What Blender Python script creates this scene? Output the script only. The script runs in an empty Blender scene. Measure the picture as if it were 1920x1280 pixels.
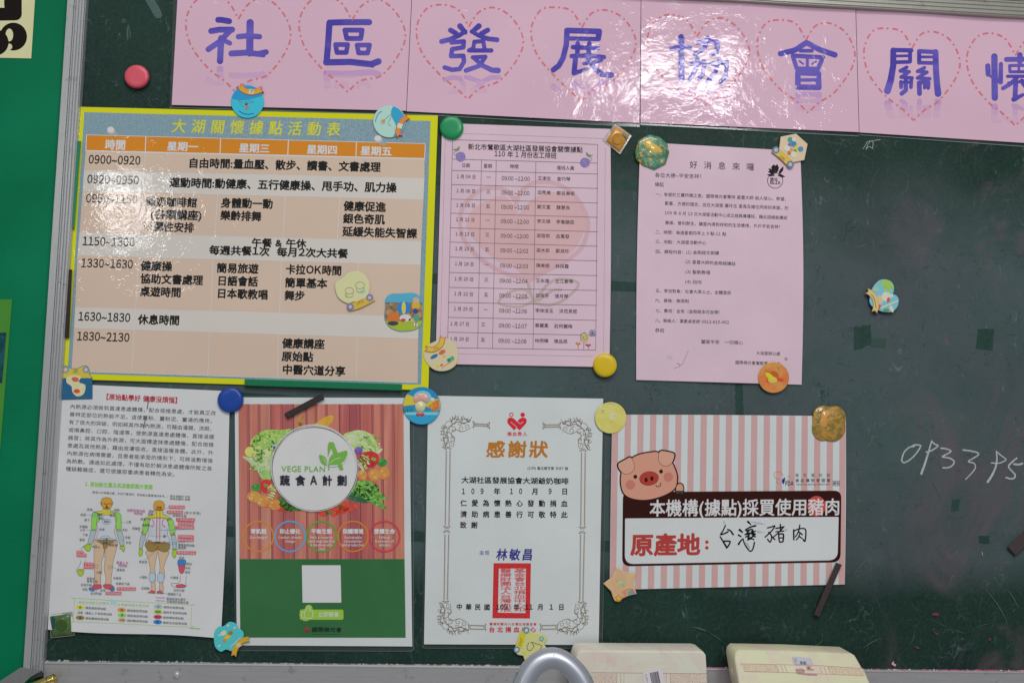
import bpy, math, random
import numpy as np
from mathutils import Vector, Matrix
from mathutils.geometry import tessellate_polygon
random.seed(7)
SC = bpy.context.scene
COL = SC.collection

# ------------------------------------------------------------------ camera
F_PX = 1867.0            # focal length in photo pixels (1920 wide)
DIST = 1.2               # metres from the board
CAM_Z = 1.45
_up = Vector((585 / F_PX, 22000 / F_PX, -1)).normalized()      # world up seen in camera axes
_xx = Vector((27100 / F_PX, -960 / F_PX, -1)).normalized()     # world right seen in camera axes
_xx = (_xx - _up * _xx.dot(_up)).normalized()
_yy = _up.cross(_xx).normalized()                              # world +Y = Z x X
R_WC = Matrix((_xx, _yy, _up))                                 # camera axes -> world axes
CAM = Vector((0, -DIST, CAM_Z))
cd = bpy.data.cameras.new('camera')
cd.sensor_width = 36.0
cd.lens = 36.0 * F_PX / 1920.0
cd.clip_start = 0.01
cd.clip_end = 100
cam = bpy.data.objects.new('camera', cd)
COL.objects.link(cam)
cam.matrix_world = Matrix.Translation(CAM) @ R_WC.to_4x4()
SC.camera = cam

# ------------------------------------------------------------------ light: an indoor room with ceiling panels
SC.view_settings.view_transform = 'Standard'
SC.view_settings.look = 'None'
SC.view_settings.exposure = 0.0
SC.view_settings.gamma = 1.0
W = bpy.data.worlds.new('World'); SC.world = W; W.use_nodes = True
W.node_tree.nodes['Background'].inputs[0].default_value = (0.94, 0.98, 1.0, 1)
W.node_tree.nodes['Background'].inputs[1].default_value = 0.21

def lamp(name, loc, target, sx, sy, power, col=(1, 1, 1)):
    l = bpy.data.lights.new(name, 'AREA'); l.shape = 'RECTANGLE'
    l.size = sx; l.size_y = sy; l.energy = power; l.color = col
    o = bpy.data.objects.new(name, l); COL.objects.link(o)
    o.location = loc
    o.rotation_euler = (Vector(target) - Vector(loc)).to_track_quat('-Z', 'Y').to_euler()
    return o
lamp('ceiling_light', (0.86, -2.35, 2.60), (0.25, 0, 1.3), 0.44, 0.32, 11, (1.0, 0.98, 0.99))
lamp('ceiling_light', (-1.10, -2.35, 2.14), (-0.2, 0, 1.3), 0.24, 0.14, 1.7, (1.0, 0.98, 0.99))
lamp('ceiling_light', (0.1, -2.3, 3.7), (0.1, 0, 1.2), 2.0, 0.7, 32, (1.0, 0.98, 0.985))

# ------------------------------------------------------------------ photo point -> point on the board
def P(x, y, off=0.0):
    d = R_WC @ Vector(((x - 960) / F_PX, -(y - 640) / F_PX, -1))
    t = (-off - CAM.y) / d.y
    return CAM + d * t
_R = np.array([list(r) for r in R_WC]); _C = np.array(CAM)
def PN(xy, off):
    xy = np.asarray(xy, float)
    d = np.stack([(xy[:, 0] - 960) / F_PX, -(xy[:, 1] - 640) / F_PX, -np.ones(len(xy))], 1) @ _R.T
    t = (-off - _C[1]) / d[:, 1]
    return _C + d * np.reshape(t, (-1, 1))
PXM = (P(1000, 700) - P(999, 700)).length       # metres per photo pixel on the board

def cz(ox, oy, s):
    return lambda x, y: (ox + x / s, oy + y / s)
def cv(c, pts):
    return [c(*p) for p in pts]

# ------------------------------------------------------------------ colours and materials
def lin(v):
    v = v / 255.0
    return v / 12.92 if v <= 0.04045 else ((v + 0.055) / 1.055) ** 2.4
GAIN = 0.62
def A(r, g, b, k=1.0):
    return tuple(min(0.9, lin(v) / GAIN * k) for v in (r, g, b))

MATS = {}
def new_mat(name):
    m = bpy.data.materials.new(name); m.use_nodes = True
    nt = m.node_tree
    return m, nt, nt.nodes['Principled BSDF']
def setin(b, **kw):
    for k, v in kw.items():
        k = k.replace('_', ' ')
        if k in b.inputs:
            b.inputs[k].default_value = v
def rgba(c): return (c[0], c[1], c[2], 1)

def node(nt, t, **kw):
    n = nt.nodes.new(t)
    for k, v in kw.items(): setattr(n, k, v)
    return n
def pos(nt):
    g = node(nt, 'ShaderNodeNewGeometry'); return g.outputs['Position']
def noise(nt, vec, scale, detail=3, rough=0.5, dist=0.0):
    n = node(nt, 'ShaderNodeTexNoise'); n.inputs['Scale'].default_value = scale
    n.inputs['Detail'].default_value = detail; n.inputs['Roughness'].default_value = rough
    n.inputs['Distortion'].default_value = dist
    nt.links.new(vec, n.inputs['Vector']); return n.outputs[0]
def mapr(nt, v, a, b, c, d):
    n = node(nt, 'ShaderNodeMapRange'); n.clamp = True
    for i, x in enumerate((a, b, c, d)): n.inputs[i + 1].default_value = x
    nt.links.new(v, n.inputs[0]); return n.outputs[0]
def mixc(nt, f, a, b):
    n = node(nt, 'ShaderNodeMix', data_type='RGBA')
    for inp, v in ((n.inputs[0], f), (n.inputs[6], a), (n.inputs[7], b)):
        if hasattr(v, 'is_output') or hasattr(v, 'links'): nt.links.new(v, inp)
        elif isinstance(v, (int, float)): inp.default_value = v
        else: inp.default_value = rgba(v)
    return n.outputs[2]
def mth(nt, op, a, b=None):
    n = node(nt, 'ShaderNodeMath', operation=op)
    for i, v in enumerate((a, b)):
        if v is None: continue
        if isinstance(v, (int, float)): n.inputs[i].default_value = v
        else: nt.links.new(v, n.inputs[i])
    return n.outputs[0]
def bump(nt, h, strength, dist, prev=None):
    n = node(nt, 'ShaderNodeBump'); n.inputs['Strength'].default_value = strength
    n.inputs['Distance'].default_value = dist
    nt.links.new(h, n.inputs['Height'])
    if prev: nt.links.new(prev, n.inputs['Normal'])
    return n.outputs[0]
def vmul(nt, v, s):
    n = node(nt, 'ShaderNodeVectorMath', operation='MULTIPLY')
    nt.links.new(v, n.inputs[0]); n.inputs[1].default_value = s; return n.outputs[0]

def mat(col, fin='paper', key=None, col2=None):
    """col: linear albedo; fin: finish of the surface"""
    k = (tuple(round(c, 4) for c in col), fin, key, col2)
    if k in MATS: return MATS[k]
    m, nt, b = new_mat('%s_%d' % (fin, len(MATS)))
    b.inputs['Base Color'].default_value = rgba(col)
    p = pos(nt)
    L = nt.links
    if fin == 'paper':
        n = noise(nt, p, 900, 2)
        n2 = noise(nt, p, 14, 3)
        f = mth(nt, 'ADD', mapr(nt, n, 0.3, 0.7, -0.03, 0.03), mapr(nt, n2, 0.3, 0.7, 0.955, 1.03))
        mm = node(nt, 'ShaderNodeVectorMath', operation='SCALE'); mm.inputs[0].default_value = col
        L.new(f, mm.inputs[3]); L.new(mm.outputs[0], b.inputs['Base Color'])
        setin(b, Roughness=0.75, Specular_IOR_Level=0.25)
        L.new(bump(nt, noise(nt, p, 22, 3), 0.5, 0.0012), b.inputs['Normal'])
    elif fin in ('lam', 'lamflat'):
        n2 = noise(nt, p, 9, 2)
        f = mapr(nt, n2, 0.3, 0.7, 0.97, 1.03)
        mm = node(nt, 'ShaderNodeVectorMath', operation='SCALE'); mm.inputs[0].default_value = col
        L.new(f, mm.inputs[3]); L.new(mm.outputs[0], b.inputs['Base Color'])
        if key == 'purple':
            L.new(mixc(nt, mapr(nt, noise(nt, vmul(nt, p, (10, 1, 34)), 1.0, 2), .38, .62, 0, 1), col, A(98, 86, 172)), b.inputs['Base Color'])
        setin(b, Roughness=0.7, Specular_IOR_Level=0.2, Coat_Weight=1.0, Coat_Roughness=0.025, Coat_IOR=1.45)
        big = 0.0013
        n1 = bump(nt, noise(nt, p, 9, 1.5, 0.5, 0.6), 1.0, big)
        n3 = bump(nt, noise(nt, p, 38, 4, 0.62, 1.2), 1.0, big * (0.42 if fin == 'lam' else 0.30), n1)
        n4 = bump(nt, noise(nt, p, 300, 2, 0.6), 1.0, 0.00005, n3)
        L.new(n4, b.inputs['Coat Normal'])
    elif fin == 'ink':
        setin(b, Roughness=0.8, Specular_IOR_Level=0.1)
    elif fin == 'plate':
        setin(b, Roughness=0.42, Specular_IOR_Level=0.35, Coat_Weight=0.6, Coat_Roughness=0.1)
        L.new(bump(nt, noise(nt, p, 60, 2), 0.4, 0.0005), b.inputs['Coat Normal'])
    elif fin == 'plastic':
        setin(b, Roughness=0.3, Specular_IOR_Level=0.5)
    elif fin == 'gloss':
        setin(b, Roughness=0.35, Specular_IOR_Level=0.5, Coat_Weight=0.9, Coat_Roughness=0.07)
        L.new(bump(nt, noise(nt, p, 160, 2), 0.6, 0.0004), b.inputs['Normal'])
    elif fin == 'rubber':
        n = noise(nt, p, 260, 4, 0.65)
        L.new(mixc(nt, mapr(nt, n, 0.55, 0.75, 0, 0.5), col, tuple(c * 2.2 + 0.02 for c in col)), b.inputs['Base Color'])
        setin(b, Roughness=0.55, Specular_IOR_Level=0.4)
    elif fin == 'mottle':                       # printed picture with two mixed tones
        n = noise(nt, p, key or 260, 4, 0.6, 0.5)
        L.new(mixc(nt, mapr(nt, n, 0.36, 0.62, 0, 1), col, col2), b.inputs['Base Color'])
        setin(b, Roughness=0.6, Specular_IOR_Level=0.25)
    elif fin == 'wood':                         # printed plank
        v = vmul(nt, p, (260, 1, 9))
        n = noise(nt, v, 1.0, 4, 0.6)
        v2 = vmul(nt, p, (75, 1, 6)); n2 = noise(nt, v2, 1.0, 2)
        c1 = mixc(nt, mapr(nt, n, 0.3, 0.7, 0, 1), tuple(c * 0.82 for c in col), tuple(min(.9, c * 1.12) for c in col))
        L.new(mixc(nt, mapr(nt, n2, 0.38, 0.7, 0, 0.6), c1, (col[0] * 0.62, col[1] * 0.40, col[2] * 0.46)), b.inputs['Base Color'])
        setin(b, Roughness=0.55, Specular_IOR_Level=0.25, Coat_Weight=0.15, Coat_Roughness=0.2)
    elif fin == 'alu':
        v = vmul(nt, p, (3, 60, 60) if key == 'tray' else (60, 60, 3)); n = noise(nt, v, 8.0, 4, 0.7)
        n2 = noise(nt, p, 60, 4, 0.7)
        c1 = mixc(nt, mapr(nt, n, 0.3, 0.7, 0, 1), tuple(c * 0.86 for c in col), col)
        L.new(mixc(nt, mapr(nt, n2, 0.62, 0.72, 0, 0.5), c1, (0.18, 0.16, 0.14)), b.inputs['Base Color'])
        setin(b, Metallic=0.45, Roughness=0.36)
    elif fin == 'corkprint':
        n = noise(nt, p, 620, 3, 0.6)
        L.new(mixc(nt, mapr(nt, n, 0.35, 0.65, 0, 1), tuple(c * 0.8 for c in col), tuple(c * 1.15 for c in col)), b.inputs['Base Color'])
        setin(b, Roughness=0.7, Specular_IOR_Level=0.2, Coat_Weight=1.0, Coat_Roughness=0.035, Coat_IOR=1.42)
        n1 = bump(nt, noise(nt, p, 11, 1.5, 0.5, 0.6), 1.0, 0.0013)
        n3 = bump(nt, noise(nt, p, 55, 2, 0.5, 0.4), 1.0, 0.0013 * .22, n1)
        L.new(bump(nt, noise(nt, p, 420, 1.5), 1.0, 0.00004, n3), b.inputs['Coat Normal'])
    MATS[k] = m
    return m

def clear_mat():
    if 'clear' in MATS: return MATS['clear']
    m, nt, b = new_mat('clear_film')
    nt.nodes.remove(b)
    out = nt.nodes['Material Output']
    tr = node(nt, 'ShaderNodeBsdfTransparent'); tr.inputs[0].default_value = (0.93, 0.95, 0.95, 1)
    gl = node(nt, 'ShaderNodeBsdfGlossy'); gl.inputs['Roughness'].default_value = 0.12
    df = node(nt, 'ShaderNodeBsdfDiffuse'); df.inputs[0].default_value = (0.6, 0.66, 0.66, 1)
    fr = node(nt, 'ShaderNodeFresnel'); fr.inputs[0].default_value = 1.45
    m1 = node(nt, 'ShaderNodeMixShader'); m2 = node(nt, 'ShaderNodeMixShader'); m2.inputs[0].default_value = 0.07
    nt.links.new(fr.outputs[0], m1.inputs[0]); nt.links.new(tr.outputs[0], m1.inputs[1]); nt.links.new(gl.outputs[0], m1.inputs[2])
    nt.links.new(m1.outputs[0], m2.inputs[1]); nt.links.new(df.outputs[0], m2.inputs[2])
    nt.links.new(m2.outputs[0], out.inputs[0])
    MATS['clear'] = m
    return m

# ------------------------------------------------------------------ objects
def thing(name, label, cat, at=None, group=None, kind=None):
    o = bpy.data.objects.new(name, None); COL.objects.link(o)
    o.empty_display_size = 0.01
    if at is not None: o.location = at
    o['label'] = label; o['category'] = cat
    if group: o['group'] = group
    if kind: o['kind'] = kind
    return o

def mk(name, verts, faces, m, parent=None, smooth=False, mats=None, idx=None, kind=None, label=None):
    me = bpy.data.meshes.new(name)
    org = parent_loc(parent)
    me.from_pydata((np.array([tuple(v) for v in verts], float) - np.array(org)).tolist(), [], faces)
    for mm in (mats or [m]): me.materials.append(mm)
    if idx: me.polygons.foreach_set('material_index', idx)
    if smooth: me.polygons.foreach_set('use_smooth', [True] * len(me.polygons))
    me.validate(); me.update()
    o = bpy.data.objects.new(name, me); COL.objects.link(o)
    if parent: o.parent = parent
    if kind: o['kind'] = kind
    if label: o['label'] = label
    return o
def parent_loc(p):
    v = Vector((0, 0, 0))
    while p is not None:
        v += p.location; p = p.parent
    return v

# ------------------------------------------------------------------ glyphs (built-in font)
GL = {}
def glyph_batch(chars, bold):
    todo = [c for c in chars if (c, 0) not in GL and c not in ' \u3000']
    obs = []
    for c in dict.fromkeys(todo):
        cu = bpy.data.curves.new('g', 'FONT'); cu.body = c; cu.size = 1; cu.resolution_u = 2
        cu.fill_mode = 'FRONT'
        o = bpy.data.objects.new('g', cu); COL.objects.link(o); obs.append((c, o, cu))
    if obs:
        dg = bpy.context.evaluated_depsgraph_get()
        for c, o, cu in obs:
            me = bpy.data.meshes.new_from_object(o.evaluated_get(dg))
            GL[(c, 0)] = ([(v.co.x, v.co.y) for v in me.vertices], [tuple(p.vertices) for p in me.polygons])
            bpy.data.meshes.remove(me)
        for c, o, cu in obs:
            bpy.data.objects.remove(o); bpy.data.curves.remove(cu)
    if bold:
        for c in dict.fromkeys(chars):
            if c in ' \u3000' or (c, bold) in GL: continue
            GL[(c, bold)] = embolden(*GL[(c, 0)], bold)
def embolden(vs, fs, bold, cell=1 / 46):
    """grow a glyph evenly and round its corners (distance field of its outline)"""
    E = {}
    for f in fs:
        for i in range(len(f)):
            a, b = f[i], f[(i + 1) % len(f)]; ka, kb = (round(vs[a][0], 5), round(vs[a][1], 5)), (round(vs[b][0], 5), round(vs[b][1], 5))
            k = (min(ka, kb), max(ka, kb)); E[k] = E.get(k, 0) + 1
    ed = np.array([[k[0][0], k[0][1], k[1][0], k[1][1]] for k, n in E.items() if n == 1])
    if len(ed) == 0: return vs, fs
    x0, y0 = min(v[0] for v in vs) - bold - cell * 1.5, min(v[1] for v in vs) - bold - cell * 1.5
    x1, y1 = max(v[0] for v in vs) + bold + cell * 2, max(v[1] for v in vs) + bold + cell * 2
    gx = np.arange(x0, x1, cell); gy = np.arange(y0, y1, cell); X, Y = np.meshgrid(gx, gy)
    ax, ay, bx, by = (ed[:, i][:, None, None] for i in range(4))
    dx, dy = bx - ax, by - ay
    t = np.clip(((X - ax) * dx + (Y - ay) * dy) / (dx * dx + dy * dy + 1e-12), 0, 1)
    D = np.hypot(X - ax - t * dx, Y - ay - t * dy).min(0)
    c = (ay > Y) != (by > Y)
    xi = ax + (Y - ay) * dx / np.where(np.abs(dy) > 1e-9, dy, 1e-9)
    ins = (np.sum(c & (X < xi), axis=0) % 2) == 1
    D = np.where(ins, -D, D) - bold
    pts, fcs = march(D, gx, gy, 6, None)
    return pts, [f[::-1] for f in fcs]
def march(D, gx, gy, run, tf):
    ins = D < 0; pts = []; fs = []; vid = {}
    def V(k, p):
        if k not in vid: vid[k] = len(pts); pts.append(tf(*p) if tf else p)
        return vid[k]
    cnt = ins[:-1, :-1].astype(int) + ins[1:, :-1] + ins[:-1, 1:] + ins[1:, 1:]
    for j in range(cnt.shape[0]):
        row = cnt[j]; nz = np.nonzero(row)[0]
        if len(nz) == 0: continue
        i = nz[0]; end = nz[-1]
        while i <= end:
            if row[i] == 4:
                k = i
                while k + 1 <= end and row[k + 1] == 4 and k + 1 - i < run: k += 1
                fs.append((V((i, j), (gx[i], gy[j])), V((i, j + 1), (gx[i], gy[j + 1])), V((k + 1, j + 1), (gx[k + 1], gy[j + 1])), V((k + 1, j), (gx[k + 1], gy[j]))))
                i = k + 1; continue
            if row[i] > 0:
                cs = [(i, j), (i, j + 1), (i + 1, j + 1), (i + 1, j)]; loop = []
                for q in range(4):
                    a, b = cs[q], cs[(q + 1) % 4]; da, db = D[a[1], a[0]], D[b[1], b[0]]
                    if da < 0: loop.append(V(a, (gx[a[0]], gy[a[1]])))
                    if (da < 0) != (db < 0):
                        t = da / (da - db); kk = (min(a, b), max(a, b))
                        loop.append(V(kk, (gx[a[0]] + t * (gx[b[0]] - gx[a[0]]), gy[a[1]] + t * (gy[b[1]] - gy[a[1]]))))
                if len(loop) >= 3: fs.append(tuple(loop))
            i += 1
    return pts, fs
def is_cjk(c): return (ord(c) > 0x2e80 or c in '※　') and not (0xFF10 <= ord(c) <= 0xFF5A and chr(ord(c) - 0xFEE0).isalnum())
def is_wide(c): return 0xFF10 <= ord(c) <= 0xFF5A and (chr(ord(c) - 0xFEE0).isalnum())
def adv(c, bold):
    if c == ' ': return 0.32
    if is_wide(c):
        vs = GL[(c, bold)][0]; return max(v[0] for v in vs) - min(v[0] for v in vs) + 0.075
    if is_cjk(c): return 1.0
    vs = GL[(c, bold)][0]
    return max(v[0] for v in vs) + 0.045 if vs else 0.4

STUFF = ('callout', 'legend', 'vegetable_print', 'seal_print', 'barcode_bars', 'goal_lettering', 'table_rule', 'picture_wear', 'heart_outline', 'ring_print', 'border_ornament')
def wide(c):
    return chr(ord(c) + 0xFEE0) if c.isalnum() and ord(c) < 127 or c in ':-()&+' and False else c
class Art:
    """flat print lying on a surface; shapes are given at photo points, gathered per part"""
    LAY = 0.00009
    def __init__(s, parent, depth, dirs=None):
        s.parent = parent; s.depth = depth; s.parts = {}; s.uid = {}; s.uniq = True; s.dirs = dirs or (lambda x, y: ((1, 0.03), (0.03, -1)))
    def put(s, part, m, pts, faces, layer):
        V, Fc = s.parts.setdefault((part, m, s.uid.get(part, 0)), ([], []))
        b = len(V)
        xy = np.asarray(pts, float)
        V.extend(PN(xy, s.depth(xy[:, 0], xy[:, 1]) + layer * s.LAY).tolist())
        for f in faces: Fc.append(tuple(b + i for i in f))
    def new(s, part):
        s.uid[part] = s.uid.get(part, 0) + 1
        return part
    def poly(s, part, m, pts, layer=1):
        tri = tessellate_polygon([[Vector((x, -y, 0)) for x, y in pts]])
        fs = []
        for t in tri:
            a, b, c = (pts[i] for i in t)
            ar = (b[0] - a[0]) * (c[1] - a[1]) - (c[0] - a[0]) * (b[1] - a[1])
            fs.append(t if ar < 0 else (t[0], t[2], t[1]))
        s.put(part, m, pts, fs, layer)
    def quad(s, part, m, q, layer=1, step=9.0):
        (a, b, c, d) = q        # tl tr br bl
        ln = lambda p, r: math.hypot(p[0] - r[0], p[1] - r[1])
        n = max(1, int(math.ceil(max(ln(a, b), ln(d, c)) / step))); mm = max(1, int(math.ceil(max(ln(a, d), ln(b, c)) / step)))
        pts = []
        for j in range(mm + 1):
            v = j / mm
            for i in range(n + 1):
                u = i / n
                pts.append(tuple((1 - v) * ((1 - u) * a[k] + u * b[k]) + v * ((1 - u) * d[k] + u * c[k]) for k in (0, 1)))
        fs = [(j * (n + 1) + i, (j + 1) * (n + 1) + i, (j + 1) * (n + 1) + i + 1, j * (n + 1) + i + 1) for j in range(mm) for i in range(n)]
        s.put(part, m, pts, fs, layer)
    def line(s, part, m, pts, w, layer=2, step=9.0):
        for a, b in zip(pts[:-1], pts[1:]):
            L = math.hypot(b[0] - a[0], b[1] - a[1])
            if L < 1e-6: continue
            nx, ny = -(b[1] - a[1]) / L * w / 2, (b[0] - a[0]) / L * w / 2
            s.quad(part, m, [(a[0] - nx, a[1] - ny), (b[0] - nx, b[1] - ny), (b[0] + nx, b[1] + ny), (a[0] + nx, a[1] + ny)], layer, step)
    def ell(s, part, m, x, y, a, b=None, rot=0, layer=2, n=20):
        b = a if b is None else b
        c, q = math.cos(rot), math.sin(rot)
        s.poly(part, m, [(x + a * math.cos(t) * c - b * math.sin(t) * q, y + a * math.cos(t) * q + b * math.sin(t) * c)
                         for t in [i * 2 * math.pi / n for i in range(n)]], layer)
    def text(s, part, m, t, x, y, h, w=None, y1=None, bold=0.0, layer=3, center=False, wx=1.0, shear=0.0, ang=None, mono=True):
        if s.uniq and not part.startswith(STUFF): s.new(part)
        if mono: t = ''.join(wide(c) for c in t)
        glyph_batch(t, bold)
        U = sum(adv(c, bold) for c in t)
        sx = (w / U) if w else h * wx
        ex, ey = s.dirs(x, y)
        if y1 is not None and w: ex = (w, y1 - y)
        if ang is not None: ex = (math.cos(ang), math.sin(ang)); ey = (math.sin(ang), -math.cos(ang))
        l = math.hypot(*ex); ex = (ex[0] / l, ex[1] / l); l = math.hypot(*ey); ey = (ey[0] / l, ey[1] / l)
        cx = -U * sx / 2 if center else 0
        for c in t:
            a_ = adv(c, bold)
            if c not in ' \u3000':
                vs, fs = GL[(c, bold)]
                if is_wide(c):
                    xm = min(v[0] for v in vs) - .0375; vs = [(v[0] - xm, v[1]) for v in vs]
                gw = min(sx, h * 1.12) if is_cjk(c) else sx
                o = cx + (a_ * sx - gw * (1.0 if is_cjk(c) else a_)) / 2
                pts = []
                for gx, gy in vs:
                    X = o + gx * gw + shear * gy * h; Y = (gy - 0.38 if is_cjk(c) else gy - 0.35) * h
                    pts.append((x + ex[0] * X + ey[0] * Y, y + ex[1] * X + ey[1] * Y))
                s.put(part, m, pts, fs, layer)
            cx += a_ * sx
    def sdf(s, part, m, f, bbox, cell=1.0, layer=2, tf=None, run=7):
        x0, y0, x1, y1 = bbox
        nx = int((x1 - x0) / cell) + 2; ny = int((y1 - y0) / cell) + 2
        gx = x0 + np.arange(nx) * cell; gy = y0 + np.arange(ny) * cell
        X, Y = np.meshgrid(gx, gy)
        pts, fs = march(f(X, Y), gx, gy, run, tf)
        s.put(part, m, pts, fs, layer)
    def build(s, smooth=False, kinds=()):
        for (part, m, u), (V, Fc) in s.parts.items():
            o = mk(part, V, Fc, m, s.parent, smooth=smooth)
            if part in kinds or part.startswith(STUFF): o['kind'] = 'stuff'

def f_strokes(strokes):
    """strokes: list of (points, width) ; width may be a pair (start, end)"""
    segs = []
    for pts, w in strokes:
        w0, w1 = w if isinstance(w, tuple) else (w, w)
        n = len(pts) - 1
        for i in range(n):
            segs.append((pts[i], pts[i + 1], (w0 + (w1 - w0) * i / n) / 2, (w0 + (w1 - w0) * (i + 1) / n) / 2))
        if n == 0: segs.append((pts[0], (pts[0][0] + .01, pts[0][1]), w0 / 2, w0 / 2))
    def f(X, Y):
        D = np.full(X.shape, 1e9)
        for (a, b, r0, r1) in segs:
            dx, dy = b[0] - a[0], b[1] - a[1]
            L2 = dx * dx + dy * dy + 1e-9
            t = np.clip(((X - a[0]) * dx + (Y - a[1]) * dy) / L2, 0, 1)
            d = np.hypot(X - a[0] - t * dx, Y - a[1] - t * dy) - (r0 + (r1 - r0) * t)
            D = np.minimum(D, d)
        return D
    return f
def f_poly(pts):
    n = len(pts)
    def f(X, Y):
        D = np.full(X.shape, 1e9); ins = np.zeros(X.shape, bool)
        for i in range(n):
            a, b = pts[i], pts[(i + 1) % n]
            dx, dy = b[0] - a[0], b[1] - a[1]
            t = np.clip(((X - a[0]) * dx + (Y - a[1]) * dy) / (dx * dx + dy * dy + 1e-9), 0, 1)
            D = np.minimum(D, np.hypot(X - a[0] - t * dx, Y - a[1] - t * dy))
            c = ((a[1] > Y) != (b[1] > Y))
            with np.errstate(divide='ignore', invalid='ignore'):
                xi = a[0] + (Y - a[1]) * dx / (dy if abs(dy) > 1e-9 else 1e-9)
            ins ^= c & (X < xi)
        return np.where(ins, -D, D)
    return f
def bb(pts, m=2):
    xs = [p[0] for p in pts]; ys = [p[1] for p in pts]
    return (min(xs) - m, min(ys) - m, max(xs) + m, max(ys) + m)
def bbs(strokes, m=1):
    pts = [p for s, w in strokes for p in s]; wm = max(max(w) if isinstance(w, tuple) else w for s, w in strokes)
    return bb(pts, wm / 2 + m)
def smooth(pts, n=8, closed=False):
    """Catmull-Rom through the points"""
    N = len(pts); out = []
    rng = range(N if closed else N - 1)
    for i in rng:
        g = (lambda k: pts[k % N]) if closed else (lambda k: pts[max(0, min(N - 1, k))])
        p0, p1, p2, p3 = g(i - 1), g(i), g(i + 1), g(i + 2)
        for k in range(n):
            t = k / n
            out.append(tuple(0.5 * (2 * p1[c] + (p2[c] - p0[c]) * t + (2 * p0[c] - 5 * p1[c] + 4 * p2[c] - p3[c]) * t * t + (3 * p1[c] - p0[c] - 3 * p2[c] + p3[c]) * t ** 3) for c in (0, 1)))
    if not closed: out.append(tuple(pts[-1]))
    return out
def circ(x, y, r, n=40, b=None, rot=0):
    b = r if b is None else b
    c, q = math.cos(rot), math.sin(rot)
    return [(x + r * math.cos(t) * c - b * math.sin(t) * q, y + r * math.cos(t) * q + b * math.sin(t) * c) for t in [i * 2 * math.pi / n for i in range(n)]]

# ------------------------------------------------------------------ a sheet fixed to the board
class Sheet:
    def __init__(s, name, label, cat, corners, m, off=0.0012, wave=None, sheet_name='paper', edge_bow=None, thick=0.0002, group=None, step=8.0):
        s.c = corners; s.off = off
        s.wave = wave or (lambda u, v: 0.0)
        tl, tr, br, bl = corners
        cx = sum(p[0] for p in corners) / 4; cy = sum(p[1] for p in corners) / 4
        s.root = thing(name, label, cat, P(cx, cy, 0), group)
        s.bow = edge_bow or (lambda u, v: (0, 0))
        W_ = math.hypot(tr[0] - tl[0], tr[1] - tl[1]); H_ = math.hypot(bl[0] - tl[0], bl[1] - tl[1])
        nu, nv = int(W_ / step) + 1, int(H_ / step) + 1
        V = []; Fc = []
        for j in range(nv + 1):
            for i in range(nu + 1):
                u, v = i / nu, j / nv
                x, y = s.px(u, v)
                V.append(P(x, y, s.depth(x, y)))
        id_ = lambda i, j: j * (nu + 1) + i
        for j in range(nv):
            for i in range(nu): Fc.append((id_(i, j), id_(i, j + 1), id_(i + 1, j + 1), id_(i + 1, j)))
        # thickness: a back skin and the rim
        n0 = len(V)
        for k in range(n0): V.append(V[k] + Vector((0, thick, 0)))
        for j in range(nv):
            for i in range(nu): Fc.append(tuple(n0 + q for q in (id_(i + 1, j), id_(i + 1, j + 1), id_(i, j + 1), id_(i, j))))
        ring = [id_(i, 0) for i in range(nu)] + [id_(nu, j) for j in range(nv)] + [id_(i, nv) for i in range(nu, 0, -1)] + [id_(0, j) for j in range(nv, 0, -1)]
        r0 = len(V); nr_ = len(ring)
        for k in ring: V.append(V[k].copy())
        for k in ring: V.append(V[k] + Vector((0, thick, 0)))
        for k in range(nr_):
            Fc.append((r0 + k, r0 + (k + 1) % nr_, r0 + nr_ + (k + 1) % nr_, r0 + nr_ + k))
        s.obj = mk(sheet_name, V, Fc, m, s.root, smooth=False)
        n_front = nu * nv
        fl = [True] * n_front + [False] * (len(s.obj.data.polygons) - n_front)
        s.obj.data.polygons.foreach_set('use_smooth', fl)
        s.art = Art(s.root, s.depth, s.dirs)
    def px(s, u, v):
        a, b, c, d = s.c
        p = [(1 - v) * ((1 - u) * a[k] + u * b[k]) + v * ((1 - u) * d[k] + u * c[k]) for k in (0, 1)]
        w = s.bow(u, v)
        return (p[0] + w[0], p[1] + w[1])
    def uv(s, x, y):
        a, b, c, d = s.c
        u = v = 0.5
        for _ in range(6):
            px = [(1 - v) * ((1 - u) * a[k] + u * b[k]) + v * ((1 - u) * d[k] + u * c[k]) for k in (0, 1)]
            du = [(1 - v) * (b[k] - a[k]) + v * (c[k] - d[k]) for k in (0, 1)]
            dv = [(1 - u) * (d[k] - a[k]) + u * (c[k] - b[k]) for k in (0, 1)]
            det = du[0] * dv[1] - du[1] * dv[0]
            ex, ey = x - px[0], y - px[1]
            u += (ex * dv[1] - ey * dv[0]) / det; v += (du[0] * ey - du[1] * ex) / det
        return u, v
    def depth(s, x, y):
        u, v = s.uv(x, y)
        return s.off + s.wave(u, v)
    def dirs(s, x, y):
        a, b, c, d = s.c
        u, v = s.uv(x, y)
        du = [(1 - v) * (b[k] - a[k]) + v * (c[k] - d[k]) for k in (0, 1)]
        dv = [(1 - u) * (d[k] - a[k]) + u * (c[k] - b[k]) for k in (0, 1)]
        return (tuple(du), (-dv[0], -dv[1]))

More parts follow.
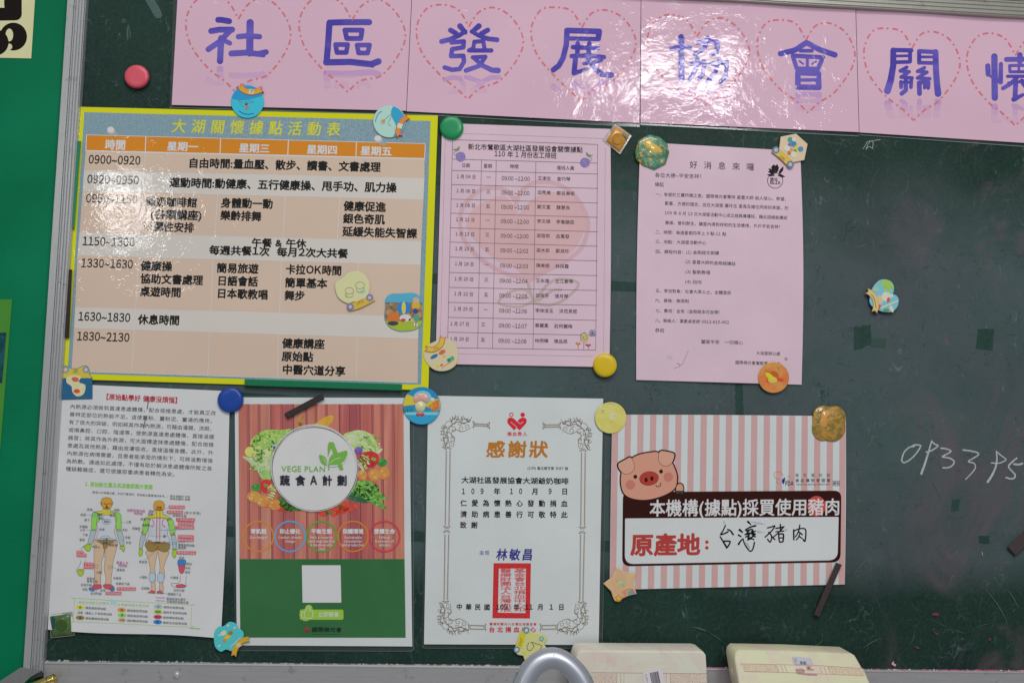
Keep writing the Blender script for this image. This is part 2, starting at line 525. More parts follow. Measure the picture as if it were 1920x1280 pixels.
# ------------------------------------------------------------------ solid plates (magnets, bars)
def shrink(pts, d):
    n = len(pts); out = []
    ar = sum(pts[i][0] * pts[(i + 1) % n][1] - pts[(i + 1) % n][0] * pts[i][1] for i in range(n))
    sg = 1 if ar > 0 else -1
    for i in range(n):
        a, b, c = pts[i - 1], pts[i], pts[(i + 1) % n]
        e1 = (b[0] - a[0], b[1] - a[1]); e2 = (c[0] - b[0], c[1] - b[1])
        l1 = math.hypot(*e1) or 1; l2 = math.hypot(*e2) or 1
        n1 = (-e1[1] / l1 * sg, e1[0] / l1 * sg); n2 = (-e2[1] / l2 * sg, e2[0] / l2 * sg)
        mx, my = n1[0] + n2[0], n1[1] + n2[1]; l = math.hypot(mx, my) or 1
        k = min(2.0, 1 / max(0.3, (mx * n1[0] + my * n1[1]) / l))
        out.append((b[0] + mx / l * d * k, b[1] + my / l * d * k))
    return out
def plate(parent, name, out, back, front, m, side=None, dome=0.0, bevel=0.7, fan=False, label=None):
    """solid with the outline `out` (photo points) between two depths"""
    ar = sum(out[i][0] * out[(i + 1) % len(out)][1] - out[(i + 1) % len(out)][0] * out[i][1] for i in range(len(out)))
    if ar < 0: out = out[::-1]            # clockwise on the photo
    n = len(out); bm = bevel * PXM
    inn = shrink(out, bevel)
    cx = sum(p[0] for p in out) / n; cy = sum(p[1] for p in out) / n
    rings = [[P(x, y, back) for x, y in out], [P(x, y, front - bm) for x, y in out]]
    mid = [((o[0] * 0.3 + i[0] * 0.7), (o[1] * 0.3 + i[1] * 0.7)) for o, i in zip(out, inn)]
    rings.append([P(x, y, front - bm * 0.3) for x, y in mid]); rings.append([P(x, y, front) for x, y in inn])
    if dome > 0:
        for q in (0.82, 0.62, 0.42, 0.2):
            rings.append([P(cx + (x - cx) * q, cy + (y - cy) * q, front + dome * (1 - q * q)) for x, y in inn])
    V = [p for r in rings for p in r]; Fc = []; idx = []
    for r in range(len(rings) - 1):
        for i in range(n):
            a, b = r * n + i, r * n + (i + 1) % n
            Fc.append((a, a + n, b + n, b)); idx.append(1 if r < 1 else 0)
    base = (len(rings) - 1) * n
    if dome > 0 or fan:
        V.append(P(cx, cy, front + dome))
        for i in range(n): Fc.append((base + i, len(V) - 1, base + (i + 1) % n)); idx.append(0)
    else:
        for t in tessellate_polygon([[Vector((x, -y, 0)) for x, y in inn]]):
            Fc.append(tuple(base + q for q in t)); idx.append(0)
    for t in tessellate_polygon([[Vector((x, -y, 0)) for x, y in out]]):
        Fc.append(tuple(t)); idx.append(1)
    o = mk(name, V, Fc, m, parent, mats=[m, side or m], idx=idx, label=label)
    import bmesh
    bmm = bmesh.new(); bmm.from_mesh(o.data); bmesh.ops.recalc_face_normals(bmm, faces=bmm.faces); bmm.to_mesh(o.data); bmm.free()
    if dome > 0:
        o.data.polygons.foreach_set('use_smooth', [True] * len(o.data.polygons))
    return o
def lathe_px(parent, name, x, y, prof, m, n=48, label=None):
    """round solid whose axis stands on the board at a photo point; prof: (radius m, depth m)"""
    c = P(x, y, 0); V = []; Fc = []
    dirv = (CAM - c).normalized()
    for r, d in prof:
        cc = Vector((c.x, -d, c.z))
        for i in range(n):
            t = 2 * math.pi * i / n
            V.append(cc + Vector((math.cos(t) * r, 0, math.sin(t) * r)))
    for k in range(len(prof) - 1):
        for i in range(n):
            a, b = k * n + i, k * n + (i + 1) % n
            Fc.append((a, a + n, b + n, b))
    Fc.append(tuple((len(prof) - 1) * n + i for i in range(n)))
    Fc.append(tuple(range(n))[::-1])
    o = mk(name, V, Fc, m, parent, smooth=True, label=label)
    import bmesh
    bmm = bmesh.new(); bmm.from_mesh(o.data); bmesh.ops.recalc_face_normals(bmm, faces=bmm.faces); bmm.to_mesh(o.data); bmm.free()
    return o
def const(d): return lambda x, y: d
# ================================================================== wall panel, chalkboard, frame, tray
ZY = lambda y: P(1200, y).z
XX = lambda x, y=620: P(x, y).x

def board_material():
    m, nt, b = new_mat('chalkboard_enamel'); L = nt.links
    p = pos(nt)
    sep = node(nt, 'ShaderNodeSeparateXYZ'); L.new(p, sep.inputs[0])
    X, Z = sep.outputs[0], sep.outputs[2]
    nb = noise(nt, p, 5.5, 4, 0.6, 0.4)
    zz = mth(nt, 'ADD', Z, mapr(nt, nb, 0.3, 0.7, -0.035, 0.035))
    top = mapr(nt, zz, ZY(290), ZY(470), 0, 1)
    bot = mapr(nt, mth(nt, 'ADD', Z, mapr(nt, nb, 0.3, 0.7, -0.012, 0.02)), ZY(1105), ZY(1020), 0, 1)
    n1 = noise(nt, p, 16, 5, 0.65)
    haze = mth(nt, 'MULTIPLY', mth(nt, 'MULTIPLY', top, bot), mapr(nt, n1, 0.3, 0.7, 0.72, 1.05))
    base = mixc(nt, mapr(nt, noise(nt, p, 9, 4), 0.35, 0.65, 0, 1), A(19, 40, 34), A(27, 51, 43))
    dust = mixc(nt, mapr(nt, noise(nt, p, 4.0, 3), 0.4, 0.6, 0, 1), A(67, 85, 85), A(68, 77, 80))
    c = mixc(nt, haze, base, dust)
    # faint wiped streaks
    st = noise(nt, vmul(nt, p, (70, 1, 12)), 1.0, 3, 0.6)
    c = mixc(nt, mapr(nt, st, 0.55, 0.8, 0, 0.22), c, A(58, 72, 74))
    # dry eraser arcs
    st2 = noise(nt, p, 34, 5, 0.75, 1.2)
    c = mixc(nt, mapr(nt, st2, 0.60, 0.75, 0, 0.22), c, A(30, 48, 46))
    # fine hairs and scuffs: thin contour lines of distorted noise, broken up by a second noise
    def hairs(c, sc, dist, w, brk, colr, amt, lo=.5):
        a_ = noise(nt, vmul(nt, p, sc), 1.0, 2, .55, dist)
        d_ = mapr(nt, mth(nt, 'ABSOLUTE', mth(nt, 'SUBTRACT', a_, lo)), 0, w, 1, 0)
        g_ = mapr(nt, noise(nt, p, brk, 3, .6), .50, .62, 0, 1)
        return mixc(nt, mth(nt, 'MULTIPLY', mth(nt, 'MULTIPLY', d_, g_), amt), c, colr)
    c = hairs(c, (20, 1, 26), 1.8, .010, 23, A(24, 38, 38), .75)
    c = hairs(c, (34, 1, 15), 1.2, .008, 31, A(104, 122, 118), .5, .46)
    c = hairs(c, (9, 1, 44), 2.5, .012, 17, A(28, 42, 42), .55, .53)
    c = hairs(c, (48, 1, 40), 1.0, .013, 13, A(92, 108, 104), .35, .52)
    c = mixc(nt, mapr(nt, noise(nt, p, 230, 4, .7), .40, .75, 0, .16), c, A(80, 96, 94))
    # rose coloured chalk rubbed in towards the right
    pk = noise(nt, vmul(nt, p, (9, 1, 6)), 1.0, 4, 0.65, 0.8)
    xr = mapr(nt, X, XX(1480), XX(1900), 0, 1)
    c = mixc(nt, mth(nt, 'MULTIPLY', mapr(nt, pk, 0.52, 0.72, 0, 0.75), xr), c, A(98, 80, 88))
    pk2 = noise(nt, p, 26, 4, 0.7, 1.5)
    c = mixc(nt, mth(nt, 'MULTIPLY', mapr(nt, pk2, 0.66, 0.76, 0, 0.8), xr), c, A(126, 70, 92))
    L.new(c, b.inputs['Base Color'])
    setin(b, Roughness=0.5, Specular_IOR_Level=0.16)
    L.new(mapr(nt, n1, 0.3, 0.7, 0.42, 0.6), b.inputs['Roughness'])
    L.new(bump(nt, noise(nt, p, 700, 2), 0.35, 0.0002), b.inputs['Normal'])
    return m
BOARD_M = board_material()

board = thing('chalkboard', 'dark green chalkboard in a ridged aluminium frame, papers pinned all over it', 'chalkboard', P(1000, 640, 0))
x0, x1 = P(110, 620).x, XX(2080, 300); z0, z1 = P(1000, 1300).z, P(1000, -60).z
nx, nz = 40, 26
V = [(x0 + (x1 - x0) * i / nx, 0, z0 + (z1 - z0) * j / nz) for j in range(nz + 1) for i in range(nx + 1)]
Fc = [(j * (nx + 1) + i, j * (nx + 1) + i + 1, (j + 1) * (nx + 1) + i + 1, (j + 1) * (nx + 1) + i) for j in range(nz) for i in range(nx)]
mk('writing_surface', V, Fc, BOARD_M, board)

def extrude_profile(name, prof, a, b, axis, m, parent, smooth_=False):
    """prof: (across, out) metres; runs from a to b along axis 'z' or 'x'"""
    V = []; Fc = []
    for e in (a, b):
        for q, d in prof:
            V.append((q, -d, e) if axis == 'z' else (e, -d, q))
    n = len(prof)
    for i in range(n - 1): Fc.append((i, i + 1, n + i + 1, n + i))
    Fc.append((n - 1, 0, n, 2 * n - 1)); Fc.append(tuple(range(n))[::-1]); Fc.append(tuple(range(n, 2 * n)))
    o = mk(name, V, Fc, m, parent)
    import bmesh
    q = bmesh.new(); q.from_mesh(o.data); bmesh.ops.recalc_face_normals(q, faces=q.faces); q.to_mesh(o.data); q.free()
    return o
def ridges(x_in, x_out, flat, n, h0, h1):
    """from the inner edge (towards the writing surface) to the outer edge"""
    s = 1 if x_out > x_in else -1
    w = abs(x_out - x_in); rw = (w - flat) / n
    pr = [(x_in, -0.001), (x_in, h0 * .6), (x_in + s * rw * 0.12, h0)]
    for k in range(n):
        a = x_in + s * (rw * k + rw * 0.12)
        pr += [(a + s * rw * 0.10, h0), (a + s * rw * 0.30, h1), (a + s * rw * 0.62, h1), (a + s * rw * 0.84, h0)]
    e = x_in + s * (rw * n)
    pr += [(e, h1 * 1.02), (x_out - s * 0.001, h1 * 1.02), (x_out, h1 * 0.8), (x_out, -0.004)]
    return pr
ALU = mat((0.62, 0.63, 0.64), 'alu')
ALU2 = mat((0.50, 0.50, 0.44), 'alu')
xi = P(123, 620, 0.006).x; xo = P(84, 620, 0.010).x
extrude_profile('frame_rail', ridges(xi, xo, 0.0085, 4, 0.0081, 0.0102), P(60, 1262, .01).z, P(160, -40, .01).z, 'z', ALU, board)
zi = P(1604, 16, 0.006).z
extrude_profile('frame_rail', ridges(zi, zi + 0.030, 0.009, 4, 0.0088, 0.0102), xo, P(2000, 20).x, 'x', ALU2, board)
# lower rail: a plain flat band with a rolled lip along its upper edge
TRAY_M = mat((0.60, 0.60, 0.61), 'alu', key='tray')
zb = P(700, 1246, 0.006).z
extrude_profile('frame_rail', [(zb, -0.001), (zb, 0.0055), (zb - 0.0015, 0.0068), (zb - 0.003, 0.0060), (zb - 0.055, 0.0060), (zb - 0.055, -0.001)], xi + 0.0004, P(2000, 1250).x, 'x', TRAY_M, board)
# chalk tray: shelf below the picture's lower edge
zt = zb - 0.055
extrude_profile('chalk_tray', [(zt - .0004, -0.001), (zt - .0004, 0.075), (zt + 0.010, 0.079), (zt + 0.010, 0.081), (zt - 0.003, 0.081), (zt - 0.003, -0.001)], xi - 0.02, P(2000, 1250).x, 'x', TRAY_M, board)
# rivet in the lower rail
r = P(334, 1262, 0.006)
lathe_px(board, 'rivet', 334, 1262, [(0.0041, 0.0058), (0.0041, 0.0066), (0.0034, 0.0078), (0.0022, 0.0086), (0.0009, 0.0089)], mat((0.7, 0.7, 0.7), 'alu'), 20)
# folded corner bracket at the lower left
c = cz(0, 1140, 8.0)
bk = thing('corner_bracket', 'grey folded metal bracket end at the lower left corner of the frame', 'bracket', P(40, 1265, 0.012))
o = plate(bk, 'face', cv(c, [(-60, 1120), (40, 1060), (310, 882), (600, 935), (585, 955), (455, 1030), (350, 1130), (300, 1200), (-60, 1200)]), 0.0112, 0.0165, mat((0.36, 0.38, 0.38), 'alu'), bevel=0.5)
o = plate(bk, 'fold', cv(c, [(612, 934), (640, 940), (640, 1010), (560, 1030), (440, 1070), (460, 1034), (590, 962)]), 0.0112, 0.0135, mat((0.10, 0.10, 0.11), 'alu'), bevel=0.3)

# battery
def rod(parent, name, a, b, r, prof, m, n=28, mats=None, idxf=None):
    """lathe about the segment a-b; prof: (t along metres from a, radius)"""
    ax = (b - a).normalized(); s1 = ax.cross(Vector((0, 1, 0))).normalized(); s2 = ax.cross(s1)
    V = []; Fc = []; idx = []
    for t, rr in prof:
        for i in range(n):
            q = 2 * math.pi * i / n
            V.append(a + ax * t + (s1 * math.cos(q) + s2 * math.sin(q)) * rr)
    for k in range(len(prof) - 1):
        for i in range(n):
            p_, q_ = k * n + i, k * n + (i + 1) % n
            Fc.append((p_, p_ + n, q_ + n, q_)); idx.append(idxf(k) if idxf else 0)
    Fc.append(tuple(range(n))); idx.append(0); Fc.append(tuple((len(prof) - 1) * n + i for i in range(n))); idx.append(0)
    o = mk(name, V, Fc, m, parent, smooth=True, mats=mats, idx=idx)
    import bmesh
    q = bmesh.new(); q.from_mesh(o.data); bmesh.ops.recalc_face_normals(q, faces=q.faces); q.to_mesh(o.data); q.free()
    return o
gold, nt_, b_ = new_mat('battery_gold'); setin(b_, Metallic=1.0, Roughness=0.24); b_.inputs['Base Color'].default_value = (0.78, 0.62, 0.20, 1)
BO = 0.024
ba, bb_ = P(48, 1293, BO), P(104, 1271, BO)
bt = thing('battery', 'small gold coloured battery lying at the lower left corner of the frame', 'battery', ba)
LB = (bb_ - ba).length; rb = 0.0056
rod(bt, 'casing', ba, bb_, rb, [(-.02, rb * .9), (-.019, rb), (LB - 0.001, rb), (LB, rb * 0.93), (LB + .0002, rb * 0.4), (LB + .0012, rb * .38), (LB + .0014, rb * .3)], gold)
rod(bt, 'band', ba, bb_, rb, [(LB - 0.0079, rb + .00012), (LB - 0.0072, rb + .00012)], mat((0.02, 0.02, 0.03), 'plastic'))
def on_rod(art_pts, t0, q0, sc):
    ax = (bb_ - ba).normalized(); s1 = ax.cross(Vector((0, 1, 0))).normalized(); s2 = ax.cross(s1)
    out = []
    for X, Y in art_pts:
        q = q0 + Y * sc / rb
        out.append(ba + ax * (t0 + X * sc) + (-s2 * math.cos(q) * 1 - s1 * math.sin(q)) * (rb + 0.0003))
    return out
glyph_batch('ALKLINE+', 0.03)
V = []; Fc = []; X = 0
for ch in 'ALKALINE':
    vs, fs = GL[(ch, 0.03)]
    pts = [(X + gx, gy - 0.35) for gx, gy in vs]
    b0 = len(V); V += on_rod(pts, LB - 0.031, 0.15, 0.0048); Fc += [tuple(b0 + i for i in f) for f in fs]
    X += adv(ch, 0.03)
mk('lettering', V, Fc, mat((0.015, 0.015, 0.02), 'ink'), bt)
V = []; Fc = []
for rr0, rr1, kk in ((0.0, 0.0017, 0),):
    pts = circ(0, 0, 0.0019, 20); V += on_rod(pts, LB - 0.0038, 0.2, 1.0); Fc.append(tuple(range(20)))
o1 = mk('emblem_disc', V, Fc, mat((0.8, 0.8, 0.8), 'ink'), bt)
pl = [(-.3, -.08), (-.08, -.08), (-.08, -.3), (.08, -.3), (.08, -.08), (.3, -.08), (.3, .08), (.08, .08), (.08, .3), (-.08, .3), (-.08, .08), (-.3, .08)]
V = [v + (CAM - v).normalized() * .0002 for v in on_rod([(x * .0045, y * .0045) for x, y in pl], LB - 0.0038, 0.2, 1.0)]
mk('plus_sign', V, [tuple(t) for t in tessellate_polygon([V])], mat((0.02, 0.03, 0.12), 'ink'), bt)

# ------------------------------------------------------------------ green corrugated plastic sheet on the wall at the left
gm, nt, b = new_mat('green_corrugated_plastic')
p = pos(nt)
nt.links.new(mixc(nt, mapr(nt, noise(nt, p, 6, 3), 0.35, 0.65, 0, 1), A(0, 100, 66), A(4, 112, 76)), b.inputs['Base Color'])
setin(b, Roughness=0.4, Specular_IOR_Level=0.14)
gp = thing('wall_panel', 'bright green corrugated plastic sheet on the wall left of the chalkboard', 'panel', P(40, 640, -0.004))
xa, xb = P(-60, 640, -.004).x, xo + 0.012
za, zc = P(0, 1330, -.004).z, P(0, -60, -.004).z
pitch = 3.9 * PXM; nr = int((zc - za) / pitch)
V = []; Fc = []
for i in range(nr * 4 + 1):
    z = za + i * pitch / 4; d = -0.004 + (0.0, 0.00016, 0.0002, 0.00012)[i % 4]
    V += [(xa, -d, z), (xb, -d, z)]
Fc = [(2 * i, 2 * i + 1, 2 * i + 3, 2 * i + 2) for i in range(nr * 4)]
mk('ribbed_face', V, Fc, gm, gp, smooth=True)
mk('edge', [(xa, 0.009, za), (xb, 0.009, za), (xb, 0.009, zc), (xa, 0.009, zc), (xb, 0.004, za), (xb, 0.004, zc)], [(0, 1, 2, 3), (1, 4, 5, 2)], gm, gp)

# wall behind everything
wm = mat((0.62, 0.62, 0.58), 'paper', key='wall')
w = mk('wall', [(-1.6, 0.02, 0.6), (1.6, 0.02, 0.6), (1.6, 0.02, 2.3), (-1.6, 0.02, 2.3)], [(0, 1, 2, 3)], wm); w['kind'] = 'structure'
w.location = (0, 0, 0)

# cream card with chubby black characters (top left)
c = cz(0, 0, 3.2)
SH = Sheet('lettered_card', 'cream card with thick black rounded characters on the green panel, top left', 'card',
           [(-60, -40), (68.0, -40), (58.5, 110), (-60, 107.5)], mat(A(196, 193, 150), 'paper'), off=-0.0030)
bl = mat(A(26, 22, 20), 'ink')
st1 = [(cv(c, [(-60, -10), (60, -20), (90, 60), (85, 85), (-60, 90)]), 24), (cv(c, [(60, -60), (70, 60)]), 26)]
SH.art.sdf('character', bl, f_strokes([(cv(c, [(-80, 88), (92, 85)]), 24), (cv(c, [(92, 85), (92, -60)]), 24), (cv(c, [(60, 30), (60, -60)]), 22)]), (-40, -30, 50, 42), 1.0)
def fq(X, Y):
    a = np.hypot((X - 25) / 1.0, (Y - 69) * 0.98) - 25.5
    hole = np.hypot((X - 17.5) / 0.62, (Y - 66) / 1.05) - 11.5
    d2 = np.hypot((X + 8), (Y - 80)) - 24
    cut = np.hypot((X - 2), (Y - 57) * 1.3) - 9
    r_ = np.maximum(a, -hole)
    nib = np.hypot((X - 17), (Y - 88)) - 6
    r_ = np.maximum(r_, -nib * 0.9)
    return np.minimum(r_, d2)
SH.art.sdf('character', bl, fq, (-40, 40, 54, 108), 1.0)
SH.art.build()

# green poster (lower left)
c = cz(0, 540, 3.5556)
GP = Sheet('green_poster', 'lime green poster with a dark photo, cut by the left edge of the picture', 'poster',
           [(-60, 561), (22.8, 561), (-1, 860), (-60, 860)], mat(A(66, 128, 46), 'paper'), off=-0.0030)
GP.art.quad('photo', mat(A(12, 38, 52), 'mottle', 90, A(20, 78, 86)), [(-60, 623), (12, 623.5), (4, 718), (-60, 718)], 1)
GP.art.build()

# ------------------------------------------------------------------ chalk marks, tape ghosts and dust: all part of the board
BA = Art(board, const(0.0), lambda x, y: ((1, .04), (0, -1)))
BA.LAY = 0.00012
tape_m, nt, b = new_mat('tape_ghost')
p = pos(nt); nt.links.new(mixc(nt, mapr(nt, noise(nt, p, 120, 5, .7), .35, .62, 0, 1), A(33, 57, 50), A(42, 64, 58)), b.inputs['Base Color']); setin(b, Roughness=.5, Specular_IOR_Level=.16)
def ragged(q, amp=1.0, step=3.0):
    out = []
    for i in range(4):
        a, b = q[i], q[(i + 1) % 4]; L = math.hypot(b[0] - a[0], b[1] - a[1]); n = max(2, int(L / step))
        for k in range(n):
            t = k / n; out.append((a[0] + (b[0] - a[0]) * t + random.uniform(-amp, amp), a[1] + (b[1] - a[1]) * t + random.uniform(-amp, amp)))
    return out
for q, amp in (([(800, 328), (1240, 338), (1240, 357), (800, 346)], .3), ([(795, 512), (1240, 531), (1240, 549), (795, 531)], .3),
          ([(1378, 715), (1393, 715), (1394, 790), (1380, 790)], .9), ([(440, 734), (560, 742), (600, 747), (440, 746)], .3),
          ([(420, 985), (450, 987), (450, 1007), (420, 1005)], .3), ([(765, 995), (800, 997), (800, 1016), (765, 1014)], .3), ([(1125, 1013), (1150, 1013), (1150, 1035), (1125, 1033)], .3)):
    BA.poly(BA.new('tape_mark'), tape_m, ragged(q, amp), 1)
c = cz(1500, 480, 2.462)
BA.poly(BA.new('tape_mark'), tape_m, [(x, y) for x, y in cv(c, [(248, 330), (262, 322), (275, 328), (290, 318), (310, 322), (328, 314), (326, 340), (330, 370), (328, 408), (320, 414), (305, 412), (296, 424), (270, 430), (250, 436), (248, 400), (250, 360)])], 1)
tape2 = mat(A(54, 74, 68), 'ink')
BA.poly(BA.new('tape_mark'), tape2, ragged(cv(c, [(330, 382), (397, 381), (395, 426), (328, 422)]), .4), 1)
BA.poly(BA.new('tape_mark'), tape_m, ragged(cv(c, [(820, 336), (897, 336), (888, 438), (812, 428)]), .7), 1)
BA.poly(BA.new('tape_mark'), mat(A(46, 66, 62), 'ink'), ragged(cv(cz(1640, 780, 4.268), [(620, 668), (684, 662), (670, 755), (612, 760)]), .5), 1)
BA.poly(BA.new('tape_mark'), mat(A(38, 62, 55), 'ink'), ragged(cv(cz(1640, 780, 4.268), [(830, 958), (915, 955), (920, 1020), (835, 1015)]), .9), 1)

# handwritten number in white chalk
chalk, nt, b = new_mat('white_chalk')
p = pos(nt); nn = noise(nt, p, 900, 3, .7)
nt.links.new(mixc(nt, mapr(nt, nn, .3, .62, 0, 1), A(120, 130, 128), A(176, 182, 180)), b.inputs['Base Color']); setin(b, Roughness=.95, Specular_IOR_Level=.05)
c = cz(1640, 780, 4.268)
digits = [
 [([(300, 238), (325, 228), (362, 232), (366, 246), (330, 300), (285, 345), (240, 370), (220, 362), (218, 340), (235, 290), (275, 250), (318, 240)], 9)],
 [([(455, 198), (436, 270), (405, 370), (374, 458)], (8, 15)), ([(455, 198), (480, 222), (506, 234), (490, 252), (455, 274), (412, 286)], 9)],
 [([(530, 255), (570, 260), (610, 278), (580, 302), (542, 324), (600, 335), (636, 362), (622, 392), (590, 410), (546, 412)], 9)],
 [([(708, 270), (760, 276), (820, 290), (830, 308), (790, 335), (750, 362), (795, 376), (806, 410), (780, 450), (728, 504)], (10, 7))],
 [([(974, 280), (978, 340), (970, 400), (940, 470), (905, 524)], (8, 15)), ([(974, 280), (1010, 312), (1050, 344), (1030, 362), (990, 375), (934, 373)], 8)],
 [([(1136, 335), (1095, 370), (1072, 400), (1090, 430), (1122, 465), (1118, 492), (1090, 500), (1052, 490)], 10), ([(1116, 382), (1150, 386), (1182, 378)], 12)],
]
for dg in digits:
    stk = []
    for pts, w_ in dg:
        ps = smooth(cv(c, pts), 6)
        stk.append((ps, tuple(k / 3.3 for k in w_) if isinstance(w_, tuple) else w_ / 3.3))
    BA.sdf(BA.new('chalk_digit'), chalk, f_strokes(stk), bbs(stk), 0.55, 2)
# scratches and rub marks
scr = [mat(A(60, 82, 74), 'ink', key='s1'), mat(A(92, 106, 100), 'ink', key='s2'), mat(A(24, 40, 38), 'ink', key='s3'), mat(A(74, 62, 66), 'ink', key='s4')]
def scratch(x, y, L, a, w_, m, curve=0.0, lay=1):
    pts = []
    for k in range(7):
        t = k / 6; aa = a + curve * (t - .5)
        pts.append((x + math.cos(aa) * L * (t - .5), y + math.sin(aa) * L * (t - .5)))
    top = []; bot = []
    for k, (px_, py_) in enumerate(pts):
        ww = w_ * math.sin(math.pi * (k + .35) / 6.7) * .5
        top.append((px_ - math.sin(a) * ww, py_ + math.cos(a) * ww)); bot.append((px_ + math.sin(a) * ww, py_ - math.cos(a) * ww))
    BA.poly('chalk_scratch', m, top + bot[::-1], lay)
rs = random.Random(5); lay = 3
for k in range(110):
    z = rs.random()
    if z < .55: x, y = rs.uniform(1560, 1930), rs.uniform(1100, 1235); a = rs.gauss(-.35, .5); m = scr[rs.choice((0, 0, 1, 3))]
    elif z < .75: x, y = rs.uniform(1500, 1920), rs.uniform(265, 400); a = rs.gauss(-.7, .7); m = scr[0]
    elif z < .88: x, y = rs.uniform(1130, 1600), rs.uniform(1110, 1210); a = rs.gauss(.3, .7); m = scr[0]
    else: x, y = rs.uniform(1510, 1920), rs.uniform(420, 1000); a = rs.gauss(1.0, .8); m = scr[2]
    lay = 3 + (k % 9)
    scratch(x, y, rs.choice((6, 10, 16, 30, 44)), a, rs.uniform(.25, .6), m, rs.gauss(0, .5), lay)
for x, y, L, a in ((1872, 1135, 80, 1.0), (1900, 1120, 40, 1.0), (1318, 1180, 50, .35), (1330, 1185, 60, .5), (1635, 1258 - 55, 40, -.5), (1612, 1062, 46, -.9)):
    scratch(x, y, L, a, 1.0, scr[1], .2, 13)
# little chalk squiggle below the banner and the drip marks above the gold magnet
c = cz(1500, 240, 4.571)
BA.sdf('chalk_writing', mat(A(150, 165, 160), 'ink'), f_strokes([(cv(c, [(540, 180), (560, 150), (578, 118), (605, 112), (580, 145), (566, 185), (580, 165), (600, 160), (622, 178), (628, 125), (612, 112), (690, 100)]), .9)]), (1615, 258, 1655, 284), .4, 2)
for k in range(34):
    BA.ell('ink_drip', mat(A(22, 40, 40), 'ink', key='drip'), rs.choice((1542, 1545, 1540, 1553)) + rs.gauss(0, .9), rs.uniform(724, 760), rs.uniform(.4, .9), rs.uniform(.5, 1.4), layer=1 + k % 5, n=7)
# pink smudges
for x, y, a, b_, r_ in ((1754, 1151, 9, 3.2, .05), (1756, 1187, 5, 2, .5), (1856, 1198, 3, 3, 0), (1720, 1213, 6, 2, .3), (1766, 1068, 6, 20, 0), (1885, 935, 5, 14, .1)):
    mm = scr[3] if a > 5 and b_ > 10 else mat(A(62, 58, 58), 'mottle', 420, A(132, 44, 80))
    pts = [(x + (px_ - x) * rs.uniform(.6, 1.2), y + (py_ - y) * rs.uniform(.6, 1.2)) for px_, py_ in circ(x, y, a, 16, b_, r_)]
    if b_ < 10: BA.poly(BA.new('chalk_smudge'), mm, pts, 14)
BA.build(kinds=('chalk_scratch', 'ink_drip'))
# loose dust lying along the lower rail's lip
for nm, m_, rng, n in (('chalk_dust', mat(A(150, 152, 150), 'ink', key='d1'), (88, 1000), 150), ('chalk_dust', mat(A(185, 90, 118), 'ink', key='d2'), (1000, 1925), 170), ('chalk_dust', mat(A(190, 165, 175), 'ink', key='d3'), (700, 1925), 110)):
    V = []; Fc = []
    for k in range(n):
        x = rs.uniform(*rng); yy = 1246 + (x - 700) * .0132
        q = P(x, yy, 0.0035); q.z = zb + 0.0001; L = rs.uniform(.0008, .0042); h = rs.uniform(.0004, .0016) * (1.5 if x < 400 else 1); d = rs.uniform(.001, .0022)
        b0 = len(V)
        for i in range(6):
            t = i / 5; V.append((q.x + L * (t - .5), q.y - d, q.z)); V.append((q.x + L * (t - .5), q.y, q.z + h * math.sin(math.pi * (t * .9 + .05)) * rs.uniform(.6, 1.1))); V.append((q.x + L * (t - .5), q.y + d, q.z))
        for i in range(5):
            a_ = b0 + i * 3; Fc += [(a_, a_ + 3, a_ + 4, a_ + 1), (a_ + 1, a_ + 4, a_ + 5, a_ + 2)]
    mk(nm, V, Fc, m_, board, kind='stuff')
# ================================================================== papers on the board
INK = mat(A(30, 30, 32), 'ink')
def wav(ax, fx, ay=0, fy=1, ph=0.0, curl=0.0):
    def f(u, v):
        z = ax * (0.5 + 0.5 * np.sin(fx * 6.283 * u + ph + 1.3 * v)) + ay * (0.5 + 0.5 * np.sin(fy * 6.283 * v + ph * 2 + u))
        return z + curl * np.maximum(0, v - 0.75) ** 2 * 16
    return f

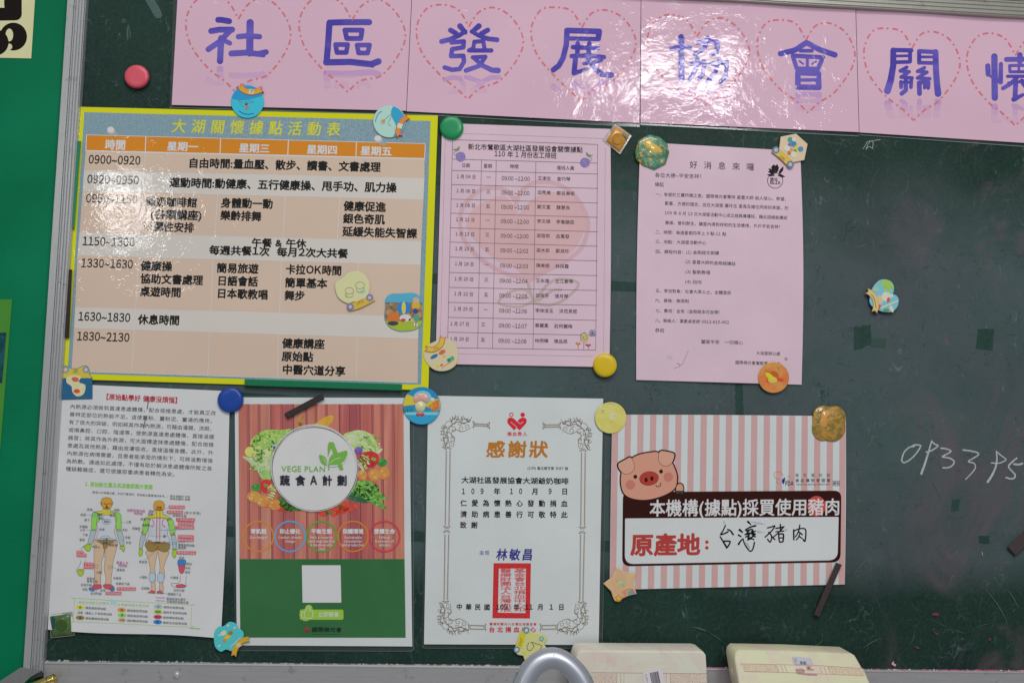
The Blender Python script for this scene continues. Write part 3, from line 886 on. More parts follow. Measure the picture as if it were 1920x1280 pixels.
# ------------------------------------------------------------------ banner
PINKL = mat(A(202, 163, 180), 'lam')
PUR = mat(A(66, 56, 150), 'lam', key='purple')
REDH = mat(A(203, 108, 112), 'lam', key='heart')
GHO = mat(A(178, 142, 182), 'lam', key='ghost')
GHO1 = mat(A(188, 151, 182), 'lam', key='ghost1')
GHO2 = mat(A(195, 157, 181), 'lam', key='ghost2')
z1, z2, z3 = cz(0, 0, 2.2857), cz(740, 0, 3.2), cz(1180, 0, 2.5946)
def S(c, k, *st):
    return [(cv(c, pts), (tuple(q / k for q in w) if isinstance(w, tuple) else w / k)) for pts, w in st]
CH = {
 '社': S(z1, 2.2857, ([(935, 86), (950, 86), (982, 92)], 25), ([(905, 134), (940, 128), (995, 128)], 25), ([(985, 134), (940, 180), (893, 212)], 24), ([(948, 165), (943, 262)], 27), ([(955, 172), (985, 186)], 20),
         ([(1072, 98), (1070, 228)], 31), ([(1022, 158), (1060, 154), (1112, 158)], 23), ([(992, 230), (1060, 226), (1105, 232), (1140, 224)], (26, 24)), ([(1100, 232), (1128, 236)], 22)),
 '區': S(z1, 2.2857, ([(1412, 98), (1480, 96), (1582, 96)], 26), ([(1412, 100), (1406, 190), (1400, 262)], 27), ([(1398, 268), (1500, 266), (1590, 276), (1622, 264)], 27), ([(1560, 272), (1596, 280)], 22),
         ([(1478, 130), (1552, 130), (1546, 166), (1486, 166), (1478, 130)], 21), ([(1438, 192), (1490, 192), (1484, 226), (1444, 226), (1438, 192)], 20), ([(1530, 194), (1584, 194), (1576, 228), (1537, 228), (1530, 194)], 20)),
 '發': S(z2, 3.2, ([(335, 182), (368, 202)], 30), ([(392, 158), (424, 196)], (34, 26)), ([(424, 190), (385, 215), (330, 238), (282, 250)], (26, 30)), ([(505, 158), (465, 192)], (34, 26)), ([(558, 182), (520, 204)], 30), ([(462, 190), (505, 215), (560, 234), (614, 240)], (24, 30)),
         ([(342, 256), (415, 250), (412, 285), (345, 296), (338, 338), (412, 336), (416, 372), (390, 415), (345, 420), (300, 406)], 27),
         ([(478, 252), (472, 290), (445, 304)], 24), ([(478, 252), (532, 248), (540, 300)], 25), ([(450, 304), (580, 304)], 26), ([(468, 345), (545, 342), (508, 396), (428, 424)], (24, 28)), ([(478, 352), (530, 396), (585, 422), (620, 424)], (24, 34))),
 '展': S(z2, 3.2, ([(1034, 184), (1228, 190), (1222, 232)], 34), ([(1045, 232), (1220, 236)], 26), ([(1034, 184), (1030, 270), (1010, 350), (985, 395), (952, 420)], 33),
         ([(1098, 262), (1096, 335)], 28), ([(1168, 262), (1164, 330)], 28), ([(1070, 284), (1220, 290)], 28), ([(1062, 338), (1160, 334), (1256, 344)], 27), ([(1086, 345), (1076, 440)], 31), ([(1076, 440), (1110, 430), (1155, 414)], (30, 20)), ([(1238, 362), (1190, 378), (1135, 382)], (26, 20)), ([(1160, 350), (1200, 412), (1245, 448), (1300, 452)], (26, 34))),
 '協': S(z3, 2.5946, ([(253, 182), (254, 385)], 30), ([(205, 238), (250, 228), (295, 232)], 24), ([(332, 208), (380, 200), (432, 206), (424, 255), (398, 268)], 24), ([(382, 186), (365, 235), (320, 266)], 23),
         ([(300, 312), (366, 302), (358, 365), (338, 385)], 22), ([(332, 285), (322, 345), (292, 388)], 21), ([(392, 312), (475, 302), (468, 372), (444, 398)], 22), ([(438, 285), (420, 350), (378, 400)], 21)),
 '會': S(z3, 2.5946, ([(862, 208), (805, 245), (736, 262)], (26, 27)), ([(862, 208), (925, 242), (1000, 268)], (26, 27)), ([(832, 248), (888, 248)], 18), ([(796, 276), (815, 335), (918, 336), (942, 280), (796, 272)], 21), ([(866, 275), (866, 335)], 15), ([(828, 298), (846, 312)], 9), ([(908, 300), (890, 312)], 9),
         ([(820, 356), (820, 424), (922, 426), (920, 358), (820, 354)], 27), ([(820, 390), (922, 390)], 17)),
 '關': S(z3, 2.5946, ([(1282, 244), (1372, 246)], 21), ([(1284, 246), (1284, 320), (1272, 390), (1256, 442)], (28, 34)), ([(1366, 248), (1366, 300)], 19), ([(1284, 274), (1366, 272)], 13), ([(1284, 304), (1362, 302)], 18),
         ([(1410, 250), (1490, 254)], 21), ([(1490, 254), (1492, 340), (1496, 400), (1502, 456)], (28, 32)), ([(1410, 250), (1410, 306)], 20), ([(1410, 278), (1490, 278)], 13), ([(1412, 306), (1490, 308)], 18),
         ([(1350, 328), (1318, 346), (1362, 350), (1322, 376), (1376, 380)], 17), ([(1322, 400), (1322, 425)], 19), ([(1345, 392), (1345, 440), (1325, 456)], 21), ([(1372, 392), (1370, 425)], 18), ([(1322, 402), (1372, 400)], 14),
         ([(1436, 330), (1402, 348), (1448, 352), (1402, 380), (1462, 384)], 17), ([(1410, 404), (1412, 456)], 23), ([(1410, 402), (1456, 402), (1454, 428)], 19), ([(1438, 395), (1436, 428)], 16)),
 '懷': S(z3, 2.5946, ([(1776, 276), (1778, 476)], 31), ([(1744, 322), (1746, 362)], (26, 24)), ([(1808, 312), (1806, 400)], (20, 24)), ([(1800, 400), (1746, 364)], 12), ([(1835, 290), (1990, 288)], 24), ([(1900, 268), (1900, 300)], 26),
         ([(1850, 320), (1980, 318), (1976, 350), (1852, 350), (1850, 320)], 15), ([(1895, 320), (1895, 350)], 12), ([(1840, 372), (1990, 372)], 16), ([(1885, 380), (1850, 412), (1818, 430)], 20), ([(1845, 405), (1900, 398)], 15), ([(1880, 398), (1876, 482)], 24), ([(1870, 484), (1915, 462)], (24, 16)), ([(1910, 395), (1950, 450), (2000, 470)], 24)),
}
def heart_pts(L, Rr, nx_, ny_, bx, by, top, tilt):
    """closed outline starting at the notch, going over the right lobe"""
    W_ = Rr - L; H_ = by - top; sl = tilt
    base = [(nx_, ny_), (nx_ + .10 * W_, ny_ - .16 * H_), (nx_ + .25 * W_, top + .01 * H_ + sl * .2 * W_), (nx_ + .41 * W_, ny_ - .10 * H_ + sl * .4 * W_), (Rr, ny_ + .12 * H_ + sl * .4 * W_), (Rr - .05 * W_, ny_ + .34 * H_), (Rr - .22 * W_, ny_ + .58 * H_), (bx + .12 * W_, by - .12 * H_), (bx, by)]
    left = [(bx - .12 * W_, by - .13 * H_), (L + .22 * W_, ny_ + .52 * H_), (L + .05 * W_, ny_ + .28 * H_), (L, ny_ + .02 * H_), (L + .09 * W_, ny_ - .18 * H_ - sl * .2 * W_), (nx_ - .25 * W_, top - .01 * H_ - sl * .2 * W_), (nx_ - .10 * W_, ny_ - .18 * H_), (nx_, ny_)]
    return smooth(base, 14) + smooth([(bx, by)] + left, 14)[1:]
def dashes(pts, pat=((0.0, 10.5), (17.0, 3.6)), period=27.3):
    segs = []
    cum = [0]
    for a, b in zip(pts[:-1], pts[1:]): cum.append(cum[-1] + math.hypot(b[0] - a[0], b[1] - a[1]))
    T_ = cum[-1]; n = round(T_ / period); per = T_ / n
    def at(s_):
        s_ = min(max(s_, 0), T_ - 1e-6)
        import bisect
        i = bisect.bisect_right(cum, s_) - 1; t = (s_ - cum[i]) / max(1e-9, cum[i + 1] - cum[i])
        return (pts[i][0] + (pts[i + 1][0] - pts[i][0]) * t, pts[i][1] + (pts[i + 1][1] - pts[i][1]) * t)
    for k in range(n):
        for o, l in pat:
            s0 = k * per + o; m_ = max(1, int(l / 3.5))
            segs.append([at(s0 + l * q / m_) for q in range(m_ + 1)])
    return segs
banner_specs = [
 ([(334.5, -34), (772.5, -22), (761.5, 208), (322, 197)], ['社', '區'], [(348.6, 545, 447, 36, 443, 174, -6, .03), (561, 760, 660, 38, 652, 173, -4, .03)], 'pink laminated banner page with the first two big purple characters, above the schedule'),
 ([(773.5, -22), (1201.5, -8), (1199, 231), (762.5, 209)], ['發', '展'], [(781, 981, 879, 50, 877, 186, 12, .03), (996, 1192, 1091, 52, 1089.5, 190, 17, .03)], 'pink laminated banner page with two big purple characters, above the duty roster'),
 ([(1202.5, -9), (1604, 15), (1610.5, 248), (1201, 230)], ['協', '會'], [(1214, 1405, 1307, 69, 1320, 201, 31, .04), (1420, 1603, 1511, 76, 1515, 212, 41, .04)], 'pink laminated banner page with a bright light reflection over its left purple character'),
 ([(1605, 15), (1990, 38), (1990, 272.5), (1611.5, 248.5)], ['關', '懷'], [(1620, 1800, 1710, 91, 1713, 226, 57, .05), (1813, 2000, 1904, 104, 1904, 236, 66, .05)], 'pink laminated banner page at the right end, its last character cut by the picture edge'),
]
for bi, (cor, chars, hearts, lab) in enumerate(banner_specs):
    s = Sheet('banner_page', lab, 'banner page', cor, PINKL, off=0.0012 + 0.0003 * (bi % 2), wave=wav(.0012, 1.5, .0006, 1.0, bi * 1.7, .0010), group='pink laminated banner pages along the top', thick=.0003)
    # clear laminate rim below and beside the page
    tl, tr, br, bl_ = cor
    rim = [(tl[0] - (8 if bi == 0 else .2), tl[1]), (tr[0], tr[1]), (br[0], br[1] + 7.5), (bl_[0] - (4 if bi == 0 else .2), bl_[1] + 4.5)]
    RA = Art(s.root, const(0.0009 + 0.00008 * bi)); RA.quad('laminate_film', clear_mat(), rim, 0, 30)
    RA.line('laminate_edge', mat(A(120, 140, 136), 'ink', key='rim'), [rim[3], rim[2]], .9, 1); RA.build()
    for ch in chars:
        st = CH[ch]
        s.art.sdf('character', PUR, f_strokes(st), bbs(st), 1.1, 2)
        # mirrored ghost beneath, part of the print
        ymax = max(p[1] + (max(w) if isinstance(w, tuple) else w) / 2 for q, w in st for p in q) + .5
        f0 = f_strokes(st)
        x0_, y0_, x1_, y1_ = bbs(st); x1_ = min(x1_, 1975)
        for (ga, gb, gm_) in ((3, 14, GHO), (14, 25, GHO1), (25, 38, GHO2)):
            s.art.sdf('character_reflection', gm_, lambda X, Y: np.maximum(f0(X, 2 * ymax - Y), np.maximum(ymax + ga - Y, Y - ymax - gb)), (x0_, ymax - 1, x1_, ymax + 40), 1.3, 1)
        s.art.build(); s.art.parts = {}
    for h in hearts:
        for d in dashes(heart_pts(*h)):
            s.art.line('heart_outline', REDH, d, 3.1, 3)
        s.art.build(); s.art.parts = {}

# ------------------------------------------------------------------ schedule poster
YEL = mat(A(212, 212, 8), 'lamflat', key='yel')
SCH = Sheet('schedule_poster', 'yellow bordered weekly activity timetable with orange header row, left of centre', 'poster',
            [(147.5, 200.5), (821, 217), (803, 731.5), (112, 710)], YEL, off=0.0014, wave=wav(.0012, 1.0, .0008, 1.0, .5), thick=.0004)
a = SCH.art
a.quad('blue_ground', mat(A(122, 148, 158), 'corkprint'), [(158, 210.5), (807.4, 227), (789.5, 721), (126.5, 699.5)], 1)
TLx = [(162, 253), (161, 283), (157.4, 320.6), (155, 358), (149, 436.7), (145.3, 478), (140.8, 576.5), (139, 614), (134, 695.5)]
TRx = [(797.6, 269.5), (796, 298), (795.7, 335), (794, 373.4), (790, 453), (788.7, 495.8), (785.5, 594), (784, 633.7), (783, 717)]
def tp(u, r):
    i = int(min(r, 7.9999)); t = r - i
    l = [TLx[i][k] * (1 - t) + TLx[i + 1][k] * t for k in (0, 1)]; q = [TRx[i][k] * (1 - t) + TRx[i + 1][k] * t for k in (0, 1)]
    return (l[0] + (q[0] - l[0]) * u, l[1] + (q[1] - l[1]) * u)
beige = mat((.88, .68, .53), 'lamflat', key='b'); light = mat((.88, .83, .75), 'lamflat', key='l'); orange = mat(A(208, 124, 26), 'lamflat', key='o'); wht = mat(A(222, 214, 206), 'lamflat', key='w')
rows = [orange, beige, light, beige, light, beige, light, beige]
for i, m_ in enumerate(rows):
    a.quad(a.new('row_fill'), m_, [tp(0, i), tp(1, i), tp(1, i + 1), tp(0, i + 1)], 2)
    a.build() if False else None
for i in range(0, 9): a.line('table_rule', wht, [tp(0, i), tp(1, i)], 2.6 if i == 1 else 1.1, 3, 8)
a.line('table_rule', wht, [tp(0, 0), tp(0, 1)], 1.6, 4)
def col(us, r0, r1, w_=1.1): a.line('table_rule', wht, [tp(us[0], r0), tp(us[1], r1)], w_, 4, 8)
col((.1754, .1752), 0, 1, 1.8); col((.396, .396), 0, 1, 1.8); col((.596, .596), 0, 1, 1.8); col((.797, .797), 0, 1, 1.8); a.line('table_rule', wht, [tp(1, 0), tp(1, 1)], 1.4, 4)
col((.1752, .1738), 1, 8)
for r0, r1, us in ((3, 4, (.396, .5947, .754)), (5, 6, (.395, .5945, .819)), (7, 8, (.394, .594, .823))):
    for u_ in us: col((u_, u_), r0, r1)
T = a.text
titm = mat(A(206, 214, 40), 'lamflat', key='tit')
for k, ch in enumerate('大湖關懷據點活動表'):
    T('title_lettering', titm, ch, 321.5 + 36.2 * k, 236 + .75 * k, 28, 27, bold=.012, layer=3, shear=.10)
hw = mat(A(226, 222, 214), 'lamflat', key='hw')
T('header_lettering', hw, '時間', 197, 271, 20, 39, bold=.03, layer=4)
for t_, x_, x2, y_ in (('星期一', 313, 372, 274), ('星期三', 448, 506, 277.3), ('星期四', 575, 633, 280), ('星期五', 675.7, 735, 282.5)):
    T('header_lettering', hw, t_, x_, y_, 18, x2 - x_, bold=.03, layer=4)
BK = mat(A(18, 18, 18), 'lamflat', key='bk')
for t_, x_, x2, y_ in (('0900~0920', 165.6, 264, 299), ('0920~0950', 163, 261, 336), ('0950~1150', 160.5, 258.5, 372), ('1150~1300', 154.4, 253, 452), ('1330~1630', 152, 250, 493), ('1630~1830', 146.5, 245, 593), ('1830~2130', 144, 243.5, 630)):
    T('time_lettering', BK, t_, x_, y_, 21.5, x2 - x_, bold=.02, layer=3)
for t_, x_, x2, y_, y2, h in (('自由時間:量血壓、散步、讀書、文書處理', 353, 714, 305.5, 313.5, 19.5), ('運動時間:動健康、五行健康操、甩手功、肌力操', 317.5, 744, 342, 352, 19.5),
    ('爺奶咖啡館', 272.8, 370, 377.5, 380, 19.5), ('(各類講座)', 281.7, 379, 401.5, 404, 19.5), ('彈性安排', 288, 364, 424.5, 427, 19.5),
    ('身體動一動', 414, 512, 380, 382.5, 19.5), ('樂齡排舞', 413, 490.5, 403.5, 406, 19.5), ('健康促進', 644, 723.7, 386, 388.5, 19.5), ('銀色奇肌', 643, 722, 409.5, 411.8, 19.5), ('延緩失能失智課', 641.7, 782.3, 433.5, 438, 19.5),
    ('午餐 & 午休', 471.7, 574.4, 454.5, 457, 17.5), ('每週共餐1次  每月2次大共餐', 392, 653, 468.5, 475.5, 18.5),
    ('健康操', 263.6, 323, 498, 499.5, 19.5), ('協助文書處理', 263, 381, 522, 525.5, 19.5), ('桌遊時間', 262, 340, 546, 548.3, 19.5),
    ('簡易旅遊', 406, 485, 502, 504, 19.5), ('日語會話', 407, 484, 526, 528, 19.5), ('日本歌教唱', 406, 503, 549.5, 552.5, 19.5),
    ('卡拉OK時間', 535.5, 641, 504.5, 507.5, 19.5), ('簡單基本', 534, 614, 529.5, 531.7, 19.5), ('舞步', 533, 572, 553.5, 554.5, 19.5), ('休息時間', 258.6, 337, 598.5, 600.5, 19.5),
    ('健康講座', 529, 609, 643, 645, 19.5), ('原始點', 528, 587.6, 667.7, 669, 19.5), ('中醫穴道分享', 529, 648, 692, 696, 19.5)):
    T('cell_lettering', BK, t_, x_, y_, h, x2 - x_, y1=y2, bold=.033, layer=3)
for q_ in ([(271, 416), (284, 431)], [(284, 416), (271, 431)]): a.line('cell_mark', BK, q_, 1.3, 3 if q_[0][0] < 280 else 4)
for q_ in ((277.5, 417), (277.5, 430), (270.5, 423.5), (284.5, 423.5)): a.ell('cell_mark', BK, *q_, 1.3, layer=5, n=8)
for x_, y_ in ((208, 245), (709, 341 - 80)):
    a.ell('pin_print', mat(A(150, 150, 142), 'lamflat', key='pg'), x_ + 7, y_ + 6, 9, 5, .5, layer=3); a.ell('pin_print', mat(A(168, 170, 172), 'lamflat', key='p1'), x_, y_, 8.3, 7.4, .6, layer=4); a.ell('pin_print', mat(A(205, 208, 212), 'lamflat', key='p2'), x_ - .5, y_ - 1.5, 6.2, 5.2, layer=5)
a.build()

# ------------------------------------------------------------------ duty roster (pink)
PK = mat((.92, .69, .79), 'paper')
ROS = Sheet('duty_roster', 'pink volunteer duty table with a faded heart and leaves printed behind its rows', 'notice',
            [(829, 231), (1144.5, 242), (1142.5, 688), (816.5, 682)], PK, off=0.0012, wave=wav(.0012, .8, .0008, 1.0, 1.0, .0004), edge_bow=lambda u, v: (2.0 * u * math.sin(math.pi * v), 0))
a = ROS.art; T = a.text
GY = mat(A(92, 88, 100), 'ink'); GYL = mat(A(150, 135, 150), 'ink')
c = cz(810, 220, 5.119); c2 = cz(800, 440, 4.739)
# watermark heart
hm = mat((.90, .58, .60), 'paper', key='wm'); hm2 = mat((.86, .55, .61), 'paper', key='wm2'); stm = mat((.70, .55, .53), 'paper', key='stem')
ring = smooth([(963, 372), (950, 358), (928, 352), (900, 357), (875, 378), (863, 405), (866, 440), (885, 470), (915, 495), (950, 513), (985, 522)], 6)
ring2 = smooth([(967, 386), (975, 362), (995, 345), (1020, 341), (1050, 347), (1080, 370), (1100, 405), (1102, 430), (1090, 465), (1060, 490), (1020, 510), (990, 528)], 6)
st = [(ring, 8), (ring2, 8)]
body = smooth([(965, 388), (945, 368), (915, 375), (885, 395), (875, 425), (900, 462), (935, 490), (968, 505), (992, 528), (1025, 505), (1070, 475), (1095, 435), (1097, 405), (1075, 372), (1040, 360), (1000, 372), (975, 400)], 5, True)
a.sdf('heart_print', hm2, f_strokes(st), bbs(st), 1.4, 1)
fb = f_poly(body); fs_ = f_strokes(st)
a.sdf('heart_print', hm, lambda X, Y: np.maximum(fb(X, Y), -fs_(X, Y)), bb(body), 1.4, 1)
st = [(smooth([(991, 505), (990, 530), (1000, 565)], 5), 6), (smooth([(1002, 562), (975, 575), (935, 568), (955, 548), (985, 543), (1002, 562)], 6), 5), (smooth([(1002, 566), (1025, 535), (1050, 523), (1085, 532), (1060, 560), (1030, 572), (1002, 568)], 6), 5), (smooth([(970, 560), (990, 558)], 3), 5), (smooth([(1010, 563), (1035, 545), (1052, 543)], 5), 5)]
f2 = f_strokes(st)
a.sdf('leaf_print', stm, lambda X, Y: np.maximum(f2(X, Y), -np.minimum(fb(X, Y), fs_(X, Y))), bbs(st), 1.0, 1)
for p in ([(835, 250), (825, 661)], [(868, 250.5), (1131, 260)], [(1135, 278), (1131.7, 667)], [(859, 663), (1112, 668)]): a.line('page_rule', GYL, p, .55, 2)
RL = [(848.7, 262), (848, 298.5), (847.5, 319.6), (846.7, 346), (846, 373.3), (844.8, 399.7), (844, 427), (843.2, 453.8), (843, 482), (842.6, 510.7), (841.4, 538.5), (840.5, 566.6), (840, 594.7), (839.5, 622.5), (839, 651.6)]
RR = [(1120.6, 271), (1120.6, 306), (1121, 326.5), (1121, 353.4), (1121, 380.6), (1120.8, 407.5), (1120.5, 434.5), (1120.3, 461.6), (1120.3, 489), (1120.2, 516.6), (1119.7, 544.5), (1119.2, 572.3), (1118.6, 600.4), (1118, 628.4), (1117, 656)]
for l, r_ in zip(RL, RR): a.line('table_rule', GY, [l, r_], .75, 3)
a.line('table_rule', GY, [RL[0], RL[-1]], .75, 3); a.line('table_rule', GY, [RR[0], RR[-1]], .75, 3)
for p in ([(902.8, 300.5), (895.6, 652.8)], [(930.5, 301.5), (923.4, 653.5)], [(1004.8, 303.8), (999.4, 654.6)]): a.line('table_rule', GY, p, .75, 3)
T('title_lettering', INK, '新北市鶯歌區大湖社區發展協會關懷據點', 877.4, 275, 12.3, 215.6, y1=281, bold=.008, layer=3)
T('title_lettering', INK, '110 年 1 月份志工排班', 926.8, 288.5, 12.3, 117, y1=292, bold=.008, layer=3)
I2 = mat(A(38, 34, 42), 'ink')
for t_, x_, x2, y_ in (('日期', 865.7, 881.3, 310), ('星期', 906.7, 923, 311), ('時間', 956, 972.5, 312), ('值班人員', 1043.8, 1077, 314.4)): T('header_lettering', I2, t_, x_, y_, 8.4, x2 - x_, layer=3)
roster = [('04', '一', '00', '王渝生', '查巧琴'), ('06', '三', '00', '邱秀美', '鄭呂美郁'), ('08', '五', '00', '鄭文富', '魏慧良'), ('11', '一', '00', '李文順', '李詹韻茹'), ('13', '三', '00', '梁陸郎', '呂萬發'), ('15', '五', '02', '梁木郎', '鄭淑珍'), ('18', '一', '03', '陳美娥', '林採霞'), ('20', '三', '04', '王永雄', '王江素琴'), ('22', '五', '05', '邱淑芬', '張月琴'), ('25', '一', '06', '李徐佳玉', '洪范見密'), ('27', '三', '07', '蔡麗鳳', '莊柯麗梅'), ('29', '五', '08', '林炳樺', '陳品辰')]
for i, (d, w_, t_, n1_, n2_) in enumerate(roster):
    ym = (RL[i + 2][1] + RL[i + 3][1]) / 2; s_ = -.62 * i
    xl = 856.5 + s_ - (6 if i >= 10 else 0)
    T('row_lettering', I2, '1 月 %s 日' % d, xl, ym - 2, 8.6, 36, layer=3)
    T('row_lettering', I2, w_, 912 + s_ - (4 if i >= 10 else 0), ym - .5, 8.6, 8.6, layer=3)
    T('row_lettering', I2, '09:00 ~12:%s' % t_, 940.5 + s_ * .9, ym + 1.6, 10.4, 53, layer=3, y1=ym + 3)
    w1 = 8.5 * len(n1_); T('row_lettering', I2, n1_, 1008 + s_ * .8, ym + 1.2, 8.4, w1, layer=3)
    T('row_lettering', I2, n2_, 1008 + s_ * .8 + w1 + 10.5, ym + 2.4, 8.4, 8.6 * len(n2_), layer=3)
for x_, y_, sg in ((863.8, 294, 1), (1097, 305, -1)):
    a.ell(a.new('berry_print'), mat(A(96, 80, 140), 'mottle', 900, A(150, 135, 185)), x_, y_, 9.2, layer=4)
    a.poly(a.new('berry_print'), mat(A(110, 135, 100), 'ink'), smooth([(x_ - 8 * sg, y_ - 11), (x_ - 15 * sg, y_ - 14), (x_ - 8 * sg, y_ - 15), (x_ - 2 * sg, y_ - 20), (x_ - 3 * sg, y_ - 13)], 4, True), 4)
    a.line(a.new('berry_print'), mat(A(130, 130, 115), 'ink'), smooth([(x_ - 8 * sg, y_ - 11), (x_ - 13 * sg, y_ - 7), (x_ - 10 * sg, y_ - 3), (x_ - 7 * sg, y_ - 7)], 5), .8, 5)
a.ell('flower_print', mat(A(186, 170, 110), 'paper', key='f'), 1097, 633, 7, 8.5, layer=4); 
a.line('flower_print', GY, smooth([(1090, 640), (1089, 628), (1096, 623), (1101, 631), (1097, 637), (1093, 632), (1096, 630)], 5), .8, 5)
a.line('flower_print', GY, [(1095, 641), (1094.5, 655)], .8, 5)
for x_, y_, cc in ((1084, 645, (196, 120, 60)), (1103, 648, (168, 70, 96))):
    a.poly('flower_print', mat(A(*cc), 'ink'), [(x_ - 6, y_ - 2), (x_ - 2, y_ - 4), (x_, y_ - 1.5), (x_ + 2.5, y_ - 4), (x_ + 5.5, y_ - 1), (x_, y_ + 2)], 5); a.line('flower_print', GY, [(x_, y_ + 2), (x_, 655)], .7, 5)
for k in range(6):
    q = k * 1.047; a.line('flower_print', mat(A(90, 110, 140), 'ink'), smooth([(1111, 624), (1111 + 6 * math.cos(q - .3), 624 + 6 * math.sin(q - .3)), (1111 + 6 * math.cos(q + .3), 624 + 6 * math.sin(q + .3)), (1111, 624)], 4), .7, 5 + k % 3)
a.build()

# ------------------------------------------------------------------ good-news notice (pink)
NOT = Sheet('meeting_notice', 'plain pink sheet of small black writing with a lotus emblem, right of the duty table', 'notice',
            [(1200.5, 266.5), (1500.5, 283.5), (1503, 721), (1193, 712)], PK, off=0.0012, wave=wav(.0016, 1.2, .0006, 1.2, 2.2, .0004), edge_bow=lambda u, v: ((4.5 * u - 2.5 * (1 - u)) * math.sin(math.pi * v), 0))
a = NOT.art; T = a.text
I3 = mat(A(44, 38, 46), 'ink')
for k, ch in enumerate('好消息來囉'): T('title_lettering', INK, ch, 1293 + 26.6 * k, 308.5 + 1.05 * k, 15, 15, bold=.0, layer=2)
for t_, x_, x2, y_, y2, h in (('各位大德~平安吉祥！', 1227.9, 1321, 328.3, 331, 9.2), ('緣起', 1227.9, 1244.8, 345.5, 346.2, 8.6),
    ('一、有感於三寶所賜之恩，國際佛光會秉持 星雲大師 給人信心、希望、', 1228.8, 1479, 364, 373.5, 7.7), ('歡喜、方便的理念，且在大湖里 蕭玲玉 里長及諸位同修的承諾，於', 1246.4, 1479, 381, 390.4, 7.7),
    ('109 年 8 月 13 日大湖里活動中心成立經典導讀班，藉此因緣能廣結', 1246, 1476.5, 399, 408.4, 7.7), ('善緣、普利群生，讓里內得到祥和的生活情境，戶戶平安吉祥！', 1246.8, 1468, 417.3, 425.5, 7.7),
    ('二、時間：每週星期四早上 9 點-11 點', 1228.4, 1362, 435, 438.8, 7.7), ('三、地點：大湖里活動中心', 1228.4, 1324.5, 452.9, 455.4, 7.7), ('四、課程內容：(1) 金剛經文朗讀', 1228.8, 1348.4, 471.4, 474.4, 7.7),
    ('(2) 星雲大師的金剛經講話', 1284.6, 1379.5, 490.5, 494.6, 7.7), ('(3) 聖歌教唱', 1284.6, 1332, 509.3, 511, 7.7), ('(4) 回向', 1284.2, 1316, 528, 529, 7.7),
    ('五、參加對象：社會大眾人士、全體里民', 1228.8, 1371.4, 544.6, 549, 7.7), ('六、資格：無限制', 1228, 1292, 563, 564.5, 7.7), ('七、費用：全免（金剛經本可自帶）', 1228.8, 1354.7, 582, 585.6, 7.7),
    ('八、聯絡人：葉素貞老師 0912-815-492', 1228, 1367.3, 600.5, 604.3, 7.7), ('恭祝', 1228, 1246, 619, 619.6, 8.8), ('闔家平安　一切順心', 1314.5, 1393, 640.3, 642.2, 8.2),
    ('大湖里辦公處', 1417.7, 1463, 661.5, 663, 7.5), ('白', 1470.5, 1477, 672.4, 672.6, 6.6), ('國際佛光會鶯歌第一分會', 1378.5, 1463, 679, 682, 7.5)):
    T('lettering', I3, t_, x_, y_, h, x2 - x_, y1=y2, layer=2)
c = cz(1180, 240, 5.12)
LG = mat(A(38, 34, 40), 'ink')
a.line('lotus_emblem', LG, circ(*c(1400, 505), 14.4, 36) + [circ(*c(1400, 505), 14.4, 36)[0]], 1.0, 2)
for q in ([(1400, 440), (1370, 410), (1362, 375), (1385, 350), (1400, 362)], [(1402, 440), (1400, 365), (1420, 348), (1436, 380), (1428, 415)], [(1432, 440), (1440, 410), (1460, 385), (1480, 368), (1478, 405), (1455, 435)],
          [(1390, 440), (1355, 420), (1335, 390), (1350, 390), (1378, 405)], [(1395, 452), (1360, 440), (1330, 418), (1345, 412), (1380, 425)], [(1400, 458), (1350, 465), (1320, 445), (1360, 442)], [(1420, 455), (1450, 440), (1498, 468), (1465, 475)]):
    a.poly('lotus_emblem', LG, cv(c, q), 3)
T('lotus_emblem', LG, '佛光', *c(1350, 490), 6.6, 15, bold=.01, layer=3); T('lotus_emblem', LG, 'BLIA', *c(1352, 522), 8.2, 19.5, bold=.02, layer=3)
a.line('pencil_mark', mat(A(150, 120, 135), 'ink', key='pm'), smooth(cv(cz(1180, 480, 4.922), [(412, 1038), (470, 1010), (440, 985), (480, 1005), (520, 930), (545, 870)]), 4), .8, 2)
a.ell('stain', mat(A(190, 165, 182), 'paper', key='stain'), *cz(1180, 480, 4.922)(375, 932), 6, 4, .3, 1)
a.build()

# ------------------------------------------------------------------ health leaflet (white)
WP = mat(A(196, 203, 214), 'paper')
def hw_wave(u, v):
    crease = .0022 * np.exp(-((u - .5) / .10) ** 2) * np.exp(-((v - .07) / .12) ** 2)
    return .0008 * (0.5 + .5 * np.sin(7 * u + 2 * v)) + .001 * (.5 + .5 * np.sin(5 * v + 1)) + crease + .0025 * np.maximum(0, v - .85) ** 2 * 30
HEA = Sheet('health_leaflet', 'white leaflet with printed paragraphs above two coloured body diagrams, lower left', 'leaflet',
            [(116, 719), (431, 733), (414, 1196), (89.5, 1179.5)], WP, off=0.0012, wave=hw_wave, edge_bow=lambda u, v: (2.5 * u * math.sin(math.pi * v) , 2.0 * v * math.sin(math.pi * u * 2)), step=6.0)
a = HEA.art; T = a.text
T('title_lettering', mat(A(170, 40, 58), 'ink'), '【原始點學好 健康沒煩惱】', 192, 743, 12.3, 148, y1=750.5, bold=.018, layer=3)
I4 = mat(A(56, 58, 66), 'ink')
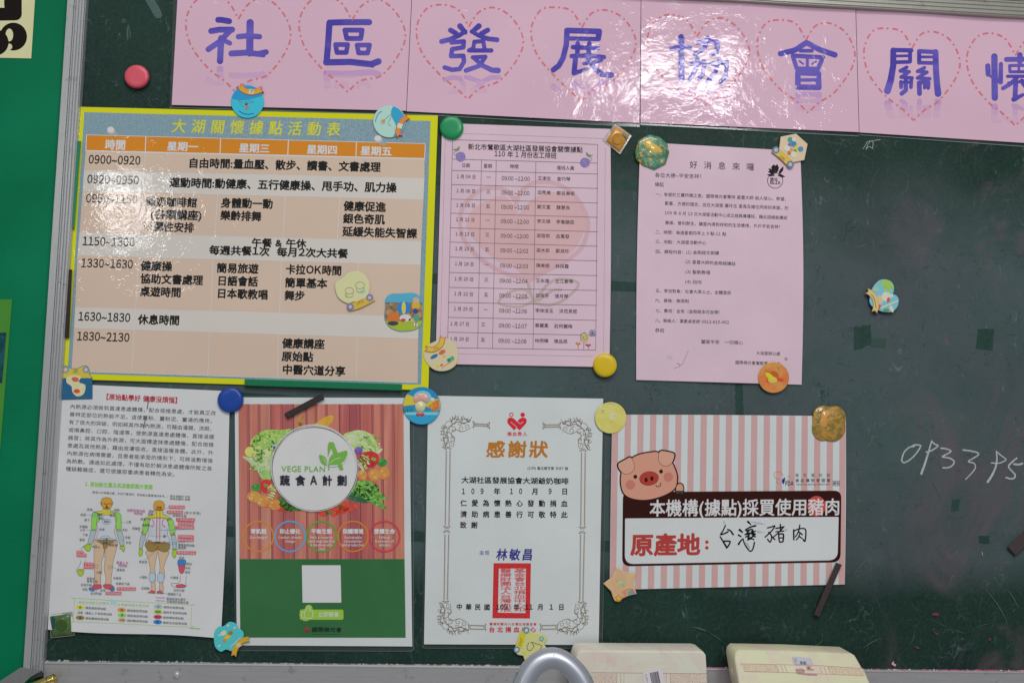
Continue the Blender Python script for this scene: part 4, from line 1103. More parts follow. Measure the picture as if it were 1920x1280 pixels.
para = ['內熱源必須做到直達患處體傷，配合按推患處，才能真正改', '善特定部位的熱能不足。這使薑粉、薑粉泥、薑湯的應用，', '有了很大的突破，例如將其作為內熱源，可藉由灌腸，洗眼，', '或噴鼻腔、口腔、陰道等，使熱源直達患處體傷，直接溫暖', '器官；將其作為外熱源，可大面積塗抹患處體傷，配合按推',
        '患處及其他熱源，藉由皮膚吸收，直接溫暖身體。此外，外', '內熱源在病情需要，且患者能承受的情形下，可將溫敷增強', '為熱敷。通過如此處理，不僅有助於解決患處體傷所致之各', '種疑難雜症，還可使腹部重病患者轉危為安。']
for i, t_ in enumerate(para):
    y_ = 761.5 + 14.6 * i; n_ = len(t_)
    full = 274.5; w_ = full * n_ / 26 if i == 8 else full
    T('paragraph_lettering', I4, t_, 131 - i, y_, 9.2, w_, y1=y_ + (12.8 + .2 * i) * w_ / full, layer=2)
c = cz(80, 900, 4.128)
T('heading_lettering', mat(A(128, 186, 86), 'ink'), '2. 原始點位置及其涵蓋範圍示意圖', 158.7, 906.8, 9.6, 128, y1=912.6, bold=.02, layer=2)
I5 = mat(A(84, 86, 92), 'ink')
T('caption_lettering', I5, '(每個人的骨骼位置，形狀不盡相同，原始點位置圖僅供參考。)', 171.6, 922, 5.0, 144, y1=930.3, layer=2)
T('caption_lettering', I5, '張釗漢醫師 研發', 318.6, 929.5, 4.8, 38, layer=2); T('caption_lettering', I5, '鄭暐滋醫師 編繪', 318.6, 934.4, 4.8, 38, layer=2)
col_ = dict(skin=(214, 170, 142), org=(212, 148, 62), yel=(222, 208, 66), lav=(188, 192, 216), grn=(136, 196, 92), gry=(160, 176, 180), olv=(140, 122, 66), pnk=(204, 80, 104), blu=(52, 128, 190), lime=(156, 190, 60))
cm = {k: mat(A(*v), 'ink', key=k) for k, v in col_.items()}
OUT = mat(A(112, 96, 84), 'ink', key='ol')
def fig(part, key, pts, lay=2, o=True, sm=True):
    a.new(part)
    q = smooth(cv(c, pts), 4, True) if sm else cv(c, pts)
    a.poly(part, cm[key], q, lay)
    if o: a.line(part, OUT, q + [q[0]], .55, lay + 3)
# front view
fig('front_figure', 'skin', [(410, 455), (400, 520), (396, 580), (400, 640), (400, 700), (402, 760), (400, 808), (445, 812), (448, 750), (458, 690), (455, 640), (470, 580), (480, 530), (490, 580), (478, 640), (478, 700), (490, 760), (485, 808), (528, 806), (530, 750), (540, 690), (545, 630), (562, 560), (572, 460)], 2)
fig('front_figure', 'lav', [(438, 255), (560, 255), (568, 330), (555, 400), (572, 470), (490, 485), (412, 465), (430, 400), (418, 330), (425, 270)], 3)
fig('front_figure', 'grn', [(400, 245), (440, 262), (438, 310), (415, 340), (414, 385), (378, 382), (378, 320), (380, 265)], 4)
fig('front_figure', 'grn', [(560, 250), (602, 262), (608, 310), (606, 384), (572, 384), (566, 330)], 4)
fig('front_figure', 'gry', [(378, 384), (414, 386), (400, 440), (378, 492), (350, 490), (362, 430)], 4)
fig('front_figure', 'gry', [(572, 384), (606, 386), (625, 440), (628, 500), (602, 505), (584, 440)], 4)
fig('front_figure', 'lime', [(350, 490), (376, 496), (366, 540), (345, 545), (322, 522), (314, 508), (336, 505)], 5)
fig('front_figure', 'lime', [(604, 508), (632, 506), (634, 530), (626, 552), (610, 530), (596, 524)], 5)
fig('front_figure', 'yel', [(470, 218), (518, 218), (524, 235), (562, 250), (490, 268), (400, 245), (462, 235)], 5)
fig('front_figure', 'org', [(455, 170), (460, 142), (495, 132), (530, 142), (536, 172), (528, 208), (496, 230), (464, 208)], 6)
for s_ in (-1, 1): fig('front_figure', 'org', [(496 + 42 * s_, 165), (496 + 48 * s_, 172), (496 + 42 * s_, 190), (496 + 36 * s_, 186)], 5)
DK = mat(A(60, 44, 36), 'ink', key='dk')
for q in ([(470, 178), (488, 182)], [(504, 182), (522, 178)], [(496, 180), (492, 200), (502, 200)], [(482, 212), (510, 212)], [(488, 206), (504, 206)]): a.line('front_figure', DK, cv(c, q), .9, 11)
fig('front_figure', 'olv', [(418, 460), (566, 462), (510, 495), (492, 525), (470, 525), (466, 496)], 6, sm=False)
a.line('front_figure', OUT, cv(c, [(480, 530), (478, 600)]), .6, 8)
for x_, y_ in ((418, 664), (520, 670)): a.line('front_figure', mat(A(90, 140, 180), 'ink', key='bl'), circ(*c(x_, y_), 3.2, 14) + [circ(*c(x_, y_), 3.2, 14)[0]], .5, 8)
for x_, y_, rx_ in ((495, 318, 8), (485, 450, 9), (400, 272, 3.6)): q = circ(*c(x_, y_), rx_, 20, rx_ * .62); a.line('front_figure', mat(A(90, 140, 180), 'ink', key='bl'), q + [q[0]], .55, 9)
fig('front_figure', 'pnk', [(396, 805), (450, 808), (452, 832), (400, 845), (384, 830)], 4); fig('front_figure', 'blu', [(384, 828), (402, 846), (388, 856), (362, 848), (358, 832)], 5)
fig('front_figure', 'pnk', [(470, 808), (520, 804), (548, 822), (520, 842), (480, 832)], 4); fig('front_figure', 'blu', [(520, 842), (548, 822), (556, 845), (535, 856)], 5)
fig('hand_detail', 'lime', [(272, 690), (314, 690), (318, 715), (296, 740), (274, 725)], 3)
for x_ in (285, 295, 305): a.line('hand_detail', cm['pnk'], cv(c, [(x_, 686), (x_, 705)]), .7, 8)
a.line('hand_detail', OUT, cv(c, [(298, 620), (284, 660), (262, 690), (264, 712)]), .5, 5); a.line('hand_detail', OUT, cv(c, [(332, 612), (322, 660), (318, 700)]), .5, 5)
# back view
fig('back_figure', 'skin', [(806, 545), (815, 600), (832, 680), (828, 740), (840, 800), (838, 850), (872, 855), (870, 800), (874, 740), (868, 670), (884, 570), (892, 560), (908, 670), (898, 740), (905, 800), (902, 856), (935, 850), (930, 790), (945, 740), (938, 670), (960, 600), (970, 545)], 2)
fig('back_figure', 'lav', [(820, 295), (890, 285), (960, 295), (972, 350), (966, 420), (975, 482), (806, 482), (822, 420), (818, 350)], 3)
fig('back_figure', 'grn', [(790, 300), (826, 300), (820, 350), (800, 418), (768, 415), (778, 345)], 4); fig('back_figure', 'grn', [(962, 298), (1000, 300), (1018, 345), (1024, 415), (990, 420), (980, 350)], 4)
fig('back_figure', 'gry', [(768, 416), (798, 420), (780, 480), (766, 530), (748, 525), (752, 470)], 4); fig('back_figure', 'gry', [(992, 420), (1024, 418), (1034, 470), (1034, 530), (1010, 535), (1002, 475)], 4)
fig('back_figure', 'lime', [(750, 530), (772, 532), (774, 560), (758, 585), (744, 570)], 5); fig('back_figure', 'lime', [(1008, 536), (1034, 534), (1034, 570), (1020, 600), (1002, 570)], 5)
fig('back_figure', 'olv', [(804, 480), (974, 484), (972, 540), (935, 552), (890, 535), (845, 552), (806, 530)], 5)
fig('back_figure', 'yel', [(872, 225), (926, 228), (930, 262), (1000, 296), (896, 290), (790, 294), (868, 260)], 5)
fig('back_figure', 'org', [(858, 190), (870, 165), (902, 156), (934, 168), (944, 195), (936, 225), (900, 235), (864, 222)], 6)
rd = mat(A(190, 52, 66), 'ink', key='rd')
for q in ([(884, 240), (880, 460)], [(908, 240), (906, 462)], [(866, 228), (932, 230)], [(850, 300), (862, 330), (850, 358), (836, 350)], [(940, 298), (924, 320), (930, 350), (950, 358)], [(806, 292), (840, 305)], [(958, 305), (990, 303)], [(835, 462), (868, 500)], [(948, 466), (918, 500)], [(870, 540), (890, 508), (908, 542)], [(780, 385), (770, 410)], [(1012, 398), (1014, 425)]): a.line('back_figure', rd, cv(c, q), .9, 11)
for k in range(9): a.line('back_figure', cm['gry'], cv(c, [(884, 300 + k * 17), (908, 300 + k * 17)]), .6, 9)
for k in range(5):
    for s_ in (-1, 1): a.line('back_figure', cm['gry'], smooth(cv(c, [(896 + 18 * s_, 345 + k * 16), (896 + 48 * s_, 352 + k * 17), (896 + 66 * s_, 375 + k * 14)]), 3), .5, 6)
for x_, y_ in ((847, 750), (913, 752)):
    a.ell('back_figure', mat(A(170, 186, 214), 'ink', key='cf'), *c(x_, y_), 6.2, 9.2, layer=5); q = circ(*c(x_, y_), 6.2, 20, 9.2); a.line('back_figure', mat(A(90, 140, 180), 'ink', key='bl'), q + [q[0]], .5, 9)
fig('back_figure', 'pnk', [(812, 868), (846, 850), (872, 862), (870, 874)], 5, sm=False); fig('back_figure', 'pnk', [(882, 872), (884, 860), (910, 850), (938, 876)], 5, sm=False)
fig('foot_detail', 'blu', [(1046, 622), (1060, 612), (1104, 616), (1104, 655), (1050, 658)], 3); fig('foot_detail', 'pnk', [(1052, 658), (1100, 656), (1090, 712), (1064, 716)], 3)
a.line('foot_detail', OUT, smooth(cv(c, [(1066, 735), (1062, 780), (1040, 795), (995, 798), (1010, 822), (1060, 830), (1108, 822), (1108, 790), (1112, 738)]), 4), .6, 4)
fig('foot_detail', 'pnk', [(1030, 812), (1070, 802), (1106, 812), (1100, 826), (1050, 828)], 3)
# callouts
I6 = mat(A(70, 72, 78), 'ink')
for t_, x_, y_ in (('肩峰', 342, 224), ('肩部', 292, 264), ('腋下', 322, 305), ('肘關節', 285, 356), ('上沿', 285, 381), ('下臂', 307, 420), ('腕骨', 285, 458), ('咽喉', 552, 228), ('胸肌', 424, 266), ('鎖骨', 518, 270), ('胸部', 474, 317), ('胸肌', 430, 292), ('上臂', 642, 320), ('手肘', 615, 382), ('手腕', 636, 440), ('手背', 642, 480), ('小腹', 464, 453), ('鼠蹊', 462, 482), ('腹股溝', 512, 498), ('手掌心', 380, 512), ('肋骨', 438, 378), ('膝蓋骨', 572, 690), ('小腿', 414, 710), ('後側及', 340, 757), ('後側上部', 340, 778), ('足背外側', 294, 806), ('足趾', 306, 840), ('足背', 444, 848), ('足背內側', 370, 872), ('內踝骨', 544, 754), ('前側及下側', 566, 796),
                   ('頸部', 820, 238), ('肩膀', 812, 260), ('肩後', 756, 298), ('肩胛骨', 768, 345), ('肘關節', 692, 370), ('腰', 932, 432), ('上臀', 792, 466), ('尾椎', 868, 478), ('後腦', 880, 208), ('骨盆或', 744, 628), ('小腿肚', 748, 746), ('足跟腱', 762, 832), ('肩頸結合處', 1006, 270), ('(放大特寫)', 1094, 248), ('薦椎部原始點', 1048, 497), ('最高點', 1048, 516), ('足底', 1054, 597), ('前段', 1112, 644), ('中段', 1102, 676), ('後段', 1100, 708), ('外踝骨', 988, 750), ('足背外側', 1012, 848), ('踝關節下沿', 966, 878), ('藍線為部位標示', 958, 914), ('紅線為原始點位置', 958, 936)):
    T('callout_lettering', I6, t_, *c(x_, y_), 5.2, 5.2 * len(t_), layer=12)
WT = mat(A(214, 196, 204), 'ink', key='wt'); RB = mat(A(196, 76, 88), 'ink', key='rb')
for t_, x_, y_ in (('指掌', 266, 554), ('原始點', 266, 576), ('手背部', 322, 645), ('原始點', 322, 667), ('足背部原始點', 578, 836), ('踝部原始點', 490, 870), ('頭部原始點', 980, 204), ('頸部原始點', 966, 243), ('上背部原始點', 1036, 302), ('肩部原始點', 1050, 330), ('下背部原始點', 1030, 362), ('肘部原始點', 1050, 433), ('腰部原始點', 1050, 458), ('臀椎部原始點', 1044, 557)):
    x0_, y0_ = c(x_, y_); w_ = 5.6 * len(t_); a.quad('callout_box', RB, [(x0_ - .8, y0_ - 2.7), (x0_ + w_ + .8, y0_ - 2), (x0_ + w_ + .8, y0_ + 3.6), (x0_ - .8, y0_ + 2.9)], 12); T('callout_lettering', WT, t_, x0_, y0_, 4.9, w_, layer=13)
MG = mat(A(160, 60, 130), 'ink', key='mg')
for t_, x_, y_ in (('肩胛骨旁內側', 652, 230), ('特殊點', 706, 254), ('膝蓋上方', 570, 634), ('特殊點', 584, 657)): T('callout_lettering', MG, t_, *c(x_, y_), 5.6, 5.7 * len(t_), layer=12)
BL = mat(A(96, 150, 184), 'ink', key='cl')
for q in ([(384, 228), (402, 250)], [(340, 266), (384, 266)], [(330, 382), (380, 384)], [(550, 230), (510, 250)], [(606, 322), (640, 322)], [(612, 470), (634, 446)], [(345, 490), (300, 520), (300, 545)], [(536, 664), (566, 680)], [(740, 385), (765, 405)], [(945, 222), (978, 204)], [(928, 248), (962, 243)], [(930, 262), (1004, 268)], [(900, 385), (1100, 378)], [(830, 430), (960, 432)], [(960, 490), (1044, 492)], [(940, 525), (1096, 530)], [(788, 615), (870, 548)], [(938, 478), (1100, 478)], [(905, 856), (964, 876)], [(410, 845), (420, 866)]): a.line('callout_line', BL, cv(c, q), .5, 11)
a.line('callout_line', mat(A(50, 120, 200), 'ink'), cv(c, [(874, 906), (948, 909)]), .9, 5); a.line('callout_line', rd, cv(c, [(874, 929), (948, 932)]), .9, 5)
GL_ = mat(A(140, 184, 104), 'ink', key='gl')
q = smooth(cv(c, [(256, 912), (700, 938), (1140, 962), (1152, 975), (1148, 1110), (1134, 1134), (700, 1112), (262, 1092), (242, 1080), (246, 926)]), 6, True)
a.line('legend_frame', GL_, q + [q[0]], .7, 2)
T('legend_lettering', GL_, '病症出現部位的顏色', *c(274, 942), 5.2, 59, y1=c(0, 942)[1] + 2.3, layer=2); T('legend_lettering', GL_, '及應該按推的原始點', *c(578, 960), 5.2, 60, y1=c(0, 960)[1] + 2.4, layer=2)
for row in ((((290, 982), 'yel', '黃', '請按頭部原始點'), ((612, 1002), 'org', '橘', '請按頭部原始點'), ((895, 976), 'gry', '灰', '請按肘部原始點')),
            (((290, 1022), 'lav', '淡紫', '請按上下背部原始點'), ((614, 1042), 'grn', '綠', '請按肩部原始點'), ((893, 1016), 'lime', '黃綠', '請按手背部原始點')),
            (((290, 1062), 'olv', '棕', '請按薦椎部原始點'), ((613, 1080), 'skin', '淡橘', '請按臀部原始點'), ((891, 1056), 'pnk', '粉紅', '請按踝部原始點'))):
    for (x_, y_), k_, t1, t2 in row:
        a.ell(a.new('legend_patch'), cm[k_], *c(x_, y_), 8.3, 4.2, .05, 2, 18); T('legend_lettering', I4, t1, *c(x_, y_), 5, 5 * len(t1), center=True, layer=4); T('legend_lettering', I4, t2, *c(x_ + 40, y_ + 4), 5.2, 5.6 * len(t2), layer=2)
a.ell(a.new('legend_patch'), cm['blu'], *c(890, 1095), 8.3, 4.2, .05, 2, 18); T('legend_lettering', I4, '藍', *c(890, 1095), 5, 5, center=True, layer=4); T('legend_lettering', I4, '請按足背部原始點', *c(930, 1100), 5.2, 46, layer=2)
a.line('page_mark', mat(A(110, 170, 60), 'ink'), cv(c, [(1136, 1143), (1220, 1148)]), 1.4, 2)
a.ell('stain', mat(A(150, 205, 200), 'ink', key='tq'), *c(534, 935), 2.2, 5.5, layer=6); a.ell('stain', mat(A(150, 205, 200), 'ink', key='tq'), *c(560, 942), 2.4, 5, layer=6)
a.build()
# wire pin pushed through the crease
pin = thing('wire_pin', 'thin bent wire pin stuck through the crease of the white leaflet', 'pin', P(276, 775, .004))
cc = cz(80, 720, 5.12)
pm = mat((0.12, 0.10, 0.09), 'plastic')
for q in ([(1020, 125), (1012, 180), (1002, 240)], [(985, 335), (978, 380), (970, 418)]):
    p = cv(cc, q); rod(pin, 'wire', P(*p[0], .0058), P(*p[2], .0050), .0005, [(0, .0004), ((P(*p[0], .0058) - P(*p[2], .0050)).length, .0004)], pm, 8)

# ------------------------------------------------------------------ vegetarian plan poster
VEG = Sheet('food_poster', 'poster of vegetables round a white disc on wood planks with a green lower part', 'poster',
            [(440, 744.5), (767.5, 745.5), (773, 1211), (444, 1209)], mat(A(192, 200, 214), 'paper', key='veg'), off=0.0016, wave=wav(.0010, .8, .0008, .9, 3.0, .0002))
film = Art(VEG.root, const(0.0010))
film.quad('laminate_film', clear_mat(), [(434, 741), (771, 742), (775.5, 1220), (440, 1219)], 0, 40)
film.line('laminate_edge', mat(A(96, 118, 114), 'ink', key='rim2'), [(775, 760), (775.5, 1216), (772, 1220), (444, 1219)], .8, 1); film.build()
a = VEG.art; T = a.text
c = cz(420, 720, 4.74)
seams = [447, 466.8, 487.5, 507.6, 529.7, 550.4, 573, 594, 614, 636, 655, 675, 697, 718, 739, 756.5]
tones = [(198, 124, 105), (196, 122, 105), (206, 136, 115), (188, 110, 99), (172, 98, 93), (200, 126, 105), (202, 128, 105), (198, 122, 105), (194, 118, 103), (188, 110, 101), (162, 86, 89), (184, 106, 97), (198, 120, 101), (200, 124, 107), (198, 126, 105)]
for i in range(15):
    xa_, xb_ = seams[i], seams[i + 1]; dx = (3.2 if i else 2.0)
    a.quad(a.new('plank_print'), mat(A(*tones[i]), 'wood'), [(xa_, 757.5), (xb_, 757), (xb_ + 2.0, 1047.4), (xa_ + 2.0, 1047.4)], 2)
    if i:
        a.line('plank_seam', mat(A(104, 52, 62), 'ink', key='seam'), [(xa_, 757.5), (xa_ + 2, 1047.3)], 1.2 if i % 2 else .8, 3)
        a.line('plank_seam', mat(A(158, 92, 92), 'ink', key='seam2'), [(xa_ + (-3 if i % 3 else 2.2), 757.5), (xa_ + (-1 if i % 3 else 4.2), 1047.3)], 3.6, 3)
def fan_fill(part, key, pts, base, second, scale, lay):
    a.sdf(part, mat(A(*base), 'mottle', scale, A(*second)), f_poly(smooth(cv(c, pts), 4, True)), bb(cv(c, pts), 4), 1.2, lay)
lg, lg2 = (112, 166, 60), (176, 208, 116)
fan_fill('vegetable_print', 0, [(245, 560), (240, 500), (300, 440), (360, 410), (430, 405), (520, 405), (600, 400), (600, 470), (520, 560), (440, 640), (330, 640), (260, 610)], lg, lg2, 300, 4)
fan_fill('vegetable_print', 0, [(160, 640), (240, 650), (330, 640), (430, 650), (430, 760), (340, 780), (260, 740), (220, 690)], (190, 206, 160), (150, 184, 120), 200, 5)
fan_fill('vegetable_print', 0, [(310, 790), (420, 760), (430, 830), (360, 850)], (120, 170, 80), (160, 195, 120), 260, 5)
fan_fill('vegetable_print', 0, [(1060, 460), (1130, 420), (1210, 408), (1300, 440), (1350, 500), (1370, 560), (1410, 575), (1370, 615), (1280, 600), (1160, 590)], (150, 190, 96), (206, 218, 170), 190, 4)
fan_fill('vegetable_print', 0, [(1150, 880), (1250, 850), (1330, 880), (1390, 960), (1450, 1010), (1400, 1040), (1450, 1110), (1370, 1090), (1320, 1060), (1220, 1040), (1130, 1010)], (56, 110, 50), (136, 186, 90), 260, 4)
fan_fill('vegetable_print', 0, [(480, 990), (560, 1050), (640, 1095), (720, 1120), (600, 1125), (520, 1110)], (40, 84, 40), (90, 130, 60), 300, 4)
fan_fill('vegetable_print', 0, [(640, 400), (650, 350), (680, 290), (705, 285), (700, 340), (680, 400)], (190, 160, 80), (140, 80, 50), 220, 4)
fan_fill('vegetable_print', 0, [(790, 380), (840, 330), (900, 290), (960, 278), (975, 300), (950, 350), (900, 385)], (222, 176, 76), (204, 144, 52), 90, 4)
def blob(x, y, rx_, ry_, col, rot=0, lay=5, hl=True, sc=120):
    X_, Y_ = c(x, y); k = 4.74
    a.ell('vegetable_print', mat(A(*col), 'mottle', sc, A(*[min(255, int(q * 1.18 + 8)) for q in col])), X_, Y_, rx_ / k, ry_ / k, rot, lay)
    if hl: a.ell('vegetable_print', mat(A(*[min(250, int(q * 1.25 + 26)) for q in col]), 'ink', key='hl'), X_ - rx_ / k * .3, Y_ - ry_ / k * .35, rx_ / k * .22, ry_ / k * .18, rot, lay + 1, 10)
blob(300, 595, 45, 45, (156, 190, 110), lay=5); blob(230, 600, 45, 45, (200, 210, 90), lay=6); blob(380, 610, 40, 36, (160, 196, 120), lay=6); blob(440, 560, 22, 34, (60, 60, 90), lay=7); blob(440, 540, 24, 12, (120, 180, 160), .3, 8)
blob(1196, 585, 36, 30, (104, 72, 150), lay=7); blob(1300, 665, 78, 72, (176, 40, 42), lay=6, sc=60); blob(1405, 695, 46, 36, (50, 120, 50), lay=5); blob(1330, 665, 24, 14, (90, 140, 60), .3, 8)
for x_, y_, r_ in ((1232, 808, 46), (1335, 808, 54), (1420, 790, 52)): blob(x_, y_, 42 if r_ == 46 else 54, r_ + 6, (218, 118, 60), -.3, 7 + (r_ % 3)); blob(x_ + 8, y_ + 20, 16, 18, (226, 140, 84), 0, 11, False)
for k in range(9): x_ = 1210 + rs.uniform(-10, 60); y_ = 640 + k * 14; blob(x_, y_, 34, 6, (150, 190, 90) if k % 2 else (216, 216, 150), .4 + .1 * k, 8 + k % 3, False)
blob(290, 915, 46, 34, (60, 126, 56), lay=5); blob(375, 905, 56, 62, (184, 44, 44), lay=6, sc=60); blob(372, 900, 20, 14, (80, 130, 60), 0, 9)
for x_, y_ in ((270, 1000), (350, 1040), (445, 1068)): blob(x_, y_, 66, 50, (218, 118, 60), .2, 8); blob(x_ - 30 if x_ < 400 else x_ - 30, y_ + 10, 18, 16, (226, 140, 84), 0, 11, False)
for k in range(8): blob(430 + rs.uniform(-20, 20), 930 + k * 11, 30, 6, (206, 206, 140) if k % 2 else (210, 150, 70), .3, 9 + k % 2, False)
for x_, y_, r_ in ((500, 1105, 22), (545, 1118, 20), (1040, 1090, 68), (880, 1130, 48), (940, 1100, 50), (1125, 1110, 26), (1175, 1085, 28), (975, 1160, 20), (1110, 1085, 22)): blob(x_, y_, r_, r_ * .92, (206, 62, 44), 0, 6 + int(r_) % 4, True, 60)
blob(1035, 1080, 26, 10, (50, 100, 46), .3, 11, False); blob(940, 1140, 20, 10, (60, 110, 50), .5, 11, False)
for k, (x_, y_) in enumerate(((1150, 1010), (1190, 1025), (1230, 1005), (1160, 985))): blob(x_, y_, 90, 17, (44, 92, 60), .25, 6 + k)
for cxv, cyv, rx_, ry_, n_, pal in ((340, 560, 110, 130, 46, [(96, 150, 56), (150, 190, 90), (70, 118, 44), (190, 210, 130)]), (300, 720, 80, 70, 22, [(200, 214, 170), (150, 184, 110), (110, 150, 80)]), (1300, 520, 100, 70, 26, [(140, 184, 84), (200, 216, 160), (100, 150, 60)]),
        (1290, 960, 130, 80, 50, [(44, 96, 40), (90, 150, 60), (130, 180, 86), (30, 70, 34)]), (600, 1080, 110, 40, 26, [(34, 74, 34), (70, 116, 50)]), (430, 960, 40, 70, 16, [(196, 150, 80), (120, 150, 70), (210, 200, 130)]), (1250, 690, 60, 60, 18, [(170, 190, 100), (220, 214, 160), (90, 120, 50)]), (1010, 1120, 150, 40, 14, [(196, 52, 40), (160, 36, 34), (60, 100, 46)])):
    for k in range(n_):
        q = rs.uniform(0, 6.283); r_ = math.sqrt(rs.random()); X_, Y_ = c(cxv + rx_ * r_ * math.cos(q), cyv + ry_ * r_ * math.sin(q)); a_ = rs.uniform(0, 3.14); l_ = rs.uniform(2.2, 5.5); w_ = rs.uniform(.8, 2.0)
        a.poly('vegetable_print', mat(A(*rs.choice(pal)), 'ink'), [(X_ - l_ * math.cos(a_), Y_ - l_ * math.sin(a_)), (X_ - w_ * math.sin(a_) - 1, Y_ + w_ * math.cos(a_)), (X_ + l_ * math.cos(a_), Y_ + l_ * math.sin(a_)), (X_ + w_ * math.sin(a_), Y_ - w_ * math.cos(a_))], (4 if cyv < 600 and k % 2 else 5) + k % 3 if False else 12 + k % 2)
# scribbled ring and disc
WD = mat(A(206, 210, 218), 'paper', key='disc')
cx_, cy_ = c(805, 745)
a.sdf('disc_print', WD, lambda X, Y: np.hypot(X - cx_, Y - cy_) - 78.6, (cx_ - 81, cy_ - 81, cx_ + 81, cy_ + 81), 1.5, 14)
for k in range(9):
    e = .9 + k * .75; q = circ(cx_ + rs.uniform(-1.6, 1.6), cy_ + rs.uniform(-1.6, 1.6), 78 + rs.uniform(-.5, 3.2), 60, 78 + rs.uniform(-.5, 3.2), rs.uniform(0, 3))
    a.line('ring_print', WD if k % 3 else mat(A(70, 60, 56), 'ink', key='rk'), q + [q[0]], .9 if k % 3 else .55, 15 + k, 12)
GRN = mat(A(112, 166, 72), 'ink', key='vg')
a.sdf('logo_print', GRN, f_poly(cv(c, [(932, 514), (975, 514), (1062, 755), (1030, 757), (1012, 712), (952, 560), (925, 640), (900, 640)])), bb(cv(c, [(932, 514), (1062, 757)])), .6, 25)
a.sdf('logo_print', WD, f_strokes([(smooth(cv(c, [(945, 725), (1000, 722), (1065, 690), (1098, 600)]), 4), 3)]), bb(cv(c, [(940, 590), (1100, 740)])), .7, 26)
a.poly('logo_print', GRN, smooth(cv(c, [(938, 712), (935, 665), (965, 622), (1030, 605), (1095, 590), (1082, 660), (1040, 705), (985, 718)]), 5, True), 27)
a.poly('logo_print', GRN, smooth(cv(c, [(914, 718), (870, 700), (852, 665), (848, 626), (890, 640), (912, 668)]), 5, True), 27)
a.line('logo_print', WD, smooth(cv(c, [(940, 705), (975, 672), (1035, 652)]), 4), 1.0, 28); a.line('logo_print', WD, smooth(cv(c, [(915, 712), (900, 680), (880, 655)]), 4), .8, 28)
a.line('logo_print', GRN, smooth(cv(c, [(932, 760), (928, 720), (940, 700)]), 4), 2.0, 28)
a.poly('logo_print', GRN, cv(c, [(1012, 712), (1045, 708), (1062, 755), (1030, 757)]), 29)
T('slogan_lettering', GRN, 'VEGE PLAN', 527.6, 878, 15.2, 82.5, layer=25, mono=False)
for t_, x_ in (('蔬', 524.5), ('食', 553.5), ('A', 581), ('計', 604), ('劃', 632)): T('slogan_lettering', mat(A(46, 46, 56), 'ink', key='sl'), t_, x_, 900, 20 if t_ != 'A' else 21, 19 if t_ != 'A' else 14, bold=.03, layer=25)
rc = [(200, 130, 58), (98, 152, 214), (92, 156, 62), (198, 122, 58), (192, 66, 82)]
lab_ = [('零飢餓', ['Zero Hunger']), ('抑止暖化', ['Combat climate', 'change']), ('平衡生態', ['Halt & reverse', 'land degradation', '& biodiversity', 'loss']), ('保護環境', ['Sustainable', 'consumption', 'and production']), ('愛護生命', ['Ethical', 'treatment of', 'animals'])]
TX = mat(A(226, 206, 206), 'ink', key='tx')
for k in range(5):
    X_ = 484.6 + 59.1 * k; q = circ(X_, 1005, 28.2, 48)
    a.line(a.new('goal_ring'), mat(A(*rc[k]), 'ink'), q + [q[0]], 3.0, 5 + k)
    T('goal_lettering', TX, lab_[k][0], X_, 995.5, 10, 9.8 * len(lab_[k][0]), center=True, bold=.035, layer=5)
    for j, t_ in enumerate(lab_[k][1]): T('goal_lettering', TX, t_, X_, 1007 + 7.1 * j, 6.2, len(t_) * 3.05, center=True, bold=.02, layer=5)
a.quad('green_ground', mat(A(52, 104, 62), 'mottle', 10, A(48, 98, 58)), [(449, 1047.4), (758.5, 1047.4), (760.6, 1194.7), (450.6, 1194.3)], 3)
a.quad('blank_square', mat(A(196, 200, 210), 'ink', key='sq'), [(566, 1059), (638.6, 1059), (640, 1129), (567.3, 1129)], 4)
PG = mat(A(142, 182, 66), 'ink', key='pg')
st = [([(568, 1150), (640, 1152)], 18)]
a.sdf('button_print', PG, lambda X, Y: np.minimum(np.maximum(np.abs(X - 603) - 38, 0) ** 2 + np.maximum(np.abs(Y - 1151.5) - 6.5, 0) ** 2 - 9, np.minimum(np.hypot(X - 573, Y - 1152) - 11.5, np.hypot(X - 579, Y - 1140) - 7)), (558, 1130, 648, 1166), .8, 4)
q = smooth([(565.5, 1147), (566, 1156), (572, 1157.5), (584, 1158), (586.5, 1150), (586, 1144.5), (580.5, 1144), (581, 1137), (577.5, 1135.5), (574.5, 1142), (570, 1147)], 4, True)
a.line('button_print', WD, q + [q[0]], 1.3, 6); a.line('button_print', WD, [(570.5, 1147), (571, 1157)], 1.0, 7)
T('button_lettering', mat(A(214, 226, 196), 'ink', key='bt'), '立即聯署', 596, 1151, 10.4, 39.5, bold=.01, layer=6)
a.ell('maker_logo', mat(A(120, 46, 44), 'ink', key='ml'), 575.5, 1180, 4.6, 4.8, layer=4); a.poly('maker_logo', mat(A(150, 60, 50), 'ink', key='ml2'), [(571, 1178), (575.5, 1174), (580, 1178), (578, 1182), (573, 1182)], 5)
T('maker_lettering', mat(A(36, 46, 36), 'ink', key='mk'), '國際佛光會', 584, 1179.5, 10, 56.5, bold=.03, layer=4, shear=.1); a.line('maker_lettering', mat(A(36, 66, 40), 'ink', key='mk2'), [(584, 1188.3), (640, 1188.6)], .7, 4)
a.build()

